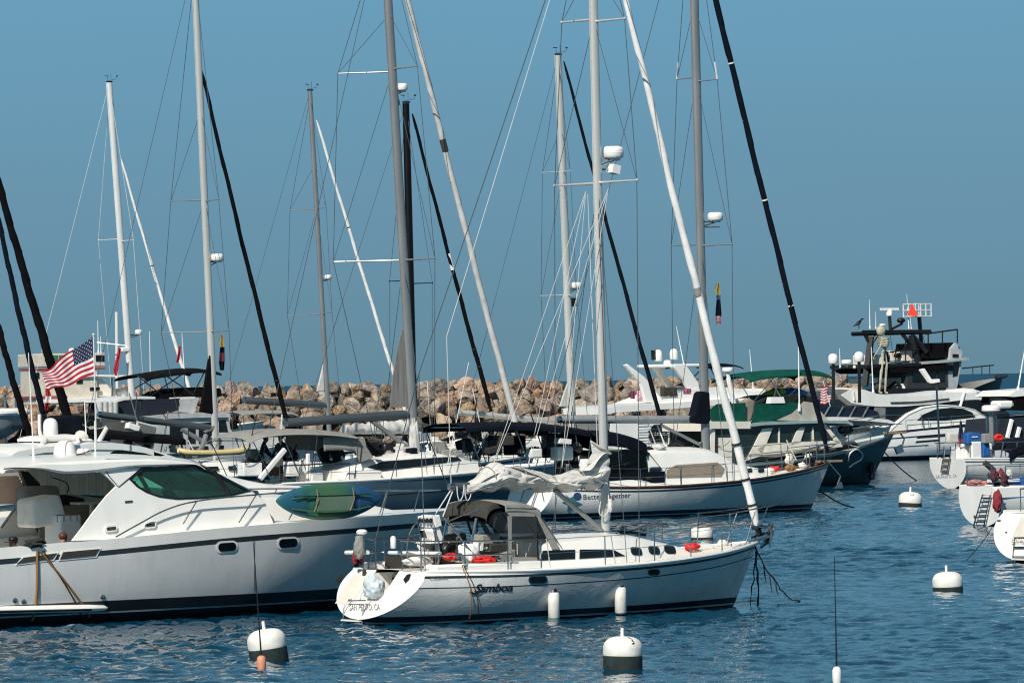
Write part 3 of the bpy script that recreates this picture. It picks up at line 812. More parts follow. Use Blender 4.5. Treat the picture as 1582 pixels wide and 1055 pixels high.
def person(label, loc, th, pose, top=(.02, .02, .03), legs=(.03, .03, .04), zw=.9, hat=None, hair=HAIR, scale=1.0, category="person"):
    """pose: dict joint -> (x, y, z); facing +x"""
    t = thing("person", label, category, loc, th)
    t.scale = (scale,) * 3
    J = ["pelvis", "belly", "chest", "neck", "head", "crown", "nose",
         "shoulder_r", "elbow_r", "wrist_r", "hand_r", "shoulder_l", "elbow_l", "wrist_l", "hand_l",
         "hip_r", "knee_r", "ankle_r", "toe_r", "hip_l", "knee_l", "ankle_l", "toe_l"]
    E = [("pelvis", "belly"), ("belly", "chest"), ("chest", "neck"), ("neck", "head"), ("head", "crown"), ("head", "nose")]
    for s_ in "rl":
        E += [("chest", "shoulder_" + s_), ("shoulder_" + s_, "elbow_" + s_), ("elbow_" + s_, "wrist_" + s_), ("wrist_" + s_, "hand_" + s_),
              ("pelvis", "hip_" + s_), ("hip_" + s_, "knee_" + s_), ("knee_" + s_, "ankle_" + s_), ("ankle_" + s_, "toe_" + s_)]
    rad = dict(pelvis=(.15, .12), belly=(.15, .115), chest=(.17, .12), neck=(.058, .06), head=(.078, .095), crown=(.06, .075), nose=(.02, .02),
               shoulder=(.075, .075), elbow=(.046, .046), wrist=(.034, .034), hand=(.036, .02), hip=(.095, .1), knee=(.062, .065), ankle=(.045, .045), toe=(.04, .03))
    me = bpy.data.meshes.new("body")
    me.from_pydata([pose[j] for j in J], [(J.index(a), J.index(b)) for a, b in E], [])
    o = bpy.data.objects.new("body", me); COL.objects.link(o); o.parent = t
    sk = o.modifiers.new("skin", 'SKIN'); sk.use_smooth_shade = True
    lay = me.skin_vertices[0].data if me.skin_vertices else None
    if lay is None:
        o.data.skin_vertices  # created with the modifier
    for i, j in enumerate(J):
        me.skin_vertices[0].data[i].radius = rad[j.split("_")[0]]
        me.skin_vertices[0].data[i].use_root = (i == 0)
    o.modifiers.new("smooth", 'SUBSURF').levels = 1
    o.modifiers["smooth"].render_levels = 2
    m = bpy.data.materials.new("clothed_skin"); nt, N, Lk, b = nodes_of(m)
    tcw = N.new("ShaderNodeTexCoord"); sxx = N.new("ShaderNodeSeparateXYZ"); rp = N.new("ShaderNodeValToRGB")
    mrr = N.new("ShaderNodeMapRange"); mrr.inputs["From Max"].default_value = 2.0
    Lk.new(tcw.outputs["Object"], sxx.inputs[0]); Lk.new(sxx.outputs["Z"], mrr.inputs["Value"]); Lk.new(mrr.outputs["Result"], rp.inputs["Fac"])
    rp.color_ramp.interpolation = 'CONSTANT'
    el_ = rp.color_ramp.elements; el_[0].position = 0; el_[0].color = (*legs, 1); el_[1].position = zw / 2; el_[1].color = (*top, 1)
    e2 = el_.new(pose["neck"][2] / 2 + .005); e2.color = (.36, .18, .12, 1)
    Lk.new(rp.outputs["Color"], b.inputs["Base Color"]); b.inputs["Roughness"].default_value = .75
    me.materials.append(m)
    h = Vector(pose["head"]); cr = Vector(pose["crown"])
    hb = MB().ball(h.lerp(cr, .55) + Vector((-.02, 0, .01)), .1, 12, sc=(1.05, .92, .85))
    hb.build("hair", hair, t)
    if hat:
        MB().ball(h.lerp(cr, .75) + Vector((-.01, 0, .02)), .105, 12, sc=(1.08, .98, .62)).box(h + Vector((.14, 0, .045)), (.12, .15, .015)).build("cap", hat, t)
    return t
def pose_stand(lean=0.0, arm=0.0, head=0.0):
    d = dict(pelvis=(0, 0, .95), belly=(.01 + lean * .3, 0, 1.1), chest=(lean * .7, 0, 1.33), neck=(lean, 0, 1.50), head=(lean + .03 + head, 0, 1.62), crown=(lean + .02 + head, 0, 1.72), nose=(lean + .13 + head, 0, 1.61))
    for s_, y in (("r", -1), ("l", 1)):
        d["shoulder_" + s_] = (lean * .85, y * .19, 1.42); d["elbow_" + s_] = (lean + .06 + arm, y * .25, 1.16)
        d["wrist_" + s_] = (lean + .22 + arm, y * .19, 1.0); d["hand_" + s_] = (lean + .31 + arm, y * .17, .98)
        d["hip_" + s_] = (0, y * .1, .9); d["knee_" + s_] = (.03, y * .12, .5); d["ankle_" + s_] = (-.02, y * .12, .09); d["toe_" + s_] = (.14, y * .13, .04)
    return d
def pose_sit(lean=0.05, seat=.45):
    d = dict(pelvis=(0, 0, seat + .1), belly=(-.02, 0, seat + .26), chest=(lean, 0, seat + .48), neck=(lean + .02, 0, seat + .65), head=(lean + .05, 0, seat + .77), crown=(lean + .04, 0, seat + .87), nose=(lean + .15, 0, seat + .76))
    for s_, y in (("r", -1), ("l", 1)):
        d["shoulder_" + s_] = (lean, y * .19, seat + .57); d["elbow_" + s_] = (lean + .12, y * .25, seat + .33)
        d["wrist_" + s_] = (lean + .32, y * .17, seat + .28); d["hand_" + s_] = (lean + .4, y * .15, seat + .27)
        d["hip_" + s_] = (.05, y * .1, seat + .08); d["knee_" + s_] = (.45, y * .13, seat + .06); d["ankle_" + s_] = (.46, y * .13, .08); d["toe_" + s_] = (.6, y * .14, .04)
    return d

def stripe_flag(name, label, hoist_top, hoist_bot, fly_top, fly_bot, D, amp=.05, staff=None, waves=2.5):
    """a striped flag with a starred blue canton, as a waving sheet"""
    a, b, c, d = (at(*p, D) for p in (hoist_top, hoist_bot, fly_top, fly_bot))
    t = thing(name, label, "flag", b)
    nu, nv = 40, 26
    nrm = Vector((0, 1, 0))
    def P(u, v):
        q = a.lerp(b, v).lerp(c.lerp(d, v), u)
        q = q + nrm * amp * math.sin(u * waves * 2 * math.pi + v * 1.6) * (u + .12) + Vector((0, 0, -1)) * amp * .5 * math.sin(u * math.pi * 3 + v * 3) * u
        return q - b
    mb = MB(); rows = [[P(i / nu, j / nv) for i in range(nu + 1)] for j in range(nv + 1)]
    mb.v = [tuple(p) for r in rows for p in r]
    for j in range(nv):
        for i in range(nu):
            k = j * (nu + 1) + i
            canton = i < 16 and j < 14
            mb.f.append((k, k + 1, k + nu + 2, k + nu + 1)); mb.m.append(2 if canton else (0 if (j // 2) % 2 == 0 else 1))
    for row in range(9):
        for q in range(6 if row % 2 == 0 else 5):
            u = (.033 + q * .0667 + (0 if row % 2 == 0 else .033)); v = .03 + row * .059
            for off in (-.008, .008):
                ps = []
                for k in range(10):
                    rr = (.017 if k % 2 == 0 else .0075); an = math.pi * k / 5
                    ps.append(P(u + rr * .62 * math.cos(an), v + rr * math.sin(an) * 1.15) + nrm * off)
                mb.add(ps, [tuple(range(10))], 1)
    mb.build("cloth", [mat("flag_red", (.42, .015, .03), .8, var=.1), mat("flag_white", (.75, .72, .72), .8, var=.05), mat("flag_blue", (.012, .022, .07), .8, var=.1)], t, angle=80, fix=False)
    if staff:
        p, q = at(*staff[0], D) - b, at(*staff[1], D) - b
        MB().tube([p, q], .022, 8).ball(p, .04, 8).build("staff", ALUW, t)
    return t
def cloth_flag(label, pix, D, cols, cat="flag", name="pennant", parent_loc=None):
    """small hanging flags: pix = list of (left, right, y) rows"""
    t = thing(name, label, cat, at(*[(pix[-1][0] + pix[-1][1]) / 2, pix[-1][2]], D))
    o = Vector(t.location); rows = []
    for i, (l, r, y) in enumerate(pix):
        rows.append([at(lerp(l, r, k / 6), y, D) - o + Vector((0, .06 * math.sin(k * 1.6 + i), 0)) for k in range(7)])
    mb = MB(); n = 7
    mb.v = [tuple(p) for r in rows for p in r]
    for i in range(len(rows) - 1):
        for j in range(6):
            mb.f.append((i * n + j, i * n + j + 1, (i + 1) * n + j + 1, (i + 1) * n + j)); mb.m.append((i * len(cols)) // (len(rows) - 1) if len(cols) > 1 else 0)
    mb.m = [min(x, len(cols) - 1) for x in mb.m]
    mb.build("cloth", cols, t, angle=80, fix=False)
    return t
# ================================================================ the middle sailboat
def samboa():
    b = Boat("sailboat", "white sloop lettered Samboa with a crumpled white mainsail heaped on its boom", "sailboat", water_at(1133, 936), (9.75, 0), 34.5)
    h = Hull(b, 9.75, 3.6, [(0, 1.12), (.25, 1.08), (.55, 1.12), (.8, 1.24), (1, 1.40)], xs=(-.14, .82), xb=.50, tm=.5, r=.87, p=2.3, ns=2.5, nb=1.35, es=.56, eb=.9, zst=.13, tumble=.12)
    S = b.root
    # -- open transom with a walk-through
    def hole(loop):
        zt = h.zs(0)
        X = lambda z: h.xst(z)
        cut = [(-.38, zt), (-.38, .62), (-.30, .50), (.42, .50), (.50, .60), (.50, zt)]
        n = len(loop) // 2
        return loop[:n] + [Vector((X(z), y, z)) for y, z in cut] + loop[n:]
    bands = [(.04, 0, 3), (.075, 1, 1), (.20, 2, 2), (('s', -.34), 3, 8), (('s', -.315), 4, 1), (('s', -.14), 3, 2), (('s', -.085), 4, 1), (('s', 0.0), 5, 2)]
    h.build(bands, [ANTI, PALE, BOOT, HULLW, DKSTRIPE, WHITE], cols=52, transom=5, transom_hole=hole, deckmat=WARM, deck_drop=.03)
    h.rail("toe_rail", WHITE, .035, -.01)
    zt = h.zs(0); X = h.xst
    # walk-through: floor, cheeks, back
    mb = MB()
    mb.add([(X(.5) + .01, -.36, .5), (X(.5) + .01, .48, .5), (1.75, .48, .5), (1.75, -.36, .5)], [(0, 1, 2, 3)])
    for y in (-.37, .49): mb.add([(X(.5) + .01, y, .5), (1.75, y, .5), (1.75, y, 1.06), (X(1.06) + .02, y, 1.06)], [(0, 1, 2, 3)])
    mb.add([(1.72, -.37, .5), (1.72, .49, .5), (1.72, .49, .98), (1.72, -.37, .98)], [(0, 1, 2, 3)])
    mb.box((1.35, .1, .6), (.5, .8, .2)); mb.box((1.02, -.26, .56), (.3, .2, .1))
    mb.build("transom_step", WHITE, S, smooth=False)
    # moulded shell seat on the port side of the transom
    rows = []
    for i in range(9):
        z = lerp(.42, 1.0, i / 8); rows.append([Vector((X(z) - .012 - .035 * math.sin(math.pi * i / 8) * math.sin(math.pi * k / 10), lerp(.58, 1.22, k / 10), z)) for k in range(11)])
    MB().grid(rows).build("moulded_seat", CREAM, S)
    for px, py in ((527, 893), (631, 892.5)):
        q = h.stern_pix(px, py, .0)
        MB().prism([q + Vector((X(0) * 0 - .03 + dz * .78, dy, dz)) for dy, dz in ((-.09, -.02), (-.05, -.09), (.09, -.03), (.07, .07), (-.03, .09))], (-.02, 0, 0)).build("fairlead", BLACK, S, smooth=False)
    q = h.stern_pix(564, 887, 0)
    MB().box(q + Vector((-.02, 0, 0)), (.04, .09, .2)).build("shower_box", DGREYC, S, smooth=False)
    lettering(b, "SAN PEDRO, CA", lambda x, y: h.stern_pix(x, y, .022), (541, 942.5), (588, 941.5), 9.5, LETTERG, name="port_lettering")
    # swim ladder
    lp = lambda px, py, dx: h.stern_pix(px, py, dx)
    a0, a1 = lp(543, 931, .05), lp(573, 930.5, .05)
    mb = MB()
    for q in (a0, a1):
        mb.tube([q + Vector((.05, 0, .08)), q + Vector((-.05, 0, .06)), q + Vector((-.14, 0, -.1)), Vector((q.x - .2, q.y, -.25))], .014, 7)
    mb.tube([a0 + Vector((-.05, 0, .05)), a1 + Vector((-.05, 0, .05))], .014, 6)
    lad = mb.build("swim_ladder", STEEL, S)
    for z in (.10, -.12):
        MB().box(((a0.x + a1.x) / 2 - .19, (a0.y + a1.y) / 2, z), (.09, abs(a0.y - a1.y), .03)).build("rung", PLASTW, lad, smooth=False)
    # -- deck house
    dz = 1.08
    c, cpix = trunk(b, "coachroof", [(3.85, dz - .05, 1.58, 1.18, 1.02), (5.5, dz - .02, 1.66, 1.16, .98), (6.6, dz, 1.62, 1.0, .8), (7.5, dz + .04, 1.46, .8, .56), (8.5, dz + .12, 1.28, .5, .3)], WHITE)
    for poly in ([(834, 865.5), (838.5, 850.2), (888, 848.6), (888, 863)], [(895, 862.8), (895.5, 848.4), (941, 848.2), (950, 850), (966, 858.5)]):
        sdecal(b, "window", DARKGL, cpix, poly, c)
    for x, y in ((983, 851.3), (1010.5, 849.8), (1035, 848.6)):
        f = sdecal(b, "porthole", STEEL, cpix, round_rect(x, y, 17.5, 13.5, .05, .7, skew=.25), c, 1, .008)
        sdecal(b, "pane", DARKGL, cpix, round_rect(x, y, 14.5, 10.8, .05, .7, skew=.25), f, 1, .02)
    for y in (-.78, .78):
        b.tube("handrail", STEEL, [(3.9, y, 1.70), (4.0, y, 1.78), (5.2, y * .95, 1.81), (6.2, y * .82, 1.75), (6.3, y * .8, 1.68)], .014, 6)
    MB().box((4.1, 0, 1.76), (1.0, .75, .06)).build("companion_hatch", WHITE, S, smooth=False, bevel=.01)
    MB().box((6.95, 0, 1.69), (.55, .55, .07), Matrix.Rotation(R(7), 3, 'Y')).build("deck_hatch", SMOKEGL, S, smooth=False)
    # hull ports, name, model script
    for x, y, w, hh in ((830.5, 895, 29, 13), (1010, 883.5, 18, 9.5)):
        f = decal(b, "porthole", STEEL if w > 20 else DGREYC, surf_poly(lambda u, v: h.pix(u, v, .006), round_rect(x, y, w, hh, -.03, .9), 1))
        decal(b, "pane", DARKGL, surf_poly(lambda u, v: h.pix(u, v, .018), round_rect(x, y, w - 5, hh - 4, -.03, .9), 1), f)
    lettering(b, "Samboa", h.pix, (732, 914.5), (792, 912.5), 12.5, LETTER, shear=.42, offset=.028, lean=0)
    bl = [h.pix(x, y, .014) for x, y in ((724, 914), (729, 917.5), (738, 917), (744, 914), (738, 914.5), (731, 915), (727, 912.5))]
    decal(b, "lettering", LETTER, bl)
    lettering(b, "Catalina", h.pix, (664, 896), (691, 895), 4.2, LETTERG, shear=.35)
    # -- cockpit
    for y in (-1.13, 1.13):
        b.box("coaming", WHITE, (2.35, y * 1.12, 1.15), (2.7, .30, .20), bevel=.05)
    b.box("cockpit_seat", WARM, (2.4, 0.0, .95), (2.4, 1.9, .1))
    b.box("bulkhead", WHITE, (3.5, 0, 1.3), (.08, 2.0, .6))
    # pedestal and wheel, instruments
    MB().lathe([(.16, .95), (.10, 1.1), (.09, 1.75), (.13, 1.8), (.12, 1.95), (0, 1.97)], (1.75, 0, 0), 14).build("pedestal", PLASTW, S)
    w = MB()
    ring = [(1.62, .62 * math.cos(2 * math.pi * k / 28), 1.5 + .62 * math.sin(2 * math.pi * k / 28)) for k in range(29)]
    w.tube(ring, .016, 6)
    for k in range(5): w.tube([(1.66, 0, 1.5), (1.62, .62 * math.cos(2 * math.pi * k / 5), 1.5 + .62 * math.sin(2 * math.pi * k / 5))], .01, 5)
    w.build("steering_wheel", STEEL, S)
    p = b.L(661, 818, -.2)
    pod = MB().box(p + Vector((.05, 0, .18)), (.16, .62, .24), Matrix.Rotation(R(-14), 3, 'Y')).box(p + Vector((.08, -.02, -.12)), (.2, .5, .3), Matrix.Rotation(R(-22), 3, 'Y')).box(p + Vector((.0, 0, -.27)), (.3, .62, .03)).build("instrument_pod", PLASTW, S, smooth=False, bevel=.02)
    for k in range(4): MB().lathe([(.055, 0), (.055, .02), (0, .022)], p + Vector((-.055, .2 - k * .135, .19)), 12, axis=(-1, 0, .25)).build("dial", BLACK, pod)
    MB().box(p + Vector((-.035, .12, -.09)), (.02, .2, .16), Matrix.Rotation(R(-22), 3, 'Y')).build("display_screen", DARKGL, pod, smooth=False)
    MB().tube([p + Vector((0, .26, .3)), p + Vector((-.02, .26, -.9))], .018, 6).tube([p + Vector((0, -.28, .3)), p + Vector((0, -.28, -.9))], .018, 6).tube([p + Vector((.02, -.3, -.3)), p + Vector((.05, -.34, -.62)), p + Vector((-.05, -.3, -.88))], .035, 8).build("pedestal_guard", STEEL, S)
    # table and red canister, washed-out gear
    b.box("cockpit_table", PLASTW, b.L(741, 846, -.35) + Vector((0, 0, .0)), (.62, .7, .05), bevel=.01)
    b.box("table_leaf", PLASTW, b.L(737, 853, -.6), (.06, .34, .42), rot=Matrix.Rotation(R(8), 3, 'Y'))
    b.box("cooler", DKINT, b.L(770, 853, -.55), (.75, .5, .38), bevel=.03)
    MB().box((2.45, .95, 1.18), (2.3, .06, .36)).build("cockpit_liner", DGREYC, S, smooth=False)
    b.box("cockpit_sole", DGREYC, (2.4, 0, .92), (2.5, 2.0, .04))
    for k in range(9):
        q = b.L(692 + 10 * k, 864 - 5 * (k % 3), -.3 - .12 * (k % 4))
        blob("deck_gear", [BLACK, SAILW, DGREYC, GREYC, BLACK, RED, SAILW, NAVY, DGREYC][k], S, q, (.22 + .06 * (k % 3), .2, .16 + .07 * (k % 2)), 70 + k, .35)
    blob("red_bag", RED, S, b.L(748, 867, -1.15), (.52, .36, .22), 3, .3)
    blob("red_bag", RED, S, b.L(696, 860, -.9), (.3, .3, .16), 5, .3)
    blob("cushion", SAILW, S, b.L(724, 854, -1.0), (.5, .35, .42), 8, .2)
    b.tube("winch_rope", ROPEK, [b.L(x, y, -1.2) for x, y in ((757, 868), (762, 858), (768, 869), (775, 873), (780, 866), (777, 873))], .018, 6)
    for px, py in ((709, 868), (768, 866)):
        q = b.L(px, py, -1.12)
        MB().lathe([(.09, 0), (.1, .03), (.065, .07), (.07, .16), (.09, .17), (.06, .19), (0, .19)], q, 14).build("winch", STEEL, S)
    # -- dodger and the canopy added for its shaded inside
    z0 = 2.40
    P = lambda px, py, y: b.L(px, py, y)
    bx = [P(x, y, 0) for x, y in ((718, 798), (720, 786), (727, 777.5), (738, 774.5), (750, 776))]
    canvas_top(b, "bimini", [(q.x, q.z + .02) for q in bx], .80, DGREYC, side=.10, droop=.06)  # dark canopy shaped for the dodger's shaded inside; the boat has no bimini
    canvas_top(b, "shade_canopy_lining", [(q.x + .1, q.z - .10) for q in bx], .78, BLACKC, side=.05, droop=.06)
    for q0, q1 in (((686, 799), (738, 864)), ((741, 784), (690, 806)), ((690, 802), (683, 838)), ((745, 783), (727, 799))):
        b.tube("canopy_frame", STEEL, [P(*q0, -1.16), P(*q1, -1.16)], .016, 6)
    dx = [P(x, y, -1.0) for x, y in ((776, 778), (788, 776.5), (805, 777.5), (822, 781), (830, 786))]
    canvas_top(b, "dodger_top", [(q.x, q.z + .05) for q in dx], 1.12, GREYC, side=.14, droop=.09)
    y = -1.13
    def strip(name, m, pix, t=.012, sides=(-1, 1), yy=y, holes=()):
        for sg in sides:
            b.panel(name, m, [Vector((q.x, sg * abs(yy), q.z)) for q in (P(u, v, yy) for u, v in pix)], t)
    strip("dodger_panel", GREYC, [(789, 860), (830, 860.5), (831, 870), (789.5, 871)])
    strip("dodger_post", GREYC, [(784.5, 797), (790.5, 797), (791.5, 871), (787, 871)])
    strip("dodger_window", CLEARGL, [(790.5, 799), (829, 798), (831, 860), (790.5, 860)], .006)
    strip("dodger_post", GREYC, [(827, 793), (832, 794), (866, 848), (853, 848)])
    strip("dodger_seam", BLACK, [(829.5, 799), (831, 799), (832, 871), (830.5, 871)], .014)
    strip("rolled_window", GREYC, [(783, 786), (828, 787), (829.5, 792), (826, 797.5), (788, 797), (783.5, 792)], .03)
    strip("seam", BLACK, [(783, 790.2), (829, 790.7), (829, 791.9), (783, 791.4)], .036)
    strip("seam", BLACK, [(783, 784.2), (828, 785), (828, 786.2), (783, 785.4)], .036)
    f0, f1 = P(832, 793, -1.0), P(866, 848, -1.0)
    MB().add([(f0.x, -1.05, f0.z), (f0.x, 1.05, f0.z), (f1.x, 1.1, f1.z), (f1.x, -1.1, f1.z)], [(0, 1, 2, 3)]).build("dodger_window", CLEARGL, S, smooth=False)
    for yy in (-.36, .36): b.tube("dodger_seam", BLACK, [(f0.x, yy, f0.z + .01), (f1.x + .02, yy * 1.05, f1.z)], .02, 6)
    # far-side clear curtain and dark straps of the enclosure
    for pix in ([(718, 799), (744, 786), (770, 832), (735, 834)],):
        b.panel("enclosure_window", CLEARGL, [Vector((q.x, 1.15, q.z)) for q in (P(u, v, 1.15) for u, v in pix)], .006)
    for q0, q1 in (((743, 785), (771, 831)), ((720, 798), (729, 826)), ((792, 801), (818, 832))):
        b.tube("enclosure_strap", BLACK, [P(*q0, 1.12), P(*q1, 1.12)], .03, 6)
    # -- rails
    L = lambda px, py, yy: b.L(px, py, yy)
    top = [L(*q) for q in ((541, 831, 1.25), (560, 830.5, 1.0),)]
    def xr(x): return h.hbx(x) - .09
    mids = [1.0, 1.6, 2.4]
    for zz, nm in ((.62, "pushpit_rail"), (.33, "pushpit_rail")):
        pts = [(2.6, 1.5, h.zx(2.6) + zz), (1.9, 1.48, h.zx(1.9) + zz), (1.1, 1.38, h.zs(0) + zz), (.82, 1.1, h.zs(0) + zz), (.78, .55, h.zs(0) + zz)]
        b.tube(nm, STEEL, pts, .016, 7)
        pts = [(2.9, -1.52, h.zx(2.6) + zz), (1.9, -1.48, h.zx(1.9) + zz), (1.1, -1.38, h.zs(0) + zz), (.82, -1.1, h.zs(0) + zz), (.78, -.45, h.zs(0) + zz)]
        b.tube(nm, STEEL, pts, .016, 7)
    for x, yy in ((.8, .55), (.85, 1.1), (1.6, 1.45), (2.55, 1.5), (.8, -.45), (.85, -1.1), (1.7, -1.46), (2.75, -1.5)):
        b.tube("stanchion", STEEL, [(x, yy, h.zs(0) - .02), (x, yy, h.zs(0) + .62)], .015, 6)
    b.tube("stern_rack", PLASTW, [(.7, 1.55, h.zs(0) + .34), (.74, .75, h.zs(0) + .36)], .045, 8)
    b.tube("stern_rack", PLASTW, [(.9, .2, h.zs(0) + .36), (1.3, -1.15, h.zs(0) + .36)], .035, 8)
    st = [(975, 0), (1000, 0), (1020, 0), (1050, 0), (1083.5, 0)]
    for sg in (-1, 1):
        pts = [Vector((x, sg * (h.hbx(x) - .1), h.zx(x))) for x in (3.5, 5.1, 6.4, 7.5, 8.65)]
        stanchions(b, pts, .62, 2, lr=.006)
        e = pts[-1]; bow = Vector((9.95, sg * .26, h.zx(9.9) + .66))
        b.tube("lifeline", WIRE, [e + Vector((0, 0, .62)), bow], .006, 5); b.tube("lifeline", WIRE, [e + Vector((0, 0, .32)), bow - Vector((.1, 0, .3))], .006, 5)
        b.tube("lifeline", WIRE, [(2.9, sg * 1.5, h.zx(2.9) + .62), pts[0] + Vector((0, 0, .62))], .006, 5)
    zb = h.zs(1)
    for zz in (.70, .38):
        b.tube("pulpit_rail", STEEL, [(9.25, -.62, zb + zz - .06), (9.95, -.32, zb + zz), (10.6, -.14, zb + zz + (.06 if zz > .5 else -.1)), (10.6, .14, zb + zz + (.06 if zz > .5 else -.1)), (9.95, .32, zb + zz), (9.25, .62, zb + zz - .06)], .016, 7)
    for x, yy in ((9.25, .62), (9.85, .35), (9.25, -.62), (9.85, -.35)):
        b.tube("stanchion", STEEL, [(x, yy, zb - .06), (x + (.3 if x > 9.5 else 0.02), yy * .9, zb + .66)], .015, 6)
    b.tube("pulpit_rail", STEEL, [(10.35, 0, zb + .02), (10.75, 0, zb + .74), (11.1, 0, zb + .8)], .016, 7)
    # anchor on its roller
    MB().box((10.4, 0, zb + .02), (.85, .16, .06), Matrix.Rotation(R(-14), 3, 'Y')).build("bow_roller", STEEL, S, smooth=False)
    an = MB().tube([(10.25, 0, zb + .08), (10.9, 0, zb + .22)], .028, 6)
    an.prism([(10.63, -.17, zb - .15), (10.85, 0, zb + .40), (10.63, .17, zb - .15), (10.75, 0, zb - .02)], (.05, 0, -.02))
    an.tube([(10.77, -.2, zb + .3), (10.97, 0, zb + .35), (10.77, .2, zb + .3)], .022, 6).tube([(10.95, 0, zb + .34), (10.77, 0, zb - .1)], .03, 6)
    an.build("anchor", STEEL, S)
    blob("windlass", CREAM, S, (9.4, -.12, zb - .02), (.24, .22, .18), 4, .15)
    blob("red_float", RED, S, b.L(1069, 844, -.5), (.36, .28, .15), 9, .2)
    b.box("deck_box", WHITE, (8.75, -.15, zb - .06), (.5, .4, .12), bevel=.03)
    # -- rig
    mb_, mt, mr, mo = mast(b, (936, 826), (912.2, -205), 14.2, ALU, deckz=1.62)
    MB().box(mb_ + Vector((0, 0, .04)), (.34, .28, .1)).build("mast_step", ALUG, S, smooth=False)
    mast_head(b, mt, mr)
    t1 = spreader(b, (857, 287), (984, 278.5), 1.25, mb_, mt, ALU, .03)
    t2 = spreader(b, (868, 35), (965, 29), .95, mb_, mt, ALU, .03)
    ch = mb_.x - .25
    shrouds(b, mb_, mt, [t1, t2], ch, 1.55, 1.12, WIRE, .0095)
    b.tube("backstay", WIRE, [mt, (1.6, 0, 5.2)], .011, 5)
    for sg in (-1, 1): b.tube("backstay", WIRE, [(1.6, 0, 5.2), (.95, sg * 1.1, h.zs(0))], .011, 5)
    furled(b, (921.5, -190), (1170, 812), 8, 13.0, SAILW, marks=((.628, .18),), markmat=GREYC, ties=(.87, .925, .965))
    b.tube("halyard", WIRE, [b.L(925, 330, -.14), b.L(943, 800, -.16)], .012, 5)
    b.tube("halyard", WIREW, [b.L(908, 300, .12), b.L(927, 800, .14)], .009, 5)
    radome(b, 947, 236, 33, 20, mb_, mt)
    q = b.L(944, 262, 0)
    MB().box(q + Vector((.03, -.05, 0)), (.2, .24, .19), Matrix.Rotation(R(12), 3, 'Y')).build("radar_reflector", PLASTW, S, smooth=False)
    b.tube("reflector_bracket", STEEL, [b.L(930, 262), q], .02, 6)
    ba, bb, br, bo = boom(b, (697, 752), (930, 748), 13, BOOMG)
    b.tube("boom_vang", ALUG, [b.L(857, 757), b.L(933, 822)], .055, 8)
    # rope loops on the boom end, mainsheet, topping lift, lazy jacks
    for px in (706, 718):
        b.tube("reef_line", WIREW, catmull([b.L(px, 751, -.1), b.L(px + 1, 765, -.12), b.L(px + 4, 773, -.12), b.L(px + 9, 766, -.12), b.L(px + 11, 748, -.1)], 5), .012, 5)
    b.tube("mainsheet", WIREW, [b.L(697, 756), b.L(672, 795, -.3)], .016, 5)
    b.tube("mainsheet", WIREW, [b.L(700, 757), b.L(684, 798, -.3)], .016, 5)
    b.tube("topping_lift", WIREW, [ba, b.L(690, 520)], .009, 5)
    b.tube("topping_lift", WIREW, [b.L(690, 520), mt], .008, 5)
    for px, py, sg in ((905, 296, 1), (940, 291, -1)):
        o0 = b.L(px, py, sg * .35)
        for tx in (760, 815, 868):
            e = b.L(tx, 722, sg * .2)
            b.tube("lazy_jack", WIREW, [o0, e], .006, 5)
    # coil of rope and cleated lines on the mast
    b.tube("rope_coil", WIREW, catmull([b.L(x, y, -.16) for x, y in ((931, 755), (927, 780), (926, 792), (932, 797), (939, 790), (940, 770), (941, 752))], 5), .014, 6)
    blob("rope_tail", WIREW, S, b.L(943, 781, -.2), (.1, .1, .28), 4, .3)
    # -- mainsail heaped on the boom
    tops = [(720, 746), (728, 743), (737, 738), (748, 728), (757, 718), (766, 713), (776, 715.5), (788, 719), (797, 721), (808, 723), (824, 727), (838, 732), (850, 736), (862, 733), (874, 728), (885, 726), (896, 727), (905, 721), (914, 712), (922, 703), (931, 696)]
    bots = [(720, 760), (728, 763), (737, 762), (748, 759), (757, 757), (766, 756), (776, 756), (788, 756), (797, 756), (808, 757), (824, 757), (838, 758), (850, 757), (862, 757), (874, 757), (885, 757), (896, 756), (905, 755), (914, 754), (922, 752), (931, 750)]
    rows = []; N = 170; K = 56
    for i in range(N + 1):
        px = lerp(718, 932, i / N)
        zt_, zb_ = b.L(px, interp_s(tops, px)), b.L(px, interp_s(bots, px))
        hh = (zt_.z - zb_.z); row = []
        wdt = .13 + .22 * min(1, i / 26) * (1 if i < 146 else 1 - (i - 146) / 40)
        for k in range(K):
            a = 2 * math.pi * k / K
            u, v = math.cos(a), math.sin(a)
            # drapes run along the boom and droop between the ties; soft rolls, sharp only in a few creases
            ph = px * .052 + 1.3 * noise.noise(Vector((px * .02, v * .8, 1.0)))
            roll = math.sin(v * 6.5 + ph * 1.5 + 1.6 * noise.noise(Vector((px * .03, u, 7.0)))) * .5 + .5
            crease = abs(noise.noise(Vector((px * .035 + v * 1.6, v * 2.2 - px * .012, u * .7 + 4.0))))
            f = .7 * noise.noise(Vector((px * .03, v * 1.2 + 3, u * .9)))
            out = 1 + .22 * f + .20 * (roll - .5) - .16 * max(0, .22 - crease) / .22
            sagz = -.05 * math.sin(px * .16) * (1 - v) * .5
            zz = zb_.z + hh * (.5 + .5 * v) + (.05 * f + .05 * (roll - .5)) * (.3 + .7 * (v > -.4)) + sagz
            row.append(Vector((zb_.x + .06 * f, u * wdt * out * (1.3 - .55 * max(v, 0)), zz)))
        rows.append(row)
    MB().grid(rows, True, caps=True).build("mainsail", mat("crumpled_dacron", (.62, .61, .58), .85, var=.14, scale=5, bump=1.1, stretch=(.5, 1.6, 1.6)), S, angle=75)
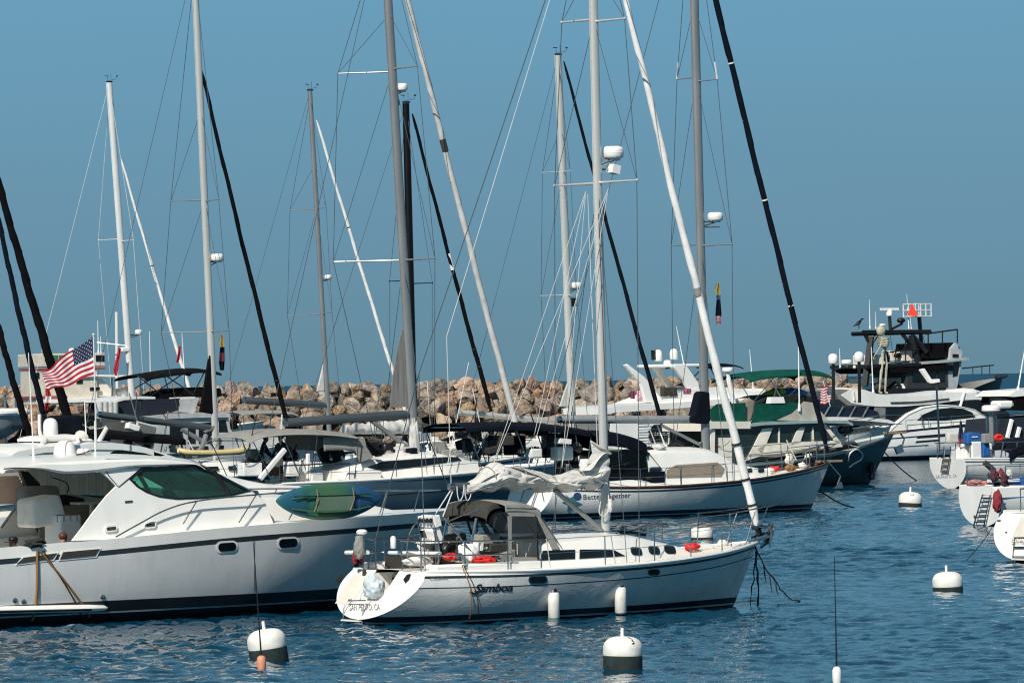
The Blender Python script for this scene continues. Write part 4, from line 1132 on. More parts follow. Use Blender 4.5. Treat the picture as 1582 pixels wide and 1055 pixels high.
    for px in (752, 800, 846, 890):
        zt_, zb_ = b.L(px, interp_s(tops, px)), b.L(px, interp_s(bots, px)); zm, hz = (zt_.z + zb_.z) / 2, (zt_.z - zb_.z) / 2
        b.tube("sail_tie", GREYC, [(zb_.x, .37 * math.cos(t), zm + (hz + .03) * math.sin(t)) for t in [math.pi * 2 * j / 18 for j in range(19)]], .012, 5)
    def fold(pts, w, seed, tw=0.0):
        P_ = catmull(pts, 12); rr = []
        for i, p_ in enumerate(P_):
            k = i / (len(P_) - 1); ends = min(1, k * 6 + .15, (1 - k) * 6 + .15)
            wv = lerp(w[0], w[1], k) * (1 + .2 * noise.noise(Vector((k * 3, seed, 0)))) * ends
            ang = tw * k + .5 * noise.noise(Vector((k * 2.5, seed * 3.3, 5)))
            rr.append([p_ + Vector((0, math.cos(ang) * wv * (j / 10 - .5), math.sin(ang) * wv * (j / 10 - .5) + .09 * math.sin(j * .75 + seed + k * 3) * wv)) for j in range(11)])
        MB().grid(rr).build("sail_fold", mat("crumpled_dacron", (.62, .61, .58)), S, angle=85)
    fold([b.L(x, y, -.22) for x, y in ((738, 748), (765, 729), (800, 735), (845, 744), (880, 741), (905, 738))], (.2, .4), 1, .4)
    fold([b.L(x, y, -.12) for x, y in ((790, 721), (815, 727), (838, 733), (856, 740))], (.4, .3), 3, .5)
    fold([b.L(x, y, -.2) for x, y in ((896, 728), (910, 718), (922, 706), (934, 700), (943, 702))], (.35, .2), 5, .3)
    fold([b.L(x, y, -.1) for x, y in ((914, 683), (921, 690), (932, 696), (943, 701))], (.1, .3), 6, .3)
    fold([b.L(x, y, -.2) for x, y in ((893, 740), (910, 733), (925, 727), (937, 722))], (.3, .26), 7, .6)
    fold([b.L(x, y, -.22) for x, y in ((898, 748), (912, 743), (926, 741), (937, 742))], (.3, .26), 8, .4)
    pk = [b.L(x, y, yy) for x, y, yy in ((913, 680, -.05), (944, 699, -.18), (936, 706, -.25), (905, 718, -.2), (916, 700, -.12))]
    MB().prism(pk, (0, .03, .0)).build("sail_peak", mat("crumpled_dacron", (.62, .61, .58)), S, smooth=False)
    # covered engine, antenna and flags on the stern rail
    blob("engine_cover", GREYC, S, b.L(555, 845, .8), (.24, .22, .5), 12, .18)
    MB().lathe([(.03, -.2), (.03, 0), (.11, .02), (.12, .07), (.08, .11), (0, .12)], b.L(559, 826, .8), 14).build("gps_dome", PLASTW, S)
    for k, (px, py, m_) in enumerate(((548, 862, mat("dull_red_cloth", (.22, .02, .03), .9)), (553, 859, NAVY), (558, 861, mat("dull_red_cloth", (.22, .02, .03), .9)), (551, 866, NAVY))):
        blob("life_jacket", m_, S, b.L(px, py, 1.0), (.10, .12, .26), 20 + k, .35)
    for px, py in ((608, 838), (607, 845)):
        pass
    MB().lathe([(.05, -.12), (.06, -.1), (.06, .1), (.03, .14), (0, .14)], b.L(607.5, 838, -.3), 12).build("stern_light", PLASTW, S)
    blob("stowed_fender", FENDW, S, b.L(645, 867, -.55), (.75, .22, .2), 3, .12)
    b.tube("outboard_bracket", STEEL, [b.L(x, y, -.4) for x, y in ((620, 845), (632, 828), (648, 824))], .014, 6)
    # spinnaker-style poles and hanging cordage from the starboard rail
    return b, h
SAM, SAMH = samboa()
def hang(label, pts, r, m, name="rope", cat="rope"):
    t = thing(name, label, cat, (pts[0][0], pts[0][1], 0)); o = Vector(t.location)
    MB().tube([Vector(p) - o for p in pts], r, 7).build("strand", m, t)
    return t
def tarp_bag():
    p = SAM.w(SAMH.stern_pix(574, 912, .12) + Vector((.18, 0, .02)))
    t = thing("refuse_bag", "pale blue plastic bag of rubbish on the stern step of the middle sailboat", "bag", p)
    t.rotation_euler = (0, 0, SAM.th)
    blob("bag", mat("pale_blue_plastic", (.56, .64, .68), .35, var=.06, scale=6, bump=.5), t, (0, 0, .04), (.42, .52, .48), 31, .16, 2.6, 26)
tarp_bag()
def fender(px, ytop, ybot, w, label, rail_px):
    c = SAMH.pix(px, (ytop + ybot) / 2, 0); s = scale_at(SAM, c); r = w / 2 / s; hh = (ybot - ytop) / s
    t = thing("fender", label, "fender", SAM.w(c + Vector((0, -r - .02, -hh / 2))), SAM.th, "fenders of the middle sailboat")
    MB().lathe([(r * .3, hh * .01), (r * .75, .02), (r, hh * .09), (r, hh * .91), (r * .75, hh * .97), (r * .3, hh)], n=20).build("body", FENDW, t, angle=60)
    MB().lathe([(r * .3, -.09), (r * .5, -.05), (r * .8, .045)], n=14).lathe([(r * .84, hh - .05), (r * .5, hh + .07), (r * .2, hh + .12)], n=14).build("end_cap", BLACK, t)
    top = SAM.w(SAM.L(*rail_px, -SAMH.hbx(SAM.L(*rail_px, -1.5).x) + .1)) - Vector(t.location)
    q = Matrix.Rotation(-SAM.th, 3, 'Z') @ top
    MB().tube([(0, 0, hh + .1), (q.x * .4, -.02, lerp(hh, q.z, .5)), q], .013, 6).build("lanyard", WIREW, t)
fender(849.5, 913, 957, 18, "white fender hanging by the oval port of the middle sailboat", (844, 832))
fender(952.5, 905, 949, 18, "white fender hanging amidships, nearer the bow of the middle sailboat", (944, 828))
def bow_lines():
    p = SAM.w((10.36, -.05, SAMH.zs(1) - .12))
    e = water_at(1235, 929); rng = random.Random(4)
    pts = [p.lerp(e, k / 16) - Vector((0, 0, 1.0 * (k / 16) * (1 - k / 16))) + Vector((rng.uniform(-.02, .02),) * 3) for k in range(17)]
    t = thing("mooring_line", "weedy dark mooring line running from the bow of the middle sailboat to the water", "rope", p)
    mb = MB().tube([q - p for q in pts], [.011 + .010 * rng.random() for _ in pts], 6)
    for k in (3, 5, 7):
        q = pts[k] - p; mb.tube([q, q + Vector((.02, 0, -.2)), q + Vector((.05, 0, -.42 + .1 * (k == 7)))], [.012, .016, .008], 6)
    mb.build("strand", ROPEK, t)
    for k, (px, py, lab, r) in enumerate(((1171, 934, "thick dark weed-hung rope falling straight from the bow of the middle sailboat", .024), (1158, 934, "thin dark rope falling from the bow of the middle sailboat, nearest its stem", .014))):
        e = water_at(px, py) ; e = Vector((e.x, p.y, -.05)) if k == 0 else Vector((e.x, p.y - .1, -.05))
        t = thing("mooring_line", lab, "rope", p + Vector((.0, -.05 * k - .05, -.1)))
        o = Vector(t.location)
        MB().tube([(0, 0, 0)] + [(Vector(o).lerp(e, j / 8) - o) + Vector((rng.uniform(-.03, .03), 0, 0)) for j in range(1, 9)], [r * rng.uniform(.6, 1.3) for _ in range(9)], 6).build("strand", ROPEK, t)
bow_lines()
def side_rope(b, h, p0, p1, r, m, label, out0=.05, name="mooring_line", bulge=.1):
    a = b.w(h.pix(*p0, out0)); e = water_at(*p1)
    n = 10; t = thing(name, label, "rope", a)
    pts = []
    for k in range(n + 1):
        q = b.inv(a.lerp(e, k / n)); lim = -(h.half(q.x, max(q.z, -.1)) + .035)
        q.y = min(q.y, lim) if q.z > 0 else q.y
        pts.append(b.w(q) - a)
    MB().tube(pts, r, 6).build("strand", m, t)
side_rope(SAM, SAMH, (712, 872), (705, 962), .010, ROPEY, "tan rope hanging straight down the side of the middle sailboat near its stern")
side_rope(SAM, SAMH, (714, 872), (731, 962), .010, ROPEK, "thin dark rope slanting down the side of the middle sailboat by its name")
# ================================================================ the express cruiser on the left
def yacht():
    b = Boat("motor_yacht", "large white express cruiser with green tinted side windows, nearest on the left", "motor yacht", water_at(200, 961.5), (4.3, -1.95), 33)
    S = b.root
    h = Hull(b, 12.4, 4.35, [(0, 1.66), (.25, 1.80), (.5, 1.98), (.8, 2.10), (1, 2.12)], xs=(0, .12), xb=.72, tm=.55, r=.93, p=2.6, ns=4.2, nb=1.25, es=.42, eb=1.05, zb=-.5)
    bands = [(.22, 0, 3), (.255, 1, 1), (.49, 2, 2), (('s', -.35), 3, 12), (('s', -.235), 4, 1), (('s', 0), 5, 3)]
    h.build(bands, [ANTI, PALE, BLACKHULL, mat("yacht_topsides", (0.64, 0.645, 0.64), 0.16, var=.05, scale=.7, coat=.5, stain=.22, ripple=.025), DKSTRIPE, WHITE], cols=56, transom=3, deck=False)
    hbx = lambda x: h.hbx(x)
    # decks: foredeck sheet, side decks beside the cockpit, cockpit sole and liner
    rows = []
    for i in range(30):
        x = lerp(6.6, 13.9, i / 29); z = h.zx(x) - .02; w = max(hbx(x) - .05, .01)
        rows.append([Vector((x, w * k / 4, z + .05 * (1 - (k / 4) ** 2))) for k in range(-4, 5)])
    MB().grid(rows).build("foredeck", WHITE, S)
    for sg in (-1, 1):
        rows = []
        for i in range(14):
            x = lerp(.25, 6.65, i / 13); z = h.zx(x); w = hbx(x)
            rows.append([(x, sg * (w - .03), z - .02), (x, sg * 1.72, z - .01), (x, sg * 1.70, z - .05), (x, sg * 1.68, .62)])
        MB().grid(rows).build("side_deck", WHITE, S)
    MB().box((3.4, 0, .58), (6.6, 3.5, .06)).build("cockpit_sole", CREAM, S, smooth=False)
    MB().box((.55, 0, 1.15), (.5, 3.3, 1.0)).build("transom_seat", CREAM, S, smooth=False, bevel=.05)
    # trunk of the foredeck
    f0 = b.L(395, 763, -1.5)
    trunk(b, "foredeck_trunk", [(6.5, 1.9, 2.66, 1.72, 1.55), (8.2, 1.95, 2.58, 1.6, 1.42), (9.8, 2.0, 2.46, 1.25, 1.0), (11.2, 2.02, 2.30, .8, .5), (12.2, 2.05, 2.12, .3, .15)], WHITE)
    yy = lambda z: -(1.90 - .10 * (z - 1.8))
    def pt(px, py):
        y = -1.85
        for _ in range(4):
            q = b.L(px, py, y); y = yy(q.z)
        return Vector((q.x, y, q.z))
    outer = [(112, 835), (126, 817), (145, 791), (165, 766), (180, 751), (170, 741), (160, 731.5), (152, 726), (160, 709), (239, 705), (300, 710.5), (312, 717), (350, 738), (394, 762), (408, 772), (424, 812), (300, 822), (200, 832)]
    win = [(198, 739), (218, 722), (262, 720), (310, 718.5), (350, 738), (388, 758.5), (358, 765.5), (315, 770), (273, 771.6), (246, 768), (226, 761), (211, 752)]
    def inset(poly, k):
        cx_ = sum(p[0] for p in poly) / len(poly); cy_ = sum(p[1] for p in poly) / len(poly)
        return [(x + (cx_ - x) * k, y + (cy_ - y) * k * 1.6) for x, y in poly]
    for sg in (-1, 1):
        mir = lambda q: Vector((q.x, -sg * q.y if sg == 1 else q.y, q.z))
        O = [mir(pt(*p)) for p in outer]; Wn = [mir(pt(*p)) for p in win]; Wi = [mir(pt(*p)) for p in inset(win, .07)]
        off = Vector((0, -sg * .07, 0))
        sp_ = MB().prism(O, off, 0, [Wn]).build("cabin_side", WHITE, S, smooth=False)
        fr = MB().prism([p + Vector((0, sg * .012, 0)) for p in Wn], off * .7, 0, [[p + Vector((0, sg * .012, 0)) for p in Wi]]).build("window_frame", BLACK, sp_, smooth=False)
        MB().prism([p + Vector((0, -sg * .02, 0)) for p in Wi], off * .15).build("window_glass", GREENGL, sp_, smooth=False)
        a, c = mir(pt(330, 727)), mir(pt(356, 765))
        MB().tube([a, c], .05, 6).build("mullion", BLACK, sp_)
    # sliding vents, skylight outline, grab rail
    for x, y, w, hh, fr in ((198.5, 774.5, 14, 5, 0), (170.5, 816, 16, 7, 1), (231, 810.5, 15, 7, 1)):
        if fr:
            f = decal(b, "vent", WHITE, [pt(*q) + Vector((0, -.012, 0)) for q in round_rect(x, y, w + 3, hh + 3, -.1, .8)], t=.03)
        else: f = S
        decal(b, "vent_slot", DGREYC, [pt(*q) + Vector((0, -.045 if fr else -.01, 0)) for q in round_rect(x, y, w - 2, hh - 2, -.1, .6)], f, .006)
    sk = [(173, 717), (183, 723.5), (236, 721.5), (234, 716)]
    decal(b, "panel_outline", DGREYC, [pt(*q) + Vector((0, -.006, 0)) for q in sk])
    decal(b, "roof_panel", WHITE, [pt(*q) + Vector((0, -.014, 0)) for q in ((176.5, 717.8), (184.5, 722.3), (234.5, 720.3), (233, 717))])
    b.tube("panel_seam", DGREYC, [pt(x, y) + Vector((0, -.006, 0)) for x, y in ((160, 713), (161, 722), (168, 735), (183, 752), (200, 738))], .012, 5)
    # windscreen
    A = pt(312, 717); B_ = pt(394, 762)
    rows = []
    for i in range(8):
        k = i / 7; r0 = A.lerp(B_, k)
        rows.append([Vector((r0.x + (1 - (j / 8) ** 2) * lerp(.35, .7, k), r0.y * -(j / 8), r0.z)) for j in range(-8, 9)])
    MB().grid(rows).build("windscreen", GREENGL, S)
    for y in (-.62, .62):
        k = 1 - (y / 1.85) ** 2
        b.tube("mullion", BLACK, [(A.x + .35 * k, y, A.z), (B_.x + .7 * k, y, B_.z)], .04, 6)
    b.tube("windscreen_edge", BLACK, [r for r in rows[-1]], .05, 6)
    # hard top
    top = [(1, 722), (3, 719.5), (6, 718.4), (26, 714.5), (61, 707.5), (121, 704), (180, 702), (239, 702), (280, 705), (303, 709.5), (314, 716.5)]
    bot = [(1, 724.5), (3, 724.4), (6, 724.2), (20, 723), (40, 723), (68, 726.5), (94, 732.5), (126, 732), (147, 730), (200, 722), (240, 720), (290, 717.5), (314, 718)]
    tp = [(q.x, q.z) for q in (b.L(x, y, -1.75) for x, y in top)]; bp_ = [(q.x, q.z) for q in (b.L(x, y, -1.75) for x, y in bot)]
    rows = []; n = 46
    for i in range(n + 1):
        x = lerp(tp[0][0], tp[-1][0], i / n); zt = interp_s(tp, x) - .10; z0 = min(interp_s(bp_, x), zt - .03)
        hw = 1.84; th = zt - z0
        half = [(-hw + .05, z0), (-hw, z0 + .25 * th), (-hw + .01, z0 + .75 * th), (-hw + .05, zt - .01), (-hw + .3, zt + .03), (-1.0, zt + .08), (0, zt + .11)]
        ring = half + [(-y, z) for y, z in reversed(half[:-1])]
        under = [(hw - .12, z0 + .02), (.8, z0 + .09), (-.8, z0 + .09), (-hw + .12, z0 + .02)]
        rows.append([Vector((x + (.45 * (1 - (y / hw) ** 2) * max(0, (i - 36) / 10)), y, z)) for y, z in ring + under])
    MB().grid(rows, True, caps=True).build("hardtop", WHITE, S, angle=28)
    b.tube("roof_gutter", DGREYC, [b.L(x, y, -1.86) for x, y in bot[2:9]], .015, 5)
    # after deck enclosure on the far side, curtains in the far window
    MB().prism([mirp for mirp in [Vector((q.x, 1.66, q.z)) for q in (b.L(u, v, 1.66) for u, v in ((60, 728), (182, 726), (176, 764), (64, 764)))]], (0, -.03, 0)).build("curtain", CURT, S, smooth=False)
    for x0 in (9, 24, 38):
        pass
    b.panel("enclosure_or_shade_panel", PEACH, [Vector((q.x, 1.75, q.z)) for q in (b.L(u, v, 1.75) for u, v in ((-80, 736), (28, 735), (44, 764), (24, 778), (-80, 782)))], .02)
    b.panel("enclosure_or_shade_panel", DGREYC, [Vector((q.x, 1.72, q.z)) for q in (b.L(u, v, 1.72) for u, v in ((28, 727), (90, 731), (74, 745), (98, 763), (130, 770), (130, 842), (70, 842), (46, 800), (40, 760)))], .02)  # dark sheet painted for the shadow on the inside of the far wing
    b.tube("canopy_frame", STEEL, [b.L(30, 727, 1.6), b.L(46, 765, 1.6), b.L(38, 764, 1.6), b.L(2, 815, 1.6)], .03, 7)
    b.tube("canopy_frame", BLACK, catmull([b.L(x, y, 1.6) for x, y in ((80, 737), (100, 744), (106, 752), (104, 762))], 5), .012, 5)
    # far liner of the saloon in shade, floor of the bridge deck
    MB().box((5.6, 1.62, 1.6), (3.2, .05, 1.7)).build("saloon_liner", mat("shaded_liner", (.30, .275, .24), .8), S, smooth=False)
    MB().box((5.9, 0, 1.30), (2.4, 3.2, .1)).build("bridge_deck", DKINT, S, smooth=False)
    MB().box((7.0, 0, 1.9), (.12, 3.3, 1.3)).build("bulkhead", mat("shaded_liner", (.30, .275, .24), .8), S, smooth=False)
    MB().box((6.55, -.75, 2.22), (.85, 1.2, .34), Matrix.Rotation(R(10), 3, 'Y')).box((6.35, -.75, 2.42), (.3, .9, .22), Matrix.Rotation(R(-30), 3, 'Y')).build("dashboard", mat("grey_dash", (.34, .35, .33), .6), S, smooth=False)
    wh = MB().tube([(6.1 + .07 * math.sin(2 * math.pi * k / 20), -.75 + .2 * math.cos(2 * math.pi * k / 20), 2.32 + .2 * math.sin(2 * math.pi * k / 20)) for k in range(21)], .018, 5).build("steering_wheel", BLACK, S)
    # settee, helm lounge and grill
    s0 = b.L(60, 818, .1)
    MB().box((s0.x + .1, .1, 1.1), (1.75, 1.1, 1.02)).build("settee", mat("cream_upholstery", (.90, .86, .78), .6), S, smooth=False, bevel=.06)
    MB().box((b.L(62, 785, .2).x, .2, b.L(62, 789, .2).z), (.82, .9, .62), Matrix.Rotation(R(-8), 3, 'Y'), taper=.86).build("seat_back", mat("cream_upholstery", (.90, .86, .78), .6), S, smooth=False, bevel=.08)
    q = b.L(97, 818, -.3)
    MB().box((q.x, -.3, q.z - .25), (.5, .8, 1.15)).build("wet_bar", WHITE, S, smooth=False, bevel=.05)
    q = b.L(94, 802, -.4)
    for k in range(4): b.tube("grab_rail", STEEL, [(q.x - .25 + .16 * k, -.72, q.z - .05), (q.x - .25 + .16 * k, -.72, q.z + .1)], .014, 5)
    b.tube("grab_rail", STEEL, [(q.x - .27, -.72, q.z + .1), (q.x + .25, -.72, q.z + .1)], .016, 5)
    q = b.L(135, 777, .6); MB().box((q.x, .6, q.z), (.6, .5, .05)).tube([(q.x + .1, .6, q.z), (q.x + .1, .6, 1.3)], .05, 8).build("table", CREAM, S, smooth=False)
    b.box("backrest", mat("grey_vinyl", (.26, .25, .235), .6), b.L(58, 775, 1.1) - Vector((0, 0, .0)), (.9, .5, .7), bevel=.1)
    # rails
    R1 = lambda px, py, y=-1.98: b.L(px, py, y)
    for sg in (-1, 1):
        m_ = lambda q: Vector((q.x, q.y * (1 if sg < 0 else -1), q.z))
        pts = [m_(R1(179, 829)), m_(R1(215, 809)), m_(R1(255, 788)), m_(R1(304, 774)), m_(R1(396, 764, -2.0)), m_(R1(470, 759, -1.85)), m_(R1(540, 757, -1.6)), m_(R1(600, 757, -1.2)), m_(R1(648, 757, -.7)), m_(R1(680, 757, -.12))]
        b.tube("bow_rail", STEEL, catmull(pts, 4), .018, 7)
        for k, x0, y0 in ((3, 283, 809), (4, 369, 807), (5, 446, 803), (6, 520, 799), (7, 585, 797), (8, 638, 796)):
            f = m_(R1(x0, y0, pts[k].y if sg < 0 else -pts[k].y))
            b.tube("stanchion", STEEL, [f, pts[k]], .015, 6)
    # hull details
    for x, y, w, hh in ((350, 844.5, 33, 18.5), (444.5, 838.7, 34, 19)):
        f = decal(b, "porthole", PLASTW, surf_poly(lambda u, v: h.pix(u, v, .008), round_rect(x, y, w, hh, -.06, .85), 1))
        decal(b, "pane", DARKGL, surf_poly(lambda u, v: h.pix(u, v, .022), round_rect(x, y, w - 6, hh - 5.5, -.06, .85), 1), f)
    for poly in ([(25, 870.5), (36, 861), (87, 854), (80, 863)], [(92, 863.5), (97, 852.5), (153, 847.5), (146, 858)]):
        f = decal(b, "air_intake", WHITE, surf_poly(lambda u, v: h.pix(u, v, .006), [(poly[0][0] - 2, poly[0][1] + 2.5), (poly[1][0] - 2, poly[1][1] - 1), (poly[2][0] + 3, poly[2][1] - 1), (poly[3][0] + 3, poly[3][1] + 2.5)], 3))
        decal(b, "intake_grille", DGREYC, surf_poly(lambda u, v: h.pix(u, v, .02), poly, 3), f)
    for x, y in ((158.5, 921.5), (23, 927), (36.5, 929)):
        q = h.pix(x, y, .0); MB().lathe([(.0, -.03), (.06, -.02), (.055, .02), (.03, .03)], q, 12, axis=(0, -1, 0)).build("drain_fitting", STEEL, S)
    b.tube("hull_seam", DGREYC, [h.pix(393, y, .004) for y in range(832, 915, 8)], .006, 4)
    pts = [h.pix(x, lerp(943, 938.5, (x + 60) / 225), .05) for x in range(-60, 150, 14)] + [h.pix(158, 938.8, .03), h.pix(168, 938.6, -.06)]
    MB().tube(pts, [.105] * (len(pts) - 3) + [.10, .08, .03], 10, oval=(1, .8)).build("swim_platform", WHITE, S)
    b.tube("rubbing_strip", BLACK, [h.pix(x, lerp(945.5, 941, (x + 60) / 200), .15) for x in range(-60, 140, 14)], .025, 6)
    blob("stowed_rope", ROPEK, S, h.pix(55, 845, .02) + Vector((0, .05, .08)), (.42, .25, .2), 7, .4)
    # roof gear
    for (x0, y0), (x1, y1), r in (((52, 707), (44, 545), .016), ((147.5, 705), (146, 650), .018)):
        p0, p1 = b.L(x0, y0, -.9), b.L(x1, y1, -.9)
        MB().tube([p0, p0.lerp(p1, .12)], .03, 7).tube([p0, p0.lerp(p1, .5), p1], [r, r * .8, r * .5], 6).build("whip_aerial", PLASTW, S)
    q = b.L(100, 694, .2)
    MB().lathe([(.26, -.2), (.25, -.1), (.235, .02), (.19, .13), (.1, .19), (0, .2)], q, 20).build("satellite_dome", PLASTW, S, angle=60)
    for x in (125, 134): MB().lathe([(.03, -.1), (.09, 0), (.1, .04), (.06, .1), (0, .11)], b.L(x, 700, -.3), 12).build("gps_puck", PLASTW, S)
    MB().tube([b.L(118, 703, -1.0), b.L(131, 701, -1.0)], .03, 6).tube([b.L(131, 701, -1.0), b.L(138, 700.5, -1.0)], [.03, .08], 8).build("horn", STEEL, S)
    return b, h
YAC, YACH = yacht()
side_rope(YAC, YACH, (56, 850), (20, 966), .028, ROPEY, "tan mooring rope hanging from the quarter cleat of the big white cruiser, leftmost strand")
side_rope(YAC, YACH, (60, 850), (31, 955), .022, ROPEY, "tan mooring rope from the big white cruiser's quarter cleat, right of its twin")
side_rope(YAC, YACH, (65, 850), (118, 963), .018, ROPEK, "thin dark rope slanting forward and down from the quarter cleat of the big white cruiser")
def kayak():
    c = YAC.L(509, 775, -1.95); p = YAC.w(c)
    t = thing("kayak", "teal, green and blue kayak lashed on edge to the big white cruiser's rail", "kayak", p, YAC.th)
    Lk_ = 2.72; rows = []
    for i in range(41):
        u = -1 + 2 * i / 40; w = max(1 - abs(u) ** 2.3, 0) ** .8; row = []
        for k in range(24):
            a = 2 * math.pi * k / 24
            yv = math.cos(a); zv = math.sin(a)
            row.append(Vector((u * Lk_ / 2, .16 * w * yv - (.03 if yv < -.2 and abs(u) < .45 and abs(zv) < .75 else 0) * -1, (.38 * w + .02) * math.copysign(abs(zv) ** .85, zv) + .06 * u * u)))
        rows.append(row)
    m = bpy.data.materials.new("swirled_kayak_plastic"); nt, N, Lk, bb = nodes_of(m)
    tcw = N.new("ShaderNodeTexCoord"); sxx = N.new("ShaderNodeSeparateXYZ"); nz = N.new("ShaderNodeTexNoise"); nz.inputs["Scale"].default_value = 2.2
    Lk.new(tcw.outputs["Object"], sxx.inputs[0]); Lk.new(tcw.outputs["Object"], nz.inputs["Vector"])
    mrr = N.new("ShaderNodeMapRange"); mrr.inputs["From Min"].default_value = -1.36; mrr.inputs["From Max"].default_value = 1.36
    ad = N.new("ShaderNodeMath"); ad.operation = 'MULTIPLY_ADD'; ad.inputs[1].default_value = .28
    Lk.new(sxx.outputs["X"], mrr.inputs["Value"]); Lk.new(nz.outputs["Fac"], ad.inputs[0]); Lk.new(mrr.outputs["Result"], ad.inputs[2])
    rp = N.new("ShaderNodeValToRGB"); e = rp.color_ramp.elements
    e[0].position = .14; e[0].color = (.014, .13, .14, 1); e[1].position = 1.0; e[1].color = (.010, .07, .155, 1)
    for pos, c_ in ((.3, (.012, .085, .15)), (.42, (.022, .12, .085)), (.6, (.05, .125, .055)), (.78, (.034, .115, .075)), (.88, (.012, .07, .15))):
        k = e.new(pos); k.color = (*c_, 1)
    Lk.new(ad.outputs[0], rp.inputs["Fac"]); Lk.new(rp.outputs["Color"], bb.inputs["Base Color"]); bb.inputs["Roughness"].default_value = .5
    hull = MB().grid(rows, True).build("hull", m, t, angle=60)
    MB().box((.05, -.155, -.03), (.95, .05, .36)).build("seat_well", mat("grey_green_foam", (.10, .17, .12), .8), t, smooth=False, bevel=.04)
    for x in (-.42, .5): MB().tube([(x, -.17, .3), (x + .02, -.2, .05), (x - .08, -.19, -.2)], .011, 5).build("strap", TEAK, t)
    MB().tube([(x, -.18, .14 + .0 * x) for x in (-1.0, -.3, .4, .95)], .012, 5).build("deck_line", BLACK, t)
    for z in (-.22, .16): MB().tube([(x, -.165 * (1 - (x / 1.36) ** 2) ** .8 - .012, z * (1 - (x / 1.5) ** 2)) for x in (-1.0, -.6, -.2, .2, .6, 1.0)], .016, 5).build("moulded_rib", mat("lime_rib", (.05, .15, .06), .4), t)
kayak()
person("back of a brown-haired head low in the cockpit of the big white cruiser", YAC.w((YAC.L(96, 828, -1.15).x, -1.15, .62)), YAC.th + R(20), pose_sit(.0, .42), (.25, .2, .18), (.1, .1, .12), .6, hair=mat("auburn_hair", (.09, .028, .014), .6, scale=20))
person("person at the after corner of the big white cruiser, half hidden by its rail", YAC.w((YAC.L(22, 838, -1.15).x, -1.15, .62)), YAC.th + R(200), pose_sit(.0, .36), (.05, .05, .06), (.1, .1, .12), .6, hat=BLACK)
person("person in dark top and cap behind the green window of the big cruiser", YAC.w((YAC.L(258, 760, -.55).x, -.55, 1.30)), YAC.th, pose_stand(.05, .1), (.008, .012, .03), (.05, .05, .06), .95, hat=mat("maroon_cap", (.09, .02, .02), .8), scale=.97)
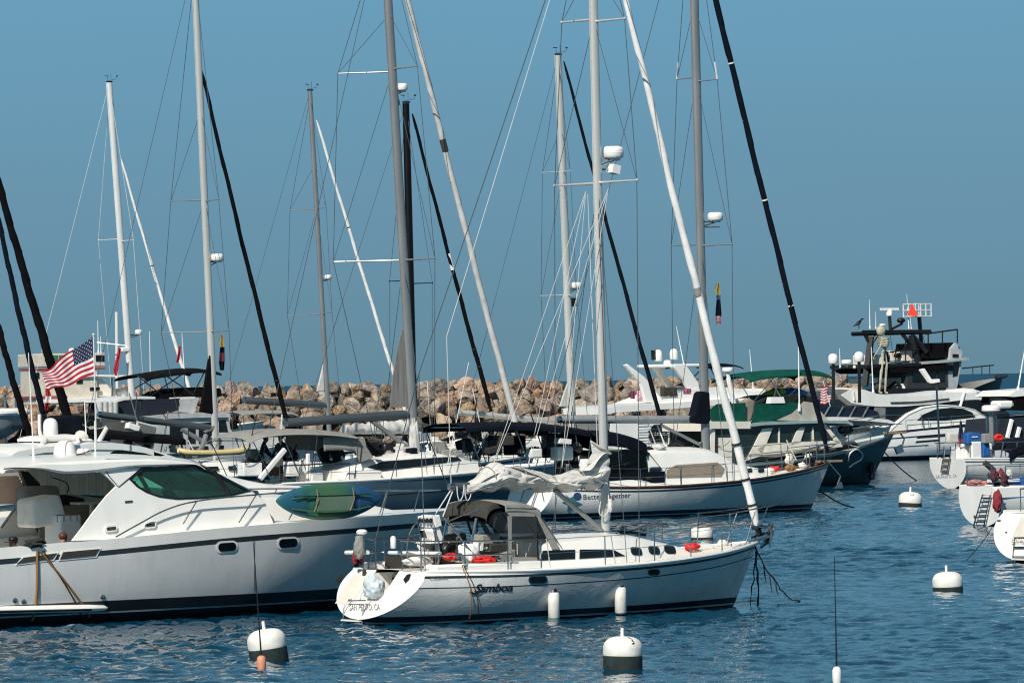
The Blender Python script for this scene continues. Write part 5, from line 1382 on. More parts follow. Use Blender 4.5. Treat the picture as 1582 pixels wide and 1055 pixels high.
# ================================================================ the long cruising sailboat behind
def together():
    b = Boat("sailboat", "long white cruising sailboat lettered Better Together with beige covered cabin windows", "sailboat", water_at(1252, 788), (12.7, 0), 32)
    S = b.root
    h = Hull(b, 12.7, 4.1, [(0, 1.22), (.3, 1.10), (.6, 1.22), (.85, 1.5), (1, 1.74)], xs=(-.1, .45), xb=.52, tm=.5, r=.72, p=2.1, ns=2.8, nb=1.3, es=.55, eb=.9, zst=-.02, tumble=.1)
    bands = [(.08, 0, 3), (.11, 1, 1), (.24, 2, 2), (('s', -.17), 3, 9), (('s', -.10), 4, 1), (('s', -.06), 3, 1), (('s', 0), 4, 1)]
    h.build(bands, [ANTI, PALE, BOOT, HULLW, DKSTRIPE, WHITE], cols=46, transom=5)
    h.rail("toe_rail", BROWN, .035, .02)
    P = lambda x, y, yy=-1.3: b.L(x, y, yy)
    q0, q1, q2, q3, q4, q5, q6 = (P(x, y) for x, y in ((955, 727), (984, 713), (1006, 699.5), (1066, 697), (1116, 699.5), (1140, 715), (1210, 727)))
    c, cp_ = trunk(b, "deckhouse", [(q0.x - .6, 1.0, q0.z, 1.5, 1.4), (q1.x, 1.02, q1.z, 1.5, 1.36), (q2.x, 1.05, q2.z, 1.48, 1.28), (q3.x, 1.1, q3.z, 1.42, 1.16), (q4.x, 1.15, q4.z, 1.3, 1.0), (q5.x + .2, 1.2, q5.z - .05, 1.15, .9), (q5.x + 1.0, 1.22, q5.z - .18, 1.0, .8), (q6.x, 1.3, q6.z, .6, .45)], WHITE)
    sdecal(b, "window_cover", BEIGEGL, cp_, [(1029.5, 737.5), (1029.5, 726), (1044, 718), (1108, 714), (1118.5, 723), (1113.5, 735.5)], c, 6, .03)
    f = decal(b, "porthole", STEEL, surf_poly(cp_, round_rect(1012, 726, 19, 10, -.03, .6), 1), c); decal(b, "pane", DARKGL, surf_poly(lambda u, v: cp_(u, v, .024), round_rect(1012, 726, 16, 8, -.03, .6), 1), f)
    decal(b, "vent", DGREYC, surf_poly(cp_, round_rect(1005, 738.5, 16, 2.5, -.03, .6), 1), c)
    for x in (1157, 1175.5): decal(b, "porthole", DARKGL, surf_poly(cp_, round_rect(x, 726.5, 9.5, 6, -.03, .8), 1), c)
    lettering(b, "Better", h.pix, (901, 771.5), (931, 770), 7.5, LETTER)
    lettering(b, "together", h.pix, (935, 770), (974, 768), 7.5, LETTER, shear=.1)
    em = [(873, 764), (880, 769), (888, 765), (890, 774), (899, 778), (891, 781), (897, 793), (884, 784), (876, 790), (877, 779), (868, 776), (876, 772)]
    decal(b, "bow_emblem", mat("teal_graphic", (.06, .16, .18), .4), surf_poly(h.pix, em, 2))
    decal(b, "bow_emblem", mat("blue_graphic", (.02, .05, .13), .4), surf_poly(lambda u, v: h.pix(u, v, .02), round_rect(891.5, 766, 12, 11, 0, 1), 1))
    # stern details: transom with a ladder, red letters, cockpit gear
    lettering(b, "SAN PEDRO", lambda x, y: h.stern_pix(x, y, .02), (761, 800), (782, 800.5), 4.5, LETTERP, name="port_lettering")
    for k in (-.5, .35): MB().tube([(h.xst(1.0) - .05, k, 1.15), (h.xst(.2) - .08, k, .2)], .03, 6).build("boarding_pole", STEEL, S)
    for yv in (-1.25, 1.25): b.box("coaming", WHITE, (2.6, yv, 1.36), (4.2, .3, .4), bevel=.05)
    # cockpit shelter in navy
    g = [(q.x, q.z) for q in (b.L(x, y, 0) for x, y in ((686, 655), (720, 653), (780, 652), (840, 656), (880, 662)))]
    canvas_top(b, "bimini", g, 1.5, NAVY, side=.16, droop=.16)
    g2 = [(q.x, q.z) for q in (b.L(x, y, 0) for x, y in ((888, 668), (900, 665), (925, 666), (955, 674), (966, 681)))]
    canvas_top(b, "dodger_top", g2, 1.42, NAVY, side=.42, droop=.15)
    a, d = g2[-1], (g2[-1][0] + .75, 1.62)
    MB().add([(a[0], -1.38, a[1] - .3), (a[0], 1.38, a[1] - .3), (d[0], 1.42, d[1]), (d[0], -1.42, d[1])], [(0, 1, 2, 3)]).build("dodger_window", SMOKEGL, S, smooth=False)
    for x0 in (g2[0][0], (g2[0][0] + a[0]) / 2):
        for sg in (-1, 1): b.panel("dodger_window", SMOKEGL, [(x0, sg * 1.42, 1.6), (x0 + 1.15, sg * 1.42, 1.6), (x0 + 1.0, sg * 1.42, a[1] - .35), (x0, sg * 1.42, a[1] - .3)], .01)
    for sg in (-1, 1): b.panel("dodger_panel", NAVY, [(g2[0][0] + .2, sg * 1.45, 1.25), (d[0], sg * 1.45, 1.25), (d[0], sg * 1.45, 1.66), (g2[0][0] + .2, sg * 1.45, 1.62)], .02)
    for x0 in (g[0][0] + .1, g[0][0] + 2.1, g[-1][0]):
        frame_bow(b, x0, interp(g, x0) - .1, 1.48, 1.2, x0 + (.9 if x0 < 1 else -.3), .022)
    MB().lathe([(.14, 1.0), (.09, 1.1), (.08, 1.9), (.14, 2.0), (0, 2.1)], (1.9, 0, 0), 12).tube([(1.75, .55 * math.cos(k * .314), 1.7 + .55 * math.sin(k * .314)) for k in range(21)], .02, 5).build("steering_pedestal", STEEL, S)
    for k, (x, y, yy, sz, m_) in enumerate(((760, 690, .3, (.6, .5, .6), BLACK), (795, 688, .5, (.7, .5, .7), NAVY), (868, 700, -.6, (.7, .5, .5), WHITE), (912, 715, -1.0, (.8, .4, .3), WHITE), (850, 688, 0, (.5, .5, .9), BLACK), (825, 700, -.9, (.5, .4, .35), PLASTW))):
        b.box("cockpit_cushion", m_, b.L(x, y, yy), sz, bevel=.06)
    # rails
    for sg in (-1, 1):
        pts = [Vector((x, sg * (h.hbx(x) - .1), h.zx(x) + .02)) for x in (.6, 2.2, 3.9, 5.6, 7.0, 8.3, 9.6, 10.9, 12.0)]
        stanchions(b, pts, .66, 2, lr=.010, r=.016)
        for x in (4.9, 6.9):
            p0 = Vector((x, sg * (h.hbx(x) - .1), h.zx(x)))
            b.tube("boarding_gate", STEEL, [p0, p0 + Vector((.02, 0, .6)), p0 + Vector((.1, 0, .68)), p0 + Vector((.6, 0, .70)), p0 + Vector((.68, 0, .6)), p0 + Vector((.7, 0, 0))], .018, 6)
    zb = h.zs(1); xe = h.xbo(zb)
    for zz in (.35, .7):
        b.tube("pulpit_rail", STEEL, [(xe - 1.4, -.7, zb + zz - .1), (xe - .3, -.2, zb + zz), (xe + .25, 0, zb + zz + .02), (xe - .3, .2, zb + zz), (xe - 1.4, .7, zb + zz - .1)], .02, 6)
    for x, yv in ((-1.4, .7), (-.4, .25), (-1.4, -.7), (-.4, -.25)): b.tube("stanchion", STEEL, [(xe + x, yv, zb - .1), (xe + x, yv, zb + .7)], .018, 6)
    MB().box((xe - .1, 0, zb + .08), (1.3, .22, .08)).build("bow_sprit", TEAK, S, smooth=False)
    MB().tube([(xe - .2, -.2, zb + .05), (xe + .35, -.22, zb - .5), (xe + .2, -.22, zb - .85)], .035, 6).prism([(xe + .0, -.3, zb - .95), (xe + .35, -.3, zb - .7), (xe + .42, -.3, zb - .95)], (0, .1, 0)).build("anchor", STEEL, S)
    for k, (x, y) in enumerate(((10.6, -.35), (11.2, .2), (11.6, -.3), (10.1, .3), (12.3, -.2))):
        blob("deck_gear", [CREAM, RED, ROPEY, SAILW, CREAM][k], S, (x, y, h.zx(x) + .12), (.45, .3, .22), 40 + k, .3)
    # rig
    mb_, mt, mr, mo = mast(b, (1090.5, 694), (1068, -190), 14, ALUG, deckz=1.95)
    mast_head(b, mt, mr)
    t1 = spreader(b, (1037, 380), (1131, 377.5), 1.5, mb_, mt, ALUG, .032)
    t2 = spreader(b, (1046, 123), (1108, 123), 1.2, mb_, mt, ALUG, .03)
    for (q, r_), (x1, y1) in zip(t2, ((1048, 97), (1104, 96))): b.tube("spreader_tip", ALUW, [q, b.L(x1, y1, q.y)], .035, 6)
    shrouds(b, mb_, mt, [t1, t2], mb_.x - .1, 1.95, 1.25, WIRE, .014)
    b.tube("backstay", WIRE, [mt, (.4, 0, 1.4)], .014, 5)
    furled(b, (1072, -140), (1277, 690), 9.5, 8.5, NAVY, marks=((.282, .05), (.536, .05), (.733, .05)))
    radome(b, 1105, 335, 24, 14, mb_, mt)
    MB().lathe([(.05, -.03), (.3, -.02), (.3, .02), (.05, .04)], b.L(1100, 351), 14).build("radar_bracket", STEEL, S)
    boom(b, (864, 648), (1090, 648), 12, mat("pale_grey_boom", (.36, .38, .39), .4, .3))
    MB().prism([b.L(x, y, -.22) for x, y in ((1073, 641), (1081, 608), (1085, 604), (1097, 606), (1099, 650), (1094, 655), (1068, 653), (1066, 645))], (0, .44, 0)).build("sail_cover", NAVY, S, smooth=False, bevel=.06)
    b.tube("boom_vang", ALUG, [b.L(1022, 657), b.L(1080, 686)], .06, 8)
    for x, y in ((1000, 655), (865, 655)): b.tube("mainsheet", WIREW, [b.L(x, y - 3), b.L(x + 18, 700, 0)], .02, 5)
    b.tube("wind_cups", STEEL, [b.L(1083, 683, 0), b.L(1083, 692, 0)], .06, 6)
    b.tube("folded_dinghy_chock", BLACK, catmull([b.L(x, y, 0) for x, y in ((1032, 694), (1040, 684), (1052, 686), (1060, 694))], 5), .09, 8)
    return b, h
TOG, TOGH = together()
def line_thing(label, p0, p1, r, m, drop=.3, name="mooring_line"):
    p0 = Vector(p0); t = thing(name, label, "rope", p0)
    MB().tube([q - p0 for q in sag(p0, p1, drop)], r, 6).build("strand", m, t); return t
line_thing("dark mooring line slanting into the water from the bow of Better Together", TOG.w((TOGH.xbo(.75), -.05, .75)), water_at(1320, 784), .028, ROPEK, .1)
cloth_flag("small yellow and blue flag over a dark burgee beside Better Together's mast", [(1107, 1111, 437), (1105, 1112, 446), (1106, 1113, 456), (1107, 1113, 463), (1106, 1114, 474), (1105, 1115, 488), (1107, 1114, 502)], 171, [mat("dull_yellow_cloth", (.35, .28, .08), .9), mat("dull_blue_cloth", (.03, .10, .22), .9), NAVY, mat("faded_pink_cloth", (.45, .25, .30), .9, var=.5, scale=12)])

# ================================================================ the blue-hulled sloop with people under its bimini
def blue_sloop():
    b = Boat("sailboat", "dark blue sloop with a pale grey bimini and people in its cockpit", "sailboat", at(640, 600, 178.5), (7.2, 0), 31.5)
    S = b.root
    h = Hull(b, 13.4, 4.2, [(0, 1.34), (.3, 1.40), (.6, 1.54), (1, 1.78)], xs=(0, .25), xb=.08, tm=.45, r=.9, p=2.3, ns=3.4, nb=1.3, es=.5, eb=.9, zb=-.4)
    h.build([(.06, 0, 2), (.16, 1, 1), (('s', -.62), 2, 6), (('s', -.58), 3, 1), (('s', -.075), 2, 4), (('s', 0), 4, 1)], [ANTI, PALE, NAVYHULL, BOOT, WHITE], cols=40, transom=4)
    h.rail("toe_rail", WHITE, .05, .02)
    L = lambda x, y, yy=-1.35: b.L(x, y, yy)
    q = [L(x, y) for x, y in ((520, 729), (546, 720), (604, 707), (690, 702), (716, 708), (742, 713))]
    c, cp_ = trunk(b, "coachroof", [(q[0].x, 1.3, q[0].z, 1.5, 1.4), (q[1].x, 1.34, q[1].z, 1.5, 1.36), (q[2].x, 1.42, q[2].z, 1.42, 1.2), (q[3].x, 1.5, q[3].z, 1.2, .98), (q[4].x, 1.55, q[4].z, 1.0, .85), (q[5].x + .4, 1.6, q[5].z - .05, .6, .5)], WHITE)
    sdecal(b, "window", DARKGL, cp_, [(567, 721.5), (590, 713), (640, 708.5), (707, 705.5), (712.5, 711), (650, 720), (590, 727.5)], c, 5, .025)
    # cockpit: open well, coamings, helm posts
    for sg in (-1, 1): b.box("coaming", PLASTW, (4.0, sg * 1.5, 1.58), (1.5, .35, .34), bevel=.06)
    b.box("cockpit_sole", WARM, (2.2, 0, 1.32), (3.8, 2.6, .06))
    for yv in (-.95, .95):
        MB().box((1.7, yv, 1.8), (.35, .4, .95)).build("helm_console", PLASTW, S, smooth=False, bevel=.05)
        MB().tube([(1.45, yv + .48 * math.cos(k * .314), 2.0 + .48 * math.sin(k * .314)) for k in range(21)], .022, 5).build("steering_wheel", STEEL, S)
    for k, (x, y, yy, sz, m_, rz) in enumerate(((421, 717, -1.6, (.2, .15, 1.55), PLASTW, 45), (450, 724, -1.3, (.5, .4, .55), PLASTW, 0), (386, 725, -1.2, (.8, .5, .5), WHITE, 0), (424, 722, .4, (.7, .5, .6), BROWN, 0), (476, 720, -1.6, (.16, .12, .95), PLASTW, 0), (488, 741, -1.7, (.5, .3, .5), FENDW, 0))):
        b.box("deck_locker", m_, b.L(x, y, yy), sz, rot=Matrix.Rotation(R(rz), 3, 'Y'), bevel=.04)
    b.box("outboard_cover", GREYC, b.L(390, 713, .9), (.45, .3, .95), bevel=.08)
    # canvas
    g = [(q.x, q.z) for q in (b.L(x, y, 0) for x, y in ((352, 676), (372, 667), (420, 662.5), (480, 664), (520, 669)))]
    canvas_top(b, "bimini", g, 1.75, GREYC, side=.02, droop=.20)
    g2 = [(q.x, q.z) for q in (b.L(x, y, 0) for x, y in ((470, 668), (495, 666.5), (520, 669), (532, 675)))]
    canvas_top(b, "dodger_top", g2, 1.5, GREYC, side=.5, droop=.2)
    e = g2[-1]
    for sg in (-1, 1):
        b.panel("dodger_panel", GREYC, [Vector((v.x, sg * 1.52, v.z)) for v in (b.L(x, y, -1.52) for x, y in ((541, 676), (563, 676), (566, 690), (577, 707), (556, 714), (549, 696)))], .03)
        b.panel("dodger_window", SMOKEGL, [Vector((v.x, sg * 1.5, v.z)) for v in (b.L(x, y, -1.5) for x, y in ((564, 678), (569, 690), (580, 706), (592, 704)))], .01)
    for x0 in (g[0][0] + .2, g[1][0] + .9, g[2][0] + 1.0, g[-1][0]): frame_bow(b, x0, interp(g, x0) - .16, 1.74, 1.5, x0 + (.7 if x0 < 1.5 else -.2), .02)
    for sg in (-1, 1):
        pts = [Vector((x, sg * (h.hbx(x) - .1), h.zx(x) + .03)) for x in (.3, 1.5, 3.2, 5.2, 7.2, 9.0, 10.8, 12.3)]
        stanchions(b, pts, .66, 2, lr=.010, r=.016)
        b.tube("pushpit_rail", STEEL, [pts[0] + Vector((0, 0, .66)), pts[1] + Vector((0, 0, .66)), pts[2] + Vector((0, 0, .64))], .03, 6)
    b.tube("pushpit_rail", STEEL, [(.25, 1.8, h.zs(0) + .66), (.1, .8, h.zs(0) + .66)], .025, 6); b.tube("pushpit_rail", STEEL, [(.25, -1.8, h.zs(0) + .66), (.1, -.8, h.zs(0) + .66)], .025, 6)
    # rig
    mb_, mt, mr, mo = mast(b, (641, 699), (592, -130), 14, ALUG, deckz=2.05)
    # bright leading edge of the mast
    t1 = spreader(b, (515, 404.5), (672, 399.5), 1.75, mb_, mt, ALUG, .04)
    t2 = spreader(b, (522, 114), (645, 103), 1.45, mb_, mt, ALUG, .036)
    shrouds(b, mb_, mt, [t1, t2], mb_.x - .35, 2.0, 1.55, WIRE, .014)
    furled(b, (600, -120), (800, 668), 8.5, 9.5, SAILG, marks=((.422, .5),), markmat=DGREYC)
    b.tube("backstay", WIRE, [mt, (.3, 0, 1.4)], .014, 5)
    radome(b, 621, 135, 17, 12, mb_, mt); b.box("steaming_light", BLACK, b.L(613, 159), (.16, .16, .22))
    boom(b, (441, 653), (630, 640), 14, BOOMG)
    b.tube("boom_vang", ALUG, [b.L(574, 650), b.L(629, 690)], .09, 8)
    MB().prism([b.L(x, y, -.03) for x, y in ((603, 630), (607, 585), (615, 535), (622, 508), (629, 560), (632, 628))], (0, .06, 0)).build("furled_mainsail", mat("grey_furled_main", (.20, .20, .195), .85, var=.2, scale=3, stretch=(6, 6, .3), bump=.3), S, smooth=False)
    blob("halyard_bundle", SAILG, S, b.L(641, 684, -.2), (.45, .3, 1.7), 9, .25, 3)
    for x, y in ((566, 703), (604, 704)): b.box("hatch_board", BLACK, b.L(x, y - 10, .3), (.9, .5, .5), bevel=.1)
    blob("deck_bag", SAILG, S, b.L(618, 693, .2), (.8, .6, .6), 17, .25)
    for k, (x0, y0, x1, y1, yy) in enumerate(((724, 560, 691, 720, -1.6), (730, 600, 754, 713, -1.0), (660, 590, 668, 706, -1.2))):
        b.tube("halyard", WIREW, [b.L(x0, y0, 0), b.L(x1, y1, yy)], .016, 5)
    return b, h
BLU, BLUH = blue_sloop()
def on_blue(px, yv, z=1.35): return BLU.w((BLU.L(px, 700, yv).x, yv, z))
person("standing person in black jacket and cap with head bowed under the grey bimini", on_blue(402, 1.0), BLU.th + R(-15), pose_stand(.16, .05, .05), (.01, .01, .012), (.02, .02, .025), .9, hat=BLACK, scale=1.0)
person("standing person in navy top and pale trousers at the wheel of the blue sloop", on_blue(437, .2), BLU.th + R(190), pose_stand(.08, .05), (.008, .012, .035), (.42, .36, .30), .95, scale=1.02)
person("seated person in black, nearest the wheel, under the blue sloop's dodger", on_blue(502, 1.2, 1.55), BLU.th + R(-90), pose_sit(.02, .42), (.008, .008, .01), (.012, .012, .015), .55)
person("seated person in black, nearest the mast, under the blue sloop's dodger", on_blue(520, .9, 1.55), BLU.th + R(-100), pose_sit(.05, .42), (.01, .008, .01), (.012, .012, .015), .55)

# ================================================================ the other sailboats, mostly hidden behind
def back_boat(label, pm, D, hullmat, mastp, wpx, mm, LW=11.5, xm=6.3, fb=1.35, deckmat=None, th=32, **k):
    b = Boat("sailboat", label, "sailboat", at(pm, 600, D), (xm, 0), th)
    h = Hull(b, LW, LW * .32, [(0, fb - .1), (.4, fb - .05), (.75, fb + .12), (1, fb + .35)], xs=(0, .3), xb=.4, tm=.48, r=.78, p=2.2, ns=2.8, nb=1.3, es=.55, eb=.9)
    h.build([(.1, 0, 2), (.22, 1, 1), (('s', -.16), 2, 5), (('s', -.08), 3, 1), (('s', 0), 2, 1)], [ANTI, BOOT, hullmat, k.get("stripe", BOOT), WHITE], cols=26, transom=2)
    h.rail("toe_rail", k.get("toe", WHITE), .04, .02, n=24)
    c, cp_ = trunk(b, "coachroof", [(LW * .30, fb - .05, fb + .55, 1.2, 1.05), (LW * .5, fb, fb + .58, 1.15, .95), (LW * .68, fb + .05, fb + .42, .8, .6), (LW * .8, fb + .12, fb + .25, .4, .3)], WHITE)
    for i in range(3):
        x = LW * (.36 + .1 * i); z = fb + .3
        y = lerp(1.2, 1.03, .55) * (1 if i < 2 else .96)
        for sg in (-1, 1): MB().box((x, sg * y, z), (.75, .06, .17), Matrix.Rotation(R(sg * 14), 3, 'X')).build("window", DARKGL, c, smooth=False)
    for sg in (-1, 1):
        pts = [Vector((LW * t, sg * (h.hbx(LW * t) - .08), h.zx(LW * t))) for t in (.04, .2, .36, .52, .68, .83, .95)]
        stanchions(b, pts, .64, 2, lr=.010, r=.016)
        b.box("coaming", WHITE, (LW * .17, sg * 1.1, fb + .1), (LW * .24, .3, .34))
    zb = h.zs(1); xe = h.xbo(zb)
    for zz in (.32, .66): b.tube("pulpit_rail", STEEL, [(xe - 1.2, -.6, zb + zz), (xe - .2, -.15, zb + zz), (xe - .2, .15, zb + zz), (xe - 1.2, .6, zb + zz)], .02, 6)
    mb_, mt, mr, mo = mast(b, mastp[0], mastp[1], wpx, mm, deckz=fb + .55)
    if k.get("head", True): mast_head(b, mt, mr)
    tips = [spreader(b, l, r_, hw, mb_, mt, k.get("sm", mm), .028) for l, r_, hw in k.get("spr", ())]
    shrouds(b, mb_, mt, tips, mb_.x - .2, LW * .148, fb + .1, k.get("wire", WIRE), k.get("wr", .013), low=k.get("low", True))
    if "jib" in k: furled(b, *k["jib"])
    if k.get("back", True): b.tube("backstay", k.get("wire", WIRE), [mt, (.15, 0, fb)], .012, 5)
    if "boom" in k: boom(b, *k["boom"])
    if "dome" in k: radome(b, *k["dome"], mb_, mt)
    if "bim" in k:
        pr, hw, m_, dr = k["bim"]
        g = [(q.x, q.z) for q in (b.L(x, y, 0) for x, y in pr)]
        canvas_top(b, "bimini", g, hw, m_, side=.08, droop=dr)
        for x0 in (g[0][0] + .1, (g[0][0] + g[-1][0]) / 2, g[-1][0] - .1): frame_bow(b, x0, interp(g, x0) - dr * .9, hw, fb + .1, x0 + .2, .022)
    return b, h, mb_, mt
def cover(b, name, m, pix, w=.3, y=0.0):
    return MB().prism([b.L(x, yy, y - w / 2) for x, yy in pix], (0, w, 0)).build(name, m, b.root, smooth=False, bevel=.05)

# tall grey mast left of centre, solar panel and dark canvas aft
b8, h8, m8, t8 = back_boat("grey-masted ketch-length sailboat with a solar panel and dark canvas over its stern", 331, 190, NAVYHULL, ((332, 662), (300, -60)), 10.5, ALU, 12.5, 6.6, 1.4,
    spr=(((249, 514), (354, 511), 1.7), ((264, 311), (338, 308.5), 1.3)), sm=ALUG, jib=((311, 108), (446, 664), 5.5, 7.5, BLACKC, "furled_jib", True, (), 0.0, None, (.86,)),
    boom=((153, 640), (326, 661), 10, BOOMG), dome=(335, 398, 21, 12), wire=WIRE, low=False)
cover(b8, "sail_cover", BLACKC, [(309, 636), (314, 610), (322, 560), (325, 543), (329, 548), (331, 640)], .16)
b8.tube("boom_vang", ALUG, [b8.L(280, 663), b8.L(318, 684)], .09, 8)
cover(b8, "gooseneck", ALUG, [(315, 666), (330, 657), (335, 657), (330, 664), (318, 669)], .2)
MB().box(b8.L(224, 672, -.6), (.95, .06, .95), Matrix.Rotation(R(14), 3, 'Y')).box(b8.L(224, 672, -.6) + Vector((0, -.035, 0)), (.83, .02, .83), Matrix.Rotation(R(14), 3, 'Y'), mi=1).build("solar_panel", [ALUW, mat("solar_cells", (.16, .17, .165), .3, var=.1)], b8.root, smooth=False)
g = [(q.x, q.z) for q in (b8.L(x, y, 0) for x, y in ((128, 668), (150, 663), (200, 668), (262, 672)))]
canvas_top(b8, "bimini", g, 1.4, BLACKC, side=.2, droop=.2)
for x0 in (g[0][0] + .2, g[2][0], g[-1][0] - .2): frame_bow(b8, x0, interp(g, x0) - .2, 1.4, 1.4, x0 + .3, .05, BLACK)
b8.tube("davit", ALUG, [b8.L(300, 706, -1.2), b8.L(312, 690, -1.0), b8.L(318, 672, -.8)], .1, 8)
cloth_flag("dark furled pennants hanging beside the tall mast left of centre", [(340, 344, 517), (338, 346, 528), (340, 347, 536), (339, 347, 545), (338, 347, 558), (340, 346, 572)], 189, [mat("dull_yellow_cloth", (.35, .28, .08), .9), NAVY, mat("dark_maroon", (.12, .015, .03), .8), NAVY])
# mast at 507
b6, h6, m6, t6 = back_boat("pale blue sailboat with a slim grey mast and a small flat grey bimini aft", 507, 248, PALEBLUE, ((507, 638), (479, 141)), 7.6, ALUG, 13.0, 7.4, 1.5,
    spr=(((444, 487), (513, 483), 1.7), ((448, 325), (504, 321), 1.3)), jib=((489, 186), (628, 640), 4.2, 6.0, SAILW, "furled_jib", True, (), 0.0, None, (.36,)),
    boom=((377, 618), (502, 626), 11, BOOMG), dome=(507, 428, 11, 7), low=False, bim=(((352, 637), (380, 634), (425, 634), (440, 638)), 1.5, GREYC, .12), toe=WHITE)
cover(b6, "mainsail", SAILG, [(489, 605), (492, 595), (500, 560), (502, 605)], .1)
b6.box("deckhouse", WHITE, (3.6, 0, 1.9), (3.0, 2.4, .8), bevel=.08)
for k in range(4): b6.box("window", DARKGL, (2.5 + .72 * k, -1.2, 1.98), (.5, .06, .36))
# black mast
b7, h7, m7, t7 = back_boat("black-masted racing sloop with white sails flaked on its boom", 636, 204, HULLW, ((640, 668), (627.5, 160)), 11, CARBON, 12.0, 6.4, 1.4,
    spr=(((602, 434.5), (668, 437), 1.25),), sm=CARBON, jib=((637, 176), (757, 628), 4.5, 7.0, BLACKC, "furled_jib", True, ((.475, .75),), 0.0, None, (.80, .86)), low=False, wire=WIRE)
rows = []
for i in range(40):
    px = lerp(531, 634, i / 39); a = b7.L(px, 671, 0); tp = b7.L(px, lerp(656, 648, i / 39) + 5 * noise.noise(Vector((i * .35, 2, 0))), 0)
    rows.append([a + Vector((0, math.cos(t) * .28 * (1 + .5 * noise.noise(Vector((i * .3, t, 1)))), (tp.z - a.z) * (.5 + .5 * math.sin(t)))) for t in [2 * math.pi * q / 14 for q in range(14)]])
MB().grid(rows, True, caps=True).build("flaked_mainsail", SAILG, b7.root, angle=60)
boom(b7, (528, 672), (634, 670), 6, CARBON)
b7.box("deck_table", PLASTW, b7.L(720, 690, -.5), (1.6, .8, .08)); b7.box("deck_locker", PLASTW, b7.L(706, 694, 0), (.5, .5, .8)); b7.box("deck_locker", PLASTW, b7.L(745, 692, 0), (.8, .5, .4))
blob("deck_bag", SAILW, b7.root, b7.L(675, 690, 0), (1.0, .7, .5), 23, .3)
# white mast at 203
b9, h9, m9, t9 = back_boat("white-masted sailboat farthest left before the breakwater with a white furled jib", 203, 252, HULLW, ((204, 612), (169, 128)), 9.6, ALUW, 12.5, 7.2, 1.4,
    spr=(((152, 371), (206, 371), 1.6),), jib=((187, 246), (300, 625), 3.6, 6.2, SAILW, "furled_jib", True, (), 0.0, None, (.43,)), dome=(214, 513, 11, 8), low=False, wire=WIREW)
b9.tube("radar_post", ALUW, [b9.L(181, 600, 1.0), b9.L(180, 482, 1.0)], .09, 8)
b9.tube("spreader", ALUW, [b9.L(150, 529, 1.0), b9.L(196, 534, 0)], .03, 6)
b9.box("mast_light", PLASTW, b9.L(193, 540, 0), (.5, .3, .25), bevel=.05)
# mast at 885
b5, h5, m5, t5 = back_boat("silver-masted sailboat behind Better Together with a navy furled jib", 883, 214, HULLW, ((884, 642), (862.5, 86)), 11.5, ALU, 12.0, 6.6, 1.4,
    spr=(((836, 457), (891, 455), 1.5), ((838, 267), (881, 264), 1.15)), jib=((871, 95), (1022, 652), 4.0, 7.0, NAVY), boom=((705, 637), (872, 652), 9, ALU), dome=(890, 441, 17, 10), low=False)
b5.box("spreader_flag_halyard_block", BLACK, b5.L(886, 467), (.3, .1, .4))
cover(b5, "mainsail", SAILG, [(865, 628), (872, 606), (880, 585), (883, 628)], .1)
lettering(b5, "604", h5.pix, (803, 652), (817, 652), 6, LETTER) if False else None
b5.box("deckhouse", WHITE, (4.4, 0, 2.0), (3.4, 2.2, .8), bevel=.1)
# three dark furled jibs whose boats lie beyond the left edge
left_spec = (((-8, 262), (110, 662), 10, 14.5, BLACKC, 150, "sailboat mostly beyond the left edge with the thickest black furled jib"),
             ((-4, 330), (67, 640), 7, 9.5, NAVY, 175, "sailboat mostly beyond the left edge with a navy furled jib"),
             ((-4, 498), (52, 690), 9, 11, BLACKC, 158, "sailboat mostly beyond the left edge with the lowest black furled jib"))
for k, (pt_, pb_, wt, wb, m_, D, lab) in enumerate(left_spec):
    LW = 11.0
    bb = Boat("sailboat", lab, "sailboat", at(pb_[0] - 8, 600, D), (LW + .2, 0), 32)
    hh = Hull(bb, LW, 3.6, [(0, 1.2), (.5, 1.25), (1, 1.65)], xb=.4, tm=.48, r=.78)
    hh.build([(.1, 0, 2), (.22, 1, 1), (('s', 0), 2, 5)], [ANTI, BOOT, HULLW], cols=24, transom=2); hh.rail("toe_rail", ALU, .03, n=20)
    trunk(bb, "coachroof", [(3.2, 1.15, 1.7, 1.2, 1.0), (5.5, 1.2, 1.75, 1.1, .9), (8.6, 1.35, 1.5, .4, .3)], WHITE)
    e0 = bb.L(*pb_); d0 = bb.L(*pt_); kk = (16.5 - e0.z) / (d0.z - e0.z); head = e0 + (d0 - e0) * kk
    furled(bb, pt_, pb_, wt, wb, m_)
    bb.tube("forestay", WIRE, [d0, head], .012, 5)
    MB().tube([(head.x + .3, 0, 1.7), (head.x - .02, 0, 16.6)], .11, 14, oval=(1, .72)).build("mast", ALU, bb.root)
    for sg in (-1, 1): bb.tube("shroud", WIRE, [(head.x, sg * 1.6, 1.25), (head.x, 0, 16.4)], .011, 5)
    zb = hh.zs(1); xe = hh.xbo(zb)
    for zz in (.32, .66): bb.tube("pulpit_rail", STEEL, [(xe - 1.2, -.6, zb + zz), (xe - .2, -.15, zb + zz), (xe - .2, .15, zb + zz), (xe - 1.2, .6, zb + zz)], .02, 6)
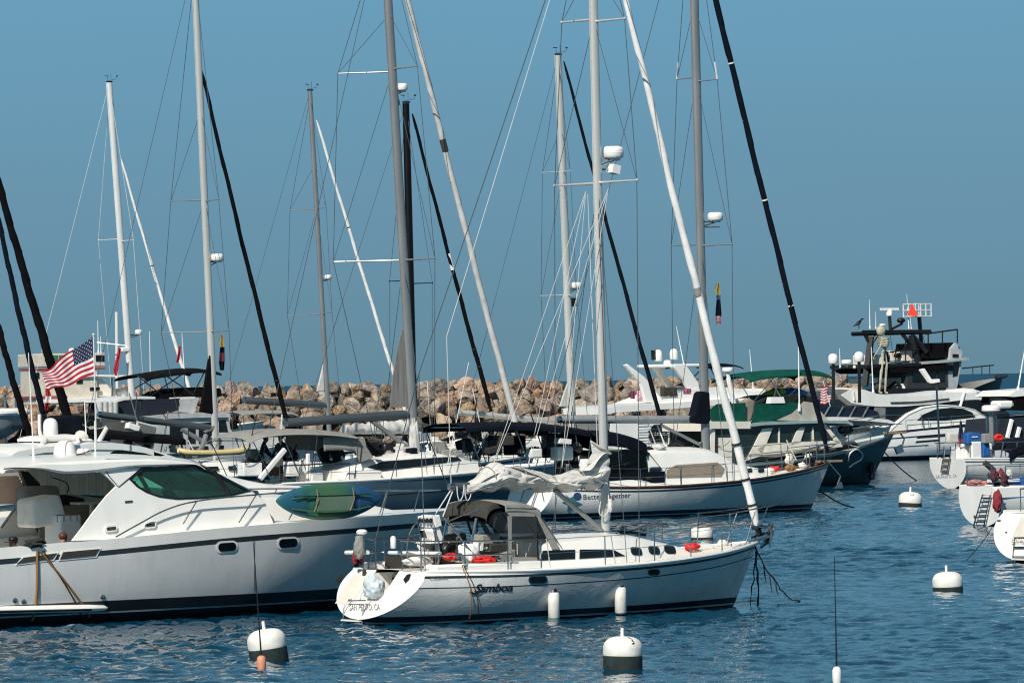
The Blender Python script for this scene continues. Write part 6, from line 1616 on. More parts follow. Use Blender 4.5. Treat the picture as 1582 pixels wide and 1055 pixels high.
# ================================================================ motor boats behind and to the right
def power_hull(b, L_, B, sheer, mats, bands, r=.92, xb=.55, tm=.5, p=2.5, flare=.5, nb=1.2):
    h = Hull(b, L_, B, sheer, xs=(0, .08), xb=xb, tm=tm, r=r, p=p, ns=4.0, nb=nb, es=.42, eb=1.0, zb=-.4, flare=flare)
    h.build(bands, mats, cols=30, transom=2)
    return h
def P3(b, pix, y): return [b.L(x, yy, y) for x, yy in pix]
def side_panels(b, name, m, pix, y, t=.05, holes=(), pane=None, panename="window"):
    """the same outline on both sides; windows filled with panes"""
    for sg in (-1, 1):
        f = lambda q: Vector((q.x, sg * abs(y), q.z))
        O = [f(q) for q in P3(b, pix, -abs(y))]; H = [[f(q) for q in P3(b, hh, -abs(y))] for hh in holes]
        o = MB().prism(O, (0, -sg * t, 0), 0, H).build(name, m, b.root, smooth=False)
        for hh in H:
            MB().prism([q + Vector((0, -sg * t * .4, 0)) for q in hh], (0, -sg * .012, 0)).build(panename, pane or DARKGL, o, smooth=False)
def slab(b, name, m, pix, hw, t=.1, crown=.04, y=None, front=0.0):
    """a roof or deck: the pixel profile (aft to forward) read on the near edge, hw wide each side"""
    P = P3(b, pix, -hw if y is None else y); rows = []
    xs_ = [q.x for q in P]
    for i, q in enumerate(P):
        e = front * max(0, (i - len(P) + 3) / 2)
        rows.append([Vector((q.x + e * (1 - (k / 6) ** 2), hw * k / 6, q.z + crown * (1 - (k / 6) ** 2))) for k in range(-6, 7)] + [Vector((q.x + e * (1 - (k / 6) ** 2), hw * k / 6 * .995, q.z - t)) for k in range(6, -7, -1)])
    return MB().grid(rows, True, caps=True).build(name, m, b.root, angle=40)
def aerial(b, p0, p1, y=0.0, r=.02, m=None):
    a, c = b.L(*p0, y), b.L(*p1, y)
    MB().tube([a, a.lerp(c, .08), a.lerp(c, .1), c], [r * 1.8, r * 1.8, r, r * .5], 6).build("whip_aerial", m or PLASTW, b.root)
def dome(b, px, py, w, hgt, y=0.0, name="satellite_dome", post=None):
    c = b.L(px, py, y); s = scale_at(b, c); r = w / 2 / s; hh = hgt / s
    MB().lathe([(r * .8, -hh * .5), (r, -hh * .42), (r, hh * .05), (r * .92, hh * .25), (r * .7, hh * .4), (r * .36, hh * .48), (0, hh * .5)], c, 20).build(name, PLASTW, b.root, angle=60)
    if post: b.tube("dome_post", BLACK if post[2] else PLASTW, [c - Vector((0, 0, hh * .5)), b.L(post[0], post[1], y)], r * .35, 8)

# ---- second cruiser just behind the first
def cruiser_two():
    b = Boat("motor_yacht", "white hardtop cruiser with a large radar dome, just behind the nearest cruiser", "motor yacht", at(130, 700, 131), (4.5, 0), 33)
    S = b.root
    h = power_hull(b, 12.0, 4.2, [(0, 1.5), (.5, 1.85), (1, 2.1)], [ANTI, BLACKHULL, HULLW], [(.2, 0, 2), (.42, 1, 1), (('s', 0), 2, 6)])
    slab(b, "hardtop", WHITE, [(18, 703), (28, 697), (70, 690), (110, 688.5), (150, 685), (190, 686), (225, 691), (238, 695)], 1.65, .16, .1)
    b.panel("enclosure_or_shade_panel", PEACH, P3(b, [(12, 716), (24, 702), (90, 696), (110, 697), (110, 720)], -1.6), .03)
    b.panel("enclosure_or_shade_panel", PEACH, P3(b, [(-60, 716), (-48, 702), (60, 696), (60, 720)], 1.6), .03)
    side_panels(b, "cabin_side", WHITE, [(100, 694), (150, 690), (200, 690), (238, 695), (300, 716), (300, 740), (60, 740), (96, 720)], 1.6, .06, [[(170, 700), (178, 695), (226, 694), (255, 703), (240, 708), (176, 708)]], SMOKEGL)
    sl = P3(b, [(236, 695), (300, 717)], -1.55)
    MB().grid([[Vector((lerp(sl[0].x, sl[1].x, k) + .4 * (1 - (j / 5) ** 2), 1.55 * j / 5, lerp(sl[0].z, sl[1].z, k))) for j in range(-5, 6)] for k in (0, .5, 1)]).build("windscreen", SMOKEGL, S)
    trunk(b, "foredeck_trunk", [(sl[1].x - .2, 1.7, sl[1].z - .05, 1.6, 1.5), (10, 1.9, 2.2, 1.0, .7), (11.4, 2, 2.1, .3, .2)], WHITE)
    slab(b, "radar_shelf", PLASTW, [(62, 678), (70, 675.5), (100, 674), (118, 673), (124, 675)], .7, .07, .05)
    dome(b, 78, 659, 23, 27, .1); b.tube("radar_arch", PLASTW, [b.L(64, 690, 1.2), b.L(70, 678, 1.0), b.L(118, 676, 1.0), b.L(128, 688, 1.2)], .09, 8)
    b.tube("radar_arch", PLASTW, [b.L(64, 690, -1.2), b.L(70, 678, -.6), b.L(118, 676, -.6), b.L(128, 688, -1.2)], .09, 8)
    b.tube("pole_light", PLASTW, catmull([b.L(61, 640, .8), b.L(61.5, 668, .8), b.L(66, 676, .6)], 4), .05, 7)
    MB().tube([b.L(118, 682, -.4), b.L(126, 676, -.2)], [.1, .22], 12).build("searchlight", CREAM, S)
    for x in (122, 130, 138): MB().lathe([(.06, -.12), (.13, -.05), (.14, .02), (.08, .1), (0, .12)], b.L(x, 684, -.4), 10).build("horn", CREAM, S)
    b.tube("pole", WIREW, [b.L(148, 690, -.6), b.L(165, 661, -.6)], .07, 8)
    b.box("seat_back", NAVY, b.L(100, 662, .9), (.95, .5, .75), bevel=.1)
    aerial(b, (134, 690), (130, 610), .4, .022)
    return b
C2 = cruiser_two()
stripe_flag("national_flag", "red and white striped flag with a starred blue corner waving at left", (143, 520), (145.5, 578), (64, 574), (74, 607), 128, .17, ((144.5, 517), (149, 694)), waves=2.6)
cloth_flag("drooping tattered tail of striped cloth below the large flag", [(70, 76, 600), (70, 80, 612), (69, 78, 622), (69, 74, 634)], 127.6, [mat("flag_red", (.42, .015, .03)), mat("flag_white", (.75, .72, .72)), mat("flag_red", (.42, .015, .03))])

# ---- grey tender hung at the left edge
def tender():
    b = Boat("tender", "grey hulled tender hanging in davits at the left edge", "dinghy", at(14, 660, 168), (0, 0), 30)
    z0 = b.L(14, 686, 0).z; zt = b.L(14, 642, 0).z
    rows = []
    for i in range(15):
        t = i / 14; x = lerp(-3.4, .75, t); w = .85 * (1 - max(0, (t - .55) / .45) ** 2.2) + .02; zb_ = z0 + (zt - z0) * .75 * max(0, (t - .5) / .5) ** 2
        top = zt + .12 * t
        rows.append([Vector((x, w * math.sin(a) * (1 if a else 1), lerp(top, zb_, math.cos(a) ** .6 if math.cos(a) > 0 else 0))) for a in [(-math.pi / 2) + math.pi * k / 12 for k in range(13)]])
    m = mat("grey_tender_hull", (.26, .275, .28), .5)
    MB().grid(rows).build("hull", m, b.root, angle=60)
    for sg in (-1, 1): b.tube("gunwale", PLASTW, [Vector((r[0 if sg < 0 else -1])) for r in rows], .09, 8)
    b.box("cover", WHITE, (-1.2, 0, zt + .12), (3.4, 1.3, .3), bevel=.1)
    b.box("name_plate", BLACK, b.L(28, 660, -.86) + Vector((0, -.02, 0)), (.5, .03, .16))
    for x in (-2.6, .3): MB().tube([(x, .9, z0 - 3.0), (x, 1.0, zt + .7), (x, 0, zt + 1.0), (x, 0, zt)], .05, 7).build("davit", STEEL, b.root)
    return b
tender()

# ---- cream work boat with a red-banded wheelhouse
def work_boat():
    b = Boat("work_boat", "cream work boat with a red-banded wheelhouse beyond the flag at far left", "work boat", at(110, 610, 280), (4.5, 0), 20)
    S = b.root
    h = power_hull(b, 15, 4.8, [(0, 1.8), (.5, 2.0), (1, 2.9)], [ANTI, RED, CREAM], [(.2, 0, 2), (.4, 1, 1), (('s', 0), 2, 5)])
    a = P3(b, [(50, 612), (165, 612), (165, 588), (50, 588)], -1.9)
    RB = mat("faded_red_band", (.30, .06, .05), .6)
    def house(name, m, x0, x1, yb, yt, hw):
        q0, q1 = b.L(x0, yb, -hw), b.L(x1, yt, -hw)
        return MB().box(((q0.x + q1.x) / 2, 0, (q0.z + q1.z) / 2), (q1.x - q0.x, hw * 2, q1.z - q0.z)).build(name, m, S, smooth=False, bevel=.04)
    CM = mat("cream_house_paint", (.60, .55, .46), .6, var=.1)
    house("lower_house", CM, 56, 150, 625, 572, 1.9)
    house("red_band", RB, 54, 163, 572, 567, 2.0)
    house("wheelhouse", CM, 52, 162, 567, 545, 1.95)
    w = MB()
    for x0, x1 in ((69, 78), (81, 89), (91, 101), (148, 152), (153, 157), (158, 161)):
        q0, q1 = b.L(x0, 558, -1.97), b.L(x1, 548.5, -1.97)
        MB().box(((q0.x + q1.x) / 2, -1.97, (q0.z + q1.z) / 2), (q1.x - q0.x, .06, q1.z - q0.z)).build("window", DARKGL if x0 > 100 else mat("green_reflecting_glass", (.05, .16, .08), .2), S, smooth=False)
    for x0, x1, y0, y1 in ((139, 154, 603, 598), (118, 127, 592, 586), (56, 60, 584, 575)):
        q0, q1 = b.L(x0, y0, -1.93), b.L(x1, y1, -1.93)
        MB().box(((q0.x + q1.x) / 2, -1.93, (q0.z + q1.z) / 2), (q1.x - q0.x, .08, q1.z - q0.z)).build("window", DARKGL, S, smooth=False)
    MB().prism(P3(b, [(150, 584), (158, 585), (181, 612), (150, 612)], -1.7), (0, 3.4, 0)).build("raked_front", CREAM, S, smooth=False)
    slab(b, "boat_deck", WHITE, [(110, 580), (150, 578.5), (222, 580.5)], 2.1, .12)
    for x in (173, 217): b.tube("deck_post", STEEL, [b.L(x, 581, -1.9), b.L(x, 612, -1.9)], .06, 6)
    slab(b, "main_deck", WHITE, [(66, 618), (120, 616), (182, 613), (300, 616)], 2.3, .2)
    house("red_band", RB, 52, 104, 616, 611, 1.97)
    dome(b, 111, 542, 10, 9, 0); aerial(b, (152, 546), (151, 495), 0, .03); aerial(b, (156, 546), (155.5, 520), .4, .03)
    blob("life_raft", PLASTW, S, b.L(188, 607, -.9), (.7, .6, .6), 3, .1)
work_boat()
cloth_flag("narrow red flag hanging limp beside the white radar post", [(182.5, 187, 538), (180, 186, 550), (177, 184, 562), (175, 182, 572), (178, 181, 580)], 251, [mat("flag_red", (.42, .015, .03))])
cloth_flag("small red flag hanging limp farther right near the white furled jib", [(276, 279.5, 535), (274.5, 279, 545), (273, 278, 554), (272, 275, 560)], 250, [mat("flag_red", (.42, .015, .03))])

# ---- flybridge boat with dark blue canvas
def canvas_fly():
    b = Boat("flybridge_boat", "grey flybridge boat with a dark blue canvas bridge wrap and folding black sunshade", "motor boat", at(230, 700, 222), (4.6, 0), 30)
    S = b.root
    h = power_hull(b, 12.5, 4.4, [(0, 1.3), (.5, 1.7), (1, 2.5)], [ANTI, BOOT, HULLW], [(.2, 0, 2), (.4, 1, 1), (('s', 0), 2, 5)])
    GW = mat("grey_white_paint", (.48, .49, .49), .5)
    slab(b, "bridge_deck", GW, [(205, 645), (260, 640), (300, 638), (352, 637.5), (356, 639)], 2.0, .22)
    side_panels(b, "cabin_side", GW, [(208, 700), (208, 645), (352, 640), (356, 662), (372, 700)], 1.85, .06,
                [[(262, 686), (262, 658), (283, 656), (283, 686)], [(290, 686), (290, 655), (303, 654), (303, 686)], [(307, 686), (307, 654), (331, 651), (331, 686)], [(338, 668), (338, 649), (349, 648), (353, 668)]])
    side_panels(b, "bridge_wrap", mat("dark_blue_wrap", (.006, .010, .022), .7, bump=.2), [(182, 645), (184, 618), (230, 618), (278, 615), (275, 634), (250, 640)], 1.7, .05)
    side_panels(b, "bridge_coaming", GW, [(276, 636), (280, 616), (308, 614), (300, 638)], 1.68, .06)
    slab(b, "bridge_top_rail", WHITE, [(180, 618), (200, 613), (240, 613)], 1.75, .1); slab(b, "bridge_cowl", WHITE, [(268, 614.5), (302, 613)], 1.7, .1)
    q = P3(b, [(242, 616), (262, 604), (285, 600), (312, 598), (342, 600), (344, 612)], -1.2)
    MB().prism(q, (0, 2.4, 0)).build("folded_canvas", BLACKC, S, smooth=False, bevel=.12)
    g = [(v.x, v.z) for v in P3(b, [(200, 581), (222, 577), (262, 571), (290, 569), (318, 573)], 0)]
    canvas_top(b, "sunshade", g, 1.7, BLACKC, side=.08, droop=.16)
    for q0, q1 in (((212, 580), (252, 612)), ((250, 576), (208, 600)), ((250, 576), (300, 610)), ((253, 577), (260, 604)), ((232, 612), (290, 572)), ((316, 574), (300, 606))):
        for y in (-1.6, 1.6): b.tube("sunshade_frame", BLACK, [b.L(*q0, y), b.L(*q1, y)], .03, 6)
    for k, x in enumerate((154, 162, 170, 177)): MB().lathe([(.05, -.42), (.17, -.38), (.18, .36), (.05, .42)], b.L(x, 633, -1.9), 12).build("rail_fender", SAILG, S)
    aerial(b, (287, 612), (281, 514), -.8, .03); aerial(b, (233, 620), (231, 512), .6, .028)
    trunk(b, "foredeck_trunk", [(8.4, 1.9, 2.5, 1.6, 1.4), (10.5, 2.1, 2.5, 1.0, .7), (12, 2.4, 2.5, .3, .2)], GW)
    MB().box(b.L(146, 640, .4), (2.4, 2.6, .12)).box(b.L(140, 656, .2), (.3, 2.0, 1.1)).build("cockpit_hardtop", DGREYC, S, smooth=False)
canvas_fly()
def yellow_kayak():
    p = at(330, 698, 184.5); t = thing("inflatable_kayak", "pale yellow inflatable kayak lying along the deck behind the grey bimini", "kayak", p, R(30))
    pts = []
    for sg in (-1, 1):
        MB().tube(catmull([(-1.5, 0, .1), (-1.1, sg * .22, 0), (0, sg * .30, -.03), (1.1, sg * .22, 0), (1.5, 0, .1)], 5), .11, 10).build("tube", YELLOW, t)
    MB().box((0, 0, -.1), (2.2, .5, .06)).build("floor", YELLOW, t, smooth=False)
yellow_kayak()

# ---- white motor yacht with the raked radar arch
def arch_yacht():
    b = Boat("flybridge_yacht", "white flybridge yacht with a raked radar arch and two white domes", "motor yacht", at(1050, 690, 236), (5.4, 0), 30)
    S = b.root
    h = power_hull(b, 14.5, 4.6, [(0, 1.5), (.5, 1.9), (1, 2.6)], [ANTI, BOOT, HULLW], [(.2, 0, 2), (.4, 1, 1), (('s', 0), 2, 5)])
    side_panels(b, "saloon_side", WHITE, [(938, 700), (944, 654), (1180, 646), (1235, 672), (1250, 700)], 2.0, .06, [[(1000, 668), (1010, 656), (1160, 650), (1200, 664), (1160, 668)]])
    slab(b, "bridge_deck", WHITE, [(936, 631), (950, 628), (1040, 622), (1120, 616), (1176, 612), (1200, 618)], 2.15, .3, .05)
    side_panels(b, "bridge_side", WHITE, [(1000, 626), (1060, 603), (1110, 597), (1150, 601), (1176, 612), (1120, 618)], 1.9, .06)
    MB().box(b.L(1090, 612, 0) + Vector((.6, 0, .1)), (4.0, 3.4, .5)).build("bridge_moulding", WHITE, S, smooth=False, bevel=.15)
    MB().prism(P3(b, [(1035, 566), (1060, 563), (1080, 592), (1082, 606), (1066, 608), (1057, 588), (1045, 572)], -1.8), (0, .25, 0)).build("arch_leg", WHITE, S, smooth=False, bevel=.05)
    MB().prism(P3(b, [(1010, 568), (1018, 566), (1043, 600), (1036, 604)], 1.6), (0, .25, 0)).build("arch_leg", CREAM, S, smooth=False, bevel=.04)
    MB().prism(P3(b, [(965, 564), (970, 562), (996, 582), (1004, 592), (1012, 622), (998, 622), (990, 592)], -1.9), (0, .25, 0)).build("wing_fin", WHITE, S, smooth=False, bevel=.05)
    q0, q1 = b.L(1012, 566, 0), b.L(1062, 564, 0)
    MB().box(((q0.x + q1.x) / 2, 0, q0.z + .02), (q1.x - q0.x, 3.6, .16)).build("arch_top", WHITE, S, smooth=False, bevel=.06)
    dome(b, 1017, 549, 13, 18, .6); dome(b, 1041, 547, 13, 17, -.7); dome(b, 1031, 560, 12, 8, 0, "radome")
    MB().tube([b.L(1010, 556, .6), b.L(1009, 541, .6)], .12, 8).build("horn", BLACK, S)
    g = [(v.x, v.z) for v in P3(b, [(1052, 565), (1075, 562), (1110, 562), (1124, 566)], 0)]
    canvas_top(b, "sunshade", g, 1.5, BLACKC, side=.05, droop=.1)
    for q0_, q1_ in (((1060, 566), (1082, 598)), ((1090, 564), (1064, 590)), ((1095, 564), (1112, 596))): b.tube("sunshade_frame", BLACK, [b.L(*q0_, -1.4), b.L(*q1_, -1.4)], .03, 6)
    MB().box(b.L(1033, 605, -1.85), (.85, .3, .45)).build("seat_pack", DGREYC, S, smooth=False, bevel=.05)
    aerial(b, (1057, 566), (1045, 505), .8, .03); aerial(b, (1164, 604), (1158, 540), .5, .03)
    # stern deck and hanging gear seen between the other boats
    for k, (x, y, w_, hh) in enumerate(((1000, 660, 1.3, .9), (1046, 672, 1.8, 1.2), (1074, 680, 1.0, .8), (975, 690, .9, .7), (1010, 690, .9, .6))):
        b.box("cockpit_moulding", WHITE, b.L(x, y, -1.2), (w_, 1.2, hh), bevel=.1)
    for x in (1006, 1013, 1020, 1028): blob("hanging_gear", BLACK, S, b.L(x, 675, -2.0), (.28, .2, .55), x, .3)
    for yb in (655, 664, 672, 681): b.tube("guard_rail", STEEL, [b.L(985, yb, -2.1), b.L(1090, yb - 4, -2.1)], .02, 5)
    return b
ARC = arch_yacht()
cloth_flag("pink and white beach towel drying on the rail of the arch yacht", [(984, 995, 603), (984, 996, 611), (983, 995, 620)], 233, [mat("pink_towel", (.72, .42, .52), .9, var=.4, scale=9)], "towel", "beach_towel")
cloth_flag("dark magenta towel beside the pink one on the rail of the arch yacht", [(974, 981, 604), (974, 981, 616)], 233.2, [mat("magenta_towel", (.16, .03, .07), .9)], "towel", "beach_towel")
cloth_flag("magenta and cream towel drying under the radar arch", [(1055, 1068, 600), (1056, 1068, 609)], 232.8, [mat("magenta_towel_check", (.40, .14, .22), .9, var=.5, scale=9)], "towel", "beach_towel")

# ---- trawler yacht with green canvas
def green_trawler():
    b = Boat("trawler_yacht", "dark hulled trawler yacht with bright green canvas and a white deckhouse", "motor boat", water_at(1343, 748), (13.2, 0), 30)
    S = b.root
    h = Hull(b, 13.2, 4.4, [(0, 1.2), (.35, 1.15), (.7, 1.5), (.88, 1.95), (1, 2.35)], xs=(0, .1), xb=.62, tm=.5, r=.85, p=2.4, ns=3.2, nb=1.25, es=.5, eb=1.05)
    h.build([(.12, 0, 2), (('s', -.12), 1, 8), (('s', 0), 2, 1)], [ANTI, DKGREEN, mat("pale_green_cap", (.34, .42, .40), .5)], cols=36, transom=1, deckmat=CREAM, deck_drop=.35)
    CRM = mat("weathered_cream", (.80, .76, .66), .55, var=.1, scale=2)
    # deckhouse with raked windscreen
    side_panels(b, "deckhouse_glazing", mat("dark_teal_glazing", (.018, .035, .036), .08, spec=.6), [(1094, 716), (1098, 655), (1270, 650), (1280, 656), (1297, 684), (1240, 692), (1150, 706), (1150, 718)], 1.7, .05)
    for nm, pix in (("side_wing", [(1152, 712), (1164, 690), (1178, 662), (1194, 661), (1184, 686), (1176, 704)]), ("window_post", [(1222, 688), (1232, 664), (1237, 660), (1244, 660), (1236, 684)]),
                    ("window_post", [(1255, 660), (1257, 660), (1258, 682), (1255, 682)]), ("window_post", [(1203, 661), (1205, 661), (1205, 687), (1203, 687)]), ("corner_post", [(1270, 655), (1276, 655), (1300, 684), (1293, 686)]),
                    ("sill", [(1170, 694), (1184, 685), (1296, 680), (1302, 690), (1240, 695), (1180, 704)]), ("door_frame", [(1096, 716), (1099, 655), (1105, 655), (1104, 716)]), ("door_frame", [(1111, 716), (1111, 676), (1131, 676), (1131, 716)]), ("window_post", [(1130, 690), (1130, 658), (1134, 658), (1134, 690)])):
        for sg in (-1, 1):
            MB().prism([Vector((q.x, sg * 1.78, q.z)) for q in P3(b, pix, -1.78)], (0, -sg * .06, 0)).build(nm, CRM, S, smooth=False)
    MB().prism([Vector((q.x, -1.3, q.z)) for q in P3(b, [(1160, 704), (1178, 688), (1250, 676), (1312, 676), (1300, 690), (1232, 700), (1200, 706)], -1.3)], (0, 2.6, 0)).build("trunk_cabin", CRM, S, smooth=False, bevel=.05)
    wq = P3(b, [(1278, 655), (1300, 684)], -1.65)
    MB().grid([[Vector((q.x + .35 * (1 - (j / 5) ** 2), 1.65 * j / 5, q.z)) for j in range(-5, 6)] for q in wq]).build("windscreen", SMOKEGL, S)
    slab(b, "bridge_deck", mat("pale_teal_trim", (.30, .42, .42), .5), [(1160, 655), (1180, 652.5), (1270, 649), (1310, 650), (1318, 654)], 2.0, .12, .03)
    slab(b, "coachroof", CREAM, [(1092, 655), (1100, 651), (1160, 651)], 1.9, .32, .03)
    # green canvas: cockpit sides and the bridge wrap
    MB().prism(P3(b, [(1100, 652), (1098, 632), (1108, 624), (1152, 622), (1152, 650)], -1.75), (0, .06, 0)).build("aft_curtain", GREENC, S, smooth=False)
    MB().prism(P3(b, [(1100, 652), (1098, 632), (1108, 624), (1152, 622), (1152, 650)], 1.75), (0, .06, 0)).build("aft_curtain", GREENC, S, smooth=False)
    side_panels(b, "bridge_wrap", GREENC, [(1162, 652), (1168, 624), (1235, 621), (1234, 628), (1222, 638), (1196, 648)], 1.65, .05)
    side_panels(b, "bridge_coaming", mat("grey_beige_moulding", (.44, .41, .36), .6), [(1200, 649), (1224, 638), (1236, 626), (1243, 620), (1256, 622), (1281, 650)], 1.63, .06)
    MB().prism(P3(b, [(1166, 624), (1178, 616), (1200, 610), (1236, 608), (1260, 614), (1262, 622), (1200, 625)], -1.2), (0, 2.4, 0)).build("folded_canvas", mat("black_green_canvas", (.004, .012, .010), .8), S, smooth=False, bevel=.1)
    MB().prism(P3(b, [(1152, 655), (1152, 618), (1158, 615), (1168, 620), (1166, 636), (1160, 655)], -1.6), (0, 1.2, 0)).build("covered_chair", mat("taupe_cover", (.25, .22, .18), .8), S, smooth=False, bevel=.1)
    b.box("bridge_locker", CREAM, b.L(1148, 622, -1.0), (.45, .5, .4), bevel=.04)
    MB().box(b.L(1198, 618, -1.5), (.78, .4, .28), taper=.85).build("white_tub", PLASTW, S, smooth=False)
    g = [(v.x, v.z) for v in P3(b, [(1128, 582), (1146, 577), (1180, 573), (1220, 571), (1246, 573), (1258, 578)], 0)]
    canvas_top(b, "bridge_bimini", g, 1.6, GREENC, side=.12, droop=.18)
    for q0, q1 in (((1138, 583), (1160, 618)), ((1196, 583), (1166, 618)), ((1186, 580), (1206, 612)), ((1204, 581), (1196, 612)), ((1252, 580), (1218, 612))):
        for y in (-1.5, 1.5): b.tube("bimini_frame", STEEL, [b.L(*q0, y), b.L(*q1, y)], .022, 6)
    radome(b, 1124, 571, 17, 7, None, None); b.tube("radar_mast", PLASTW, [b.L(1124, 576), b.L(1127, 590), b.L(1141, 650)], .09, 8)
    b.tube("boom_derrick", SAILW, [b.L(1125, 584, -1.4), b.L(1141, 654, -1.4)], .11, 8)
    aerial(b, (1235, 635), (1233, 512), -1.7, .035)
    # bow gear
    for x, y, sz, m_ in ((1192, 694, .35, BLUEC), (1242, 697, .3, CREAM), (1275, 690, .35, YELLOW), (1262, 694, .3, SAILW)): blob("deck_bundle", m_, S, b.L(x, y - 6, -.6), (sz, sz, sz * 2.0), int(x), .3)
    for sg in (-1, 1):
        pts = [Vector((x, sg * (h.hbx(x) - .1), h.zx(x))) for x in (5.0, 7.0, 9.0, 11.0, 12.6)]
        stanchions(b, pts, .75, 2, lr=.014, r=.02)
    xe, ze = h.xbo(2.3), 2.35
    MB().box((xe + .05, 0, ze), (1.1, .34, .1)).build("bow_sprit", TEAK, S, smooth=False)
    for zz in (.4, .8): b.tube("pulpit_rail", STEEL, [(xe - 2.0, -.85, ze - .2 + zz), (xe - .6, -.35, ze + zz), (xe + .45, 0, ze + zz), (xe - .6, .35, ze + zz), (xe - 2.0, .85, ze - .2 + zz)], .022, 6)
    an = MB().tube([(xe + .3, 0, ze + .05), (xe + .5, -.1, ze - .3), (xe + .3, -.15, ze - .75)], .05, 6); an.prism([(xe - .1, -.2, ze - .7), (xe + .3, -.2, ze - .55), (xe + .42, -.2, ze - .9), (xe + .05, -.2, ze - 1.0)], (0, .12, 0)); an.build("anchor", STEEL, S)
    b.tube("hawse_rope", SAILW, catmull([h.pix(x, y, .08) for x, y in ((1309, 712), (1312, 700), (1322, 694), (1331, 702), (1328, 710), (1318, 716), (1310, 722))], 5), .035, 6)
    MB().lathe([(.05, -.42), (.15, -.34), (.16, .3), (.05, .4)], h.pix(1343, 727, .2), 12).build("bow_fender", BLACK, S)
    blob("fuel_cover", NAVY, S, b.L(1306, 664, .2) + Vector((0, 0, 0)), (.7, .5, .5), 5, .2)
    return b, h
TRW, TRWH = green_trawler()
line_thing("dark mooring line slanting from the bow of the green canvas trawler", TRW.w((TRWH.xbo(1.2), 0, 1.6)), water_at(1416, 742), .03, ROPEK, .12)
def kayak_pile():
    for k, (px, py, L_, m_, lab) in enumerate(((1196, 608, 1.6, LIME, "lime green paddle board lying on top of the trawler's flybridge"), (1222, 606, 1.7, BLUEP, "bright blue paddle board beside the lime one on the trawler's flybridge"))):
        q = TRW.L(px, py, .2); t = thing("paddle_board", lab, "board", TRW.w(q), TRW.th + R(8 - 20 * k))
        rows = []
        for i in range(17):
            u = -1 + 2 * i / 16; w = max(1 - abs(u) ** 2.4, 0) ** .7
            rows.append([Vector((u * L_ / 2, .42 * w * math.cos(a), .20 * w * math.sin(a) + .12 * (u if k == 0 else -.4 * u))) for a in [2 * math.pi * j / 12 for j in range(12)]])
        MB().grid(rows, True).build("board", m_, t, angle=60)
        MB().tube([rows[8][j] + Vector((0, 0, .015)) for j in range(0, 7)], .02, 5).build("strap", BLACK, t)
kayak_pile()

# ---- sleek sport cruiser
def sport_cruiser():
    b = Boat("sport_cruiser", "low white sport cruiser with one long arched dark side window", "motor yacht", water_at(1400, 711), (2.6, -1.9), 30)
    S = b.root
    h = power_hull(b, 12.5, 4.2, [(0, 1.35), (.25, 1.7), (.6, 1.9), (1, 2.1)], [ANTI, BOOT, WHITE], [(.14, 0, 2), (.26, 1, 1), (('s', 0), 2, 6)], r=.94, flare=0, p=3.2, nb=2.2)
    side_panels(b, "cabin_side", WHITE, [(1362, 682), (1366, 668), (1384, 655), (1402, 640), (1424, 630), (1452, 626), (1482, 627.5), (1505, 633), (1530, 648), (1560, 672), (1560, 690)], 1.75, .07,
                [[(1416, 650), (1426, 640), (1446, 632), (1470, 629.5), (1488, 631), (1502, 637), (1508, 645), (1460, 650)]])
    P = P3(b, [(1376, 664), (1388, 652), (1404, 639), (1426, 629), (1452, 625), (1482, 626.5), (1506, 632), (1532, 648)], -1.78)
    rows = [[Vector((q.x, 1.78 * k / 6, q.z + .10 * (1 - (k / 6) ** 2) - .04)) for k in range(-6, 7)] for q in P]
    MB().grid(rows).build("hardtop", WHITE, S, angle=50, solid=.05)
    for k in range(2): sdecal(b, "hull_louvre", BLACKHULL, h.pix, [(1418 - 2 * k, 674 + 7 * k), (1468 - 18 * k, 671 + 7.5 * k), (1468 - 18 * k, 673.5 + 7.5 * k), (1416 - 2 * k, 677 + 7 * k)], None, 4, .02)
    b.tube("sheer_line", BOOT, [h.pix(x, lerp(678.5, 668, (x - 1360) / 130), .012) for x in range(1352, 1500, 8)], .03, 6)
    b.tube("hull_line", BOOT, [h.pix(x, lerp(693, 688, (x - 1340) / 80), .012) for x in range(1346, 1440, 8)], .02, 6)
    for sg in (-1, 1):
        pts = [Vector((x, sg * (h.hbx(x) - .1), h.zx(x))) for x in (2.6, 4.2, 5.8, 7.4, 9.0, 10.6, 12)]
        stanchions(b, pts, .7, 1, lr=.018, r=.02)
    b.tube("pole", STEEL, [b.L(1423, 640, -2.0), b.L(1431, 690, -2.0)], .03, 6)
    for x, y in ((1352, 668), (1345, 672), (1362, 664), (1338, 666)): blob("stern_gear", [PLASTW, CREAM, BLACK, PLASTW][int(x) % 4], S, b.L(x, y, -.8), (.7, .5, .5), int(x), .2)
    return b
SPC = sport_cruiser()

